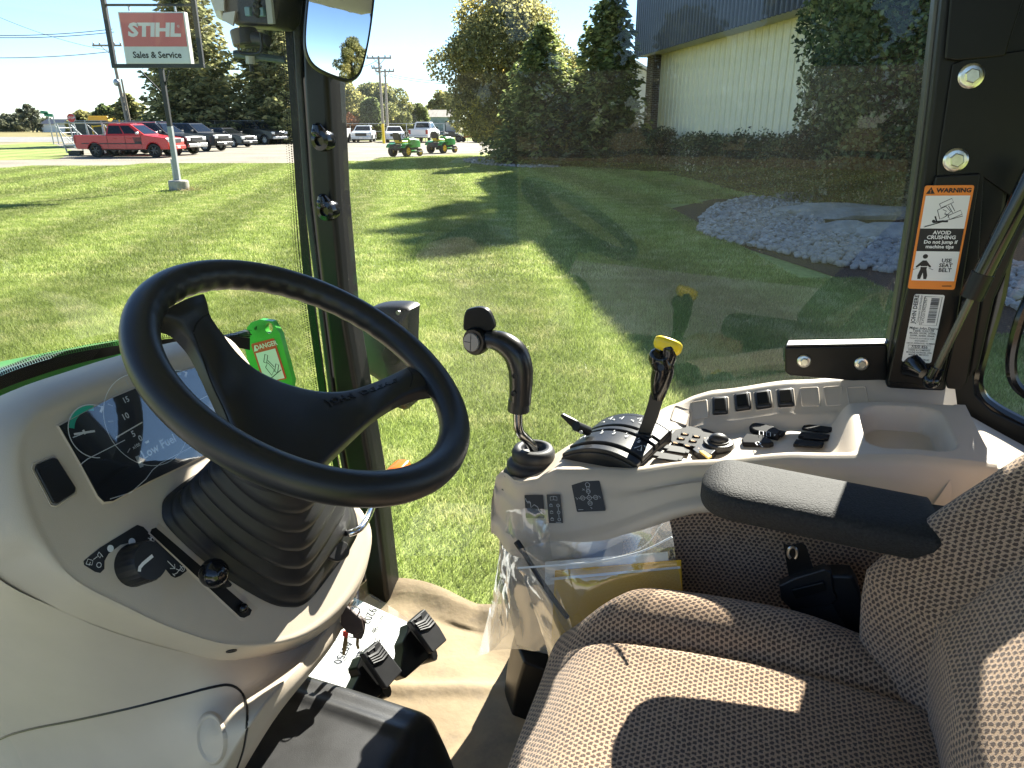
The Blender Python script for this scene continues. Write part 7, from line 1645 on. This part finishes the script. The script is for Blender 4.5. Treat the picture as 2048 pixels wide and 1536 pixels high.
# seat belt buckle
bz = 1.10
bk_ = thing('seat_belt_buckle', 'black seat belt retractor with open latch tongue beside the seat', 'seat belt', U(1650, 1250, R=1.03))
B_ = lambda x, y, d=0: U(x, y, R=1.035 + d)
MB().prism([B_(x, y) for x, y in ((1566, 1088), (1580, 1092), (1602, 1086), (1612, 1092), (1628, 1140), (1636, 1146), (1590, 1160), (1578, 1156))], RV * .003).build('latch_tongue', BLACKS, bk_, bevel=.001)
MB().tube([B_(1585 + 9 * math.cos(a), 1106 + 12 * math.sin(a), -.002) for a in [math.radians(q) for q in range(-240, 61, 20)]], .0022, 6).build('tongue_slot', ZINC, bk_)
MB().prism([B_(x, y, -.012) for x, y in ((1558, 1172), (1590, 1156), (1650, 1138), (1664, 1146), (1668, 1184), (1676, 1200), (1660, 1212), (1584, 1222), (1562, 1200))], RV * .018).build('retractor_frame', BLACK, bk_, bevel=.003)
MB().prism([B_(x, y, -.017) for x, y in ((1582, 1180), (1648, 1164), (1654, 1182), (1590, 1200))], RV * .006).build('frame_slot', BLACKS, bk_, bevel=.002)
MB().prism([B_(x, y, -.005) for x, y in ((1660, 1150), (1706, 1152), (1720, 1180), (1728, 1215), (1716, 1300), (1690, 1300), (1650, 1240), (1640, 1220))], RV * .035).build('retractor_cover', BLACK, bk_, bevel=.006)
WEB = M('belt_webbing', (.012, .012, .012), .8, bump=.4, bs=300, dist=.001)
MB().prism([B_(x, y, -.010) for x, y in ((1580, 1222), (1666, 1208), (1710, 1290), (1740, 1330), (1700, 1300), (1640, 1262), (1600, 1250))], RV * .004).build('belt_webbing', WEB, bk_, bevel=.001)
MB().prism([B_(x, y, -.0) for x, y in ((1690, 1262), (1722, 1240), (1760, 1400), (1735, 1345), (1705, 1312))], RV * .012).build('belt_stalk', BLACK, bk_, bevel=.003)
MB().lathe([(.008, 0), (.007, .003), (0, .004)], B_(1706, 1298, -.004), -RV, 10).build('anchor_bolt', BLACKG, bk_)

# ================================================================== FLOOR: mat, tunnel, pedals, paper, bags
def matmat():
    m = M('kraft_floor_mat', (.31, .235, .145), .9, var=.18, vs=5, bump=.5, bs=45, dist=.003); nt = m.node_tree; b = nt.nodes['Principled BSDF']; L = nt.links.new; N = nt.nodes.new
    src = b.inputs['Base Color'].links[0].from_socket; tc = N('ShaderNodeTexCoord'); n1 = N('ShaderNodeTexNoise'); n1.inputs['Scale'].default_value = 7; n1.inputs['Detail'].default_value = 7; n1.inputs['Roughness'].default_value = .7; L(tc.outputs['Object'], n1.inputs['Vector'])
    r1 = N('ShaderNodeMapRange'); r1.inputs[1].default_value = .50; r1.inputs[2].default_value = .72; r1.inputs[3].default_value = 0; r1.inputs[4].default_value = .75; L(n1.outputs[0], r1.inputs[0])
    mx = N('ShaderNodeMix'); mx.data_type = 'RGBA'; mx.inputs[7].default_value = (.16, .13, .10, 1); L(r1.outputs[0], mx.inputs[0]); L(src, mx.inputs[6]); L(mx.outputs[2], b.inputs['Base Color']); return m
MATM = matmat()
def fmat(u, v):
    f = .88 - .62 * u; r = .62 + .86 * v + .012 * math.sin(u * 9) * (v > .9); n_ = noise.noise(Vector((f * 5, r * 5, 1))) * .010 + noise.noise(Vector((f * 14, r * 14, 4))) * .003
    lift = .030 * sstep(.86, 1, v) ** 2 * (1 - .35 * u) + .05 * sstep(.15, 0, u)
    fold = .010 * math.exp(-((v - .55 - .2 * u) / .02) ** 2)
    return T(f, r, FL + .010 + n_ + lift + fold + .02 * abs(math.sin(u * 6 + v * 3)) * sstep(.7, 1, v))
G = [[fmat(i / 70, j / 70) for j in range(71)] for i in range(71)]
tag(mk('floor_mat', [p for r in G for p in r], [(i * 71 + j, i * 71 + j + 1, (i + 1) * 71 + j + 1, (i + 1) * 71 + j) for i in range(70) for j in range(70)], MATM, sharp=0), 'creased tan kraft paper floor cover with dirty marks', 'floor mat')
# black moulded tunnel in front of the seat
tn = [((640, 1340), .90), ((700, 1400), .88), ((755, 1460), .86), ((795, 1515), .84)]
TUN = M('tunnel_plastic', (.020, .020, .021), .38, var=.5, vs=16, bump=.3, bs=700, dist=.0006)
def tunnel(u, v):                         # u along from the dash (0) to the rear (1); v across left to right
    f = .86 - .46 * u; ctr = .765; hw = .185 + .02 * u; zt = .90 - .03 * u - .02 * u * u
    a = v * 2 - 1; k = abs(a); prof = 1 - max(0, (k - .52) / .48) ** 2.2
    z = FL + (zt - FL) * prof if k < 1 else FL
    z += .006 * math.exp(-((a - .35) / .05) ** 2)
    e = sstep(1, .90, u); z = FL + (z - FL) * (1 - (1 - e) ** 2 * .75)
    return T(f - .02 * (k ** 2), ctr + hw * a, z)
G = [[tunnel(i / 40, j / 60) for j in range(61)] for i in range(41)]
tun = tag(mk('tunnel_cover', [p for r in G for p in r], [(i * 61 + j, i * 61 + j + 1, (i + 1) * 61 + j + 1, (i + 1) * 61 + j) for i in range(40) for j in range(60)], TUN, sharp=0), 'black scuffed moulded plastic tunnel cover under the dash', 'tunnel cover')
# pedals
def pedal(label, tread, body, zc):
    pd_ = thing('foot_pedal', label, 'pedal', U(*tread[2], z=zc - .05), 'foot pedals')
    c = [U(*p, z=zc + dz) for p, dz in zip(tread, (.045, .045, -.005, -.02, -.02, .02))]
    n = (c[1] - c[0]).cross(c[3] - c[0]).normalized(); n = n if n.z > 0 else -n
    pl = (c[0] + c[3]) / 2
    P = [U(*p, plane=(pl, n)) for p in tread]
    t_ = MB().prism(P, -n * .016).build('tread', RUBBER, pd_, bevel=.003)
    u = (P[1] - P[0]); v = (P[3] - P[0]); mb = MB()
    f = lambda a, b: P[0] + u * a + (P[5] - P[0]) * b
    L0, L1 = P[0], P[1]; M0, M1 = P[5], P[2]
    g = lambda a, b: L0.lerp(L1, a).lerp(M0.lerp(M1, a), b)
    for k in range(4): mb.tube([g(.10, .42 + k * .14), g(.55, .36 + k * .14 + .10), g(.92, .30 + k * .14)], .0040, 5)
    mb.tube([g(.25, .30), g(.22, .12), g(.62, .12), g(.55, .25)], .0020, 5)
    mb.build('tread_ribs', RUBBER, t_, kind='stuff')
    P2 = [U(*p, plane=(pl - n * .03, n)) for p in body]
    MB().prism(P2, -n * .035).build('pedal_frame', BLACKS, pd_, bevel=.004)
    MB().tube([P2[2], T(.74, frz(P2[2])[1] - .02, FL + .04)], .014, 10).build('pedal_arm', BLACKS, pd_)
    return P2, n, pl
pedal('upper black pedal with chevron rubber tread on the right', [(820, 1243), (850, 1217), (880, 1254), (895, 1280), (866, 1306), (838, 1266)], [(818, 1245), (838, 1270), (868, 1308), (812, 1357), (800, 1350), (808, 1300), (806, 1284), (816, 1262)], .80)
pedal('lower black pedal with chevron rubber tread, nearer the dash', [(726, 1307), (758, 1280), (786, 1316), (806, 1342), (774, 1378), (744, 1334)], [(724, 1310), (744, 1338), (774, 1380), (738, 1412), (704, 1382), (720, 1350), (714, 1336)], .80)
# printed parts paper in a plastic sleeve behind the pedals
pz = FL + .075
pap = thing('parts_label', 'white printed label sheet in a clear sleeve lying behind the pedals', 'paper', U(745, 1270, z=pz))
pq = [(712, 1178), (800, 1232), (692, 1372), (640, 1300)]
d = Decal('paper_sheet', pap, Fr(U(690, 1187, z=pz), U(826, 1250, z=pz) - U(690, 1187, z=pz), U(560, 1360, z=pz) - U(690, 1187, z=pz), ZV), PAPER, .02)
rt = random.Random(3)
def pt3(px, py, l=.0012): return U(px, py, z=pz + l)
pu, pv = (pt3(640, 1310) - pt3(714, 1190)).normalized(), (pt3(800, 1240) - pt3(714, 1190)).normalized()
pv = (pv - pu * pv.dot(pu)).normalized()
def ptext(s, px, py, size, off=.0): text('lettering', s, Fr(pt3(px, py), pu, (ZV.cross(pu)).normalized(), ZV), size, INK, d.o, ext=0, lift=0, off=off)
ptext('9203', 738, 1232, .030, .0004); ptext('1 A0750', 690, 1298, .028, .0004); ptext('1400171250J0', 757, 1246, .012)
mb = MB()
for (x0_, y0_, n_, w_) in ((712, 1203, 6, .05), (728, 1214, 5, .04), (775, 1258, 9, .05), (770, 1280, 5, .05), (712, 1290, 5, .06), (745, 1300, 6, .05), (718, 1335, 5, .05), (690, 1330, 4, .05)):
    for k in range(n_):
        p = pt3(x0_, y0_) + (ZV.cross(pu)) * -.0055 * k; mb.ribbon([p, p + pu * w_ * rt.uniform(.4, 1)], .0018, ZV)
for k in range(18): p = pt3(716, 1303) + pu * .0028 * k; mb.ribbon([p, p + (ZV.cross(pu)) * .012], rt.choice((.0007, .0016)), ZV)
for a, b_ in (((720, 1200), (690, 1262)), ((800, 1262), (668, 1330)), ((770, 1240), (650, 1290))): mb.ribbon([pt3(*a), pt3(*b_)], .0009, ZV)
mb.build('fine_print', INK, d.o, smooth=False, kind='stuff')
def bagmat(name, op=.16, ior=1.45, boost=3.0, tint=(.97, .98, .98)):
    m = glassmat(name, tint, 0, 0, ior, boost, .07); nt = m.node_tree; out = nt.nodes['Material Output']; src = out.inputs[0].links[0].from_socket
    df = nt.nodes.new('ShaderNodeBsdfTranslucent'); df.inputs[0].default_value = (.85, .88, .9, 1); d2 = nt.nodes.new('ShaderNodeBsdfDiffuse'); d2.inputs[0].default_value = (.85, .88, .9, 1); ad = nt.nodes.new('ShaderNodeMixShader'); ad.inputs[0].default_value = .5
    nt.links.new(df.outputs[0], ad.inputs[1]); nt.links.new(d2.outputs[0], ad.inputs[2]); lw = nt.nodes.new('ShaderNodeLayerWeight'); lw.inputs[0].default_value = .35
    mr = nt.nodes.new('ShaderNodeMapRange'); mr.inputs[3].default_value = op * .5; mr.inputs[4].default_value = op * 3; nt.links.new(lw.outputs[1], mr.inputs[0])
    mx = nt.nodes.new('ShaderNodeMixShader'); nt.links.new(mr.outputs[0], mx.inputs[0]); nt.links.new(src, mx.inputs[1]); nt.links.new(ad.outputs[0], mx.inputs[2]); nt.links.new(mx.outputs[0], out.inputs[0]); return m
BAG = bagmat('clear_plastic_bag', .15, boost=4.0); SLEEVE = bagmat('clear_sleeve_film', .02, boost=1.5)
def film(name, rows, R, parent, seed, amp=.006, mat=BAG, n=6, sc=14):
    C = [cromv([U(x, y, R=r_) for x, y, r_ in row], n) for row in rows]; C = [cromv(c, n) for c in zip(*C)]; k = len(C); m_ = len(C[0]); V = []
    for i in range(k):
        for j in range(m_):
            p = C[i][j]; q = Vector((p.x * sc, p.y * sc, p.z * sc * .35)) + Vector((seed, 0, 0))
            w = noise.noise(q) + .7 * abs(noise.noise(q * 2.1 + Vector((3, 3, 3)))) + .5 * noise.noise(Vector((i * .55 + seed, j * .12, seed)))
            V.append(p + (-RV * .9 + FV * .3) * amp * w)
    return mk(name, V, [(i * m_ + j, i * m_ + j + 1, (i + 1) * m_ + j + 1, (i + 1) * m_ + j) for i in range(k - 1) for j in range(m_ - 1)], mat, parent, sharp=0)
film('clear_sleeve', [[(690, 1180, 0), (720, 1176, 0)], [(700, 1200, 0), (800, 1230, 0)]], 0, pap, 1) if False else None
SLV = [U(x, y, z=pz + .008) for x, y in ((704, 1180), (722, 1177), (770, 1205), (835, 1250), (690, 1374), (640, 1310))]
MB().poly(SLV).build('clear_sleeve', SLEEVE, pap, smooth=False)
bag = thing('document_bag', 'clear zip bag with yellow envelope and white papers hanging on the console side', 'plastic bag', U(1250, 1200, R=1.0))
Rb = 1.045
env = MB().prism([U(x, y, R=Rb) for x, y in ((1110, 1143), (1362, 1122), (1368, 1250), (1300, 1330), (1100, 1330))], RV * .004).build('yellow_envelope', M('manila_yellow', (.72, .42, .03), .6, var=.06, vs=10), bag, smooth=False)
MB().prism([U(x, y, R=Rb + .006) for x, y in ((1090, 1125), (1335, 1105), (1340, 1150), (1090, 1170))], RV * .003).build('white_paper', PAPER, bag, smooth=False)
MB().prism([U(x, y, R=Rb - .0015) for x, y in ((1100, 1156), (1360, 1133), (1361, 1137), (1100, 1161))], RV * .001).build('envelope_flap_edge', WHITEP, bag, smooth=False)
film('bag_film', [[(1012, 1105, 1.03), (1100, 1085, 1.02), (1220, 1078, 1.015), (1340, 1040, 1.02)], [(1034, 1135, 1.03), (1110, 1130, 1.0), (1230, 1115, 1.0), (1346, 1075, 1.02)], [(1050, 1160, 1.03), (1120, 1170, .985), (1240, 1170, .985), (1362, 1150, 1.015)], [(1075, 1230, 1.03), (1130, 1240, .985), (1250, 1250, .985), (1370, 1230, 1.01)], [(1100, 1330, 1.03), (1150, 1330, .99), (1260, 1330, .99), (1375, 1330, 1.01)]], 0, bag, 2, .010, sc=19)
zp = cromv([U(x, y, R=.988) for x, y in ((1036, 1136), (1120, 1130), (1200, 1122), (1280, 1104), (1344, 1074))], 6); MB().tube(zp, .0016, 6).build('zip_seal', M('zip_white', (.75, .78, .8), .3), bag)
bag2 = thing('hanging_bag', 'crumpled clear plastic bag hanging at the front of the console', 'plastic bag', U(1000, 1300, R=1.12))
film('bag_film', [[(1012, 1022, 1.075), (1050, 1018, 1.065), (1094, 1020, 1.07)], [(1008, 1080, 1.09), (1050, 1075, 1.055), (1098, 1080, 1.06)], [(1000, 1150, 1.12), (1055, 1140, 1.06), (1110, 1160, 1.05)], [(985, 1215, 1.15), (1080, 1210, 1.07), (1140, 1230, 1.04)], [(965, 1300, 1.18), (1090, 1300, 1.09), (1160, 1330, 1.04)]], 0, bag2, 5, .011, sc=18)
film('bag_film', [[(1008, 1060, 1.10), (1022, 1090, 1.09), (1030, 1130, 1.09)], [(990, 1160, 1.14), (1006, 1170, 1.12), (1024, 1180, 1.10)], [(978, 1220, 1.17), (998, 1226, 1.14), (1020, 1220, 1.11)], [(958, 1310, 1.20), (985, 1300, 1.16), (1018, 1262, 1.12)]], 0, bag2, 9, .012, sc=18)
MB().tube(cromv([U(1033, 1083, R=1.04), U(1048, 1106, R=1.03), U(1075, 1150, R=1.01), U(1105, 1195, R=1.0), U(1135, 1235, R=1.0)], 5), [.006] * 5 + [.0045] * 16, 8).build('black_cable_tie', BLACK, bag2)
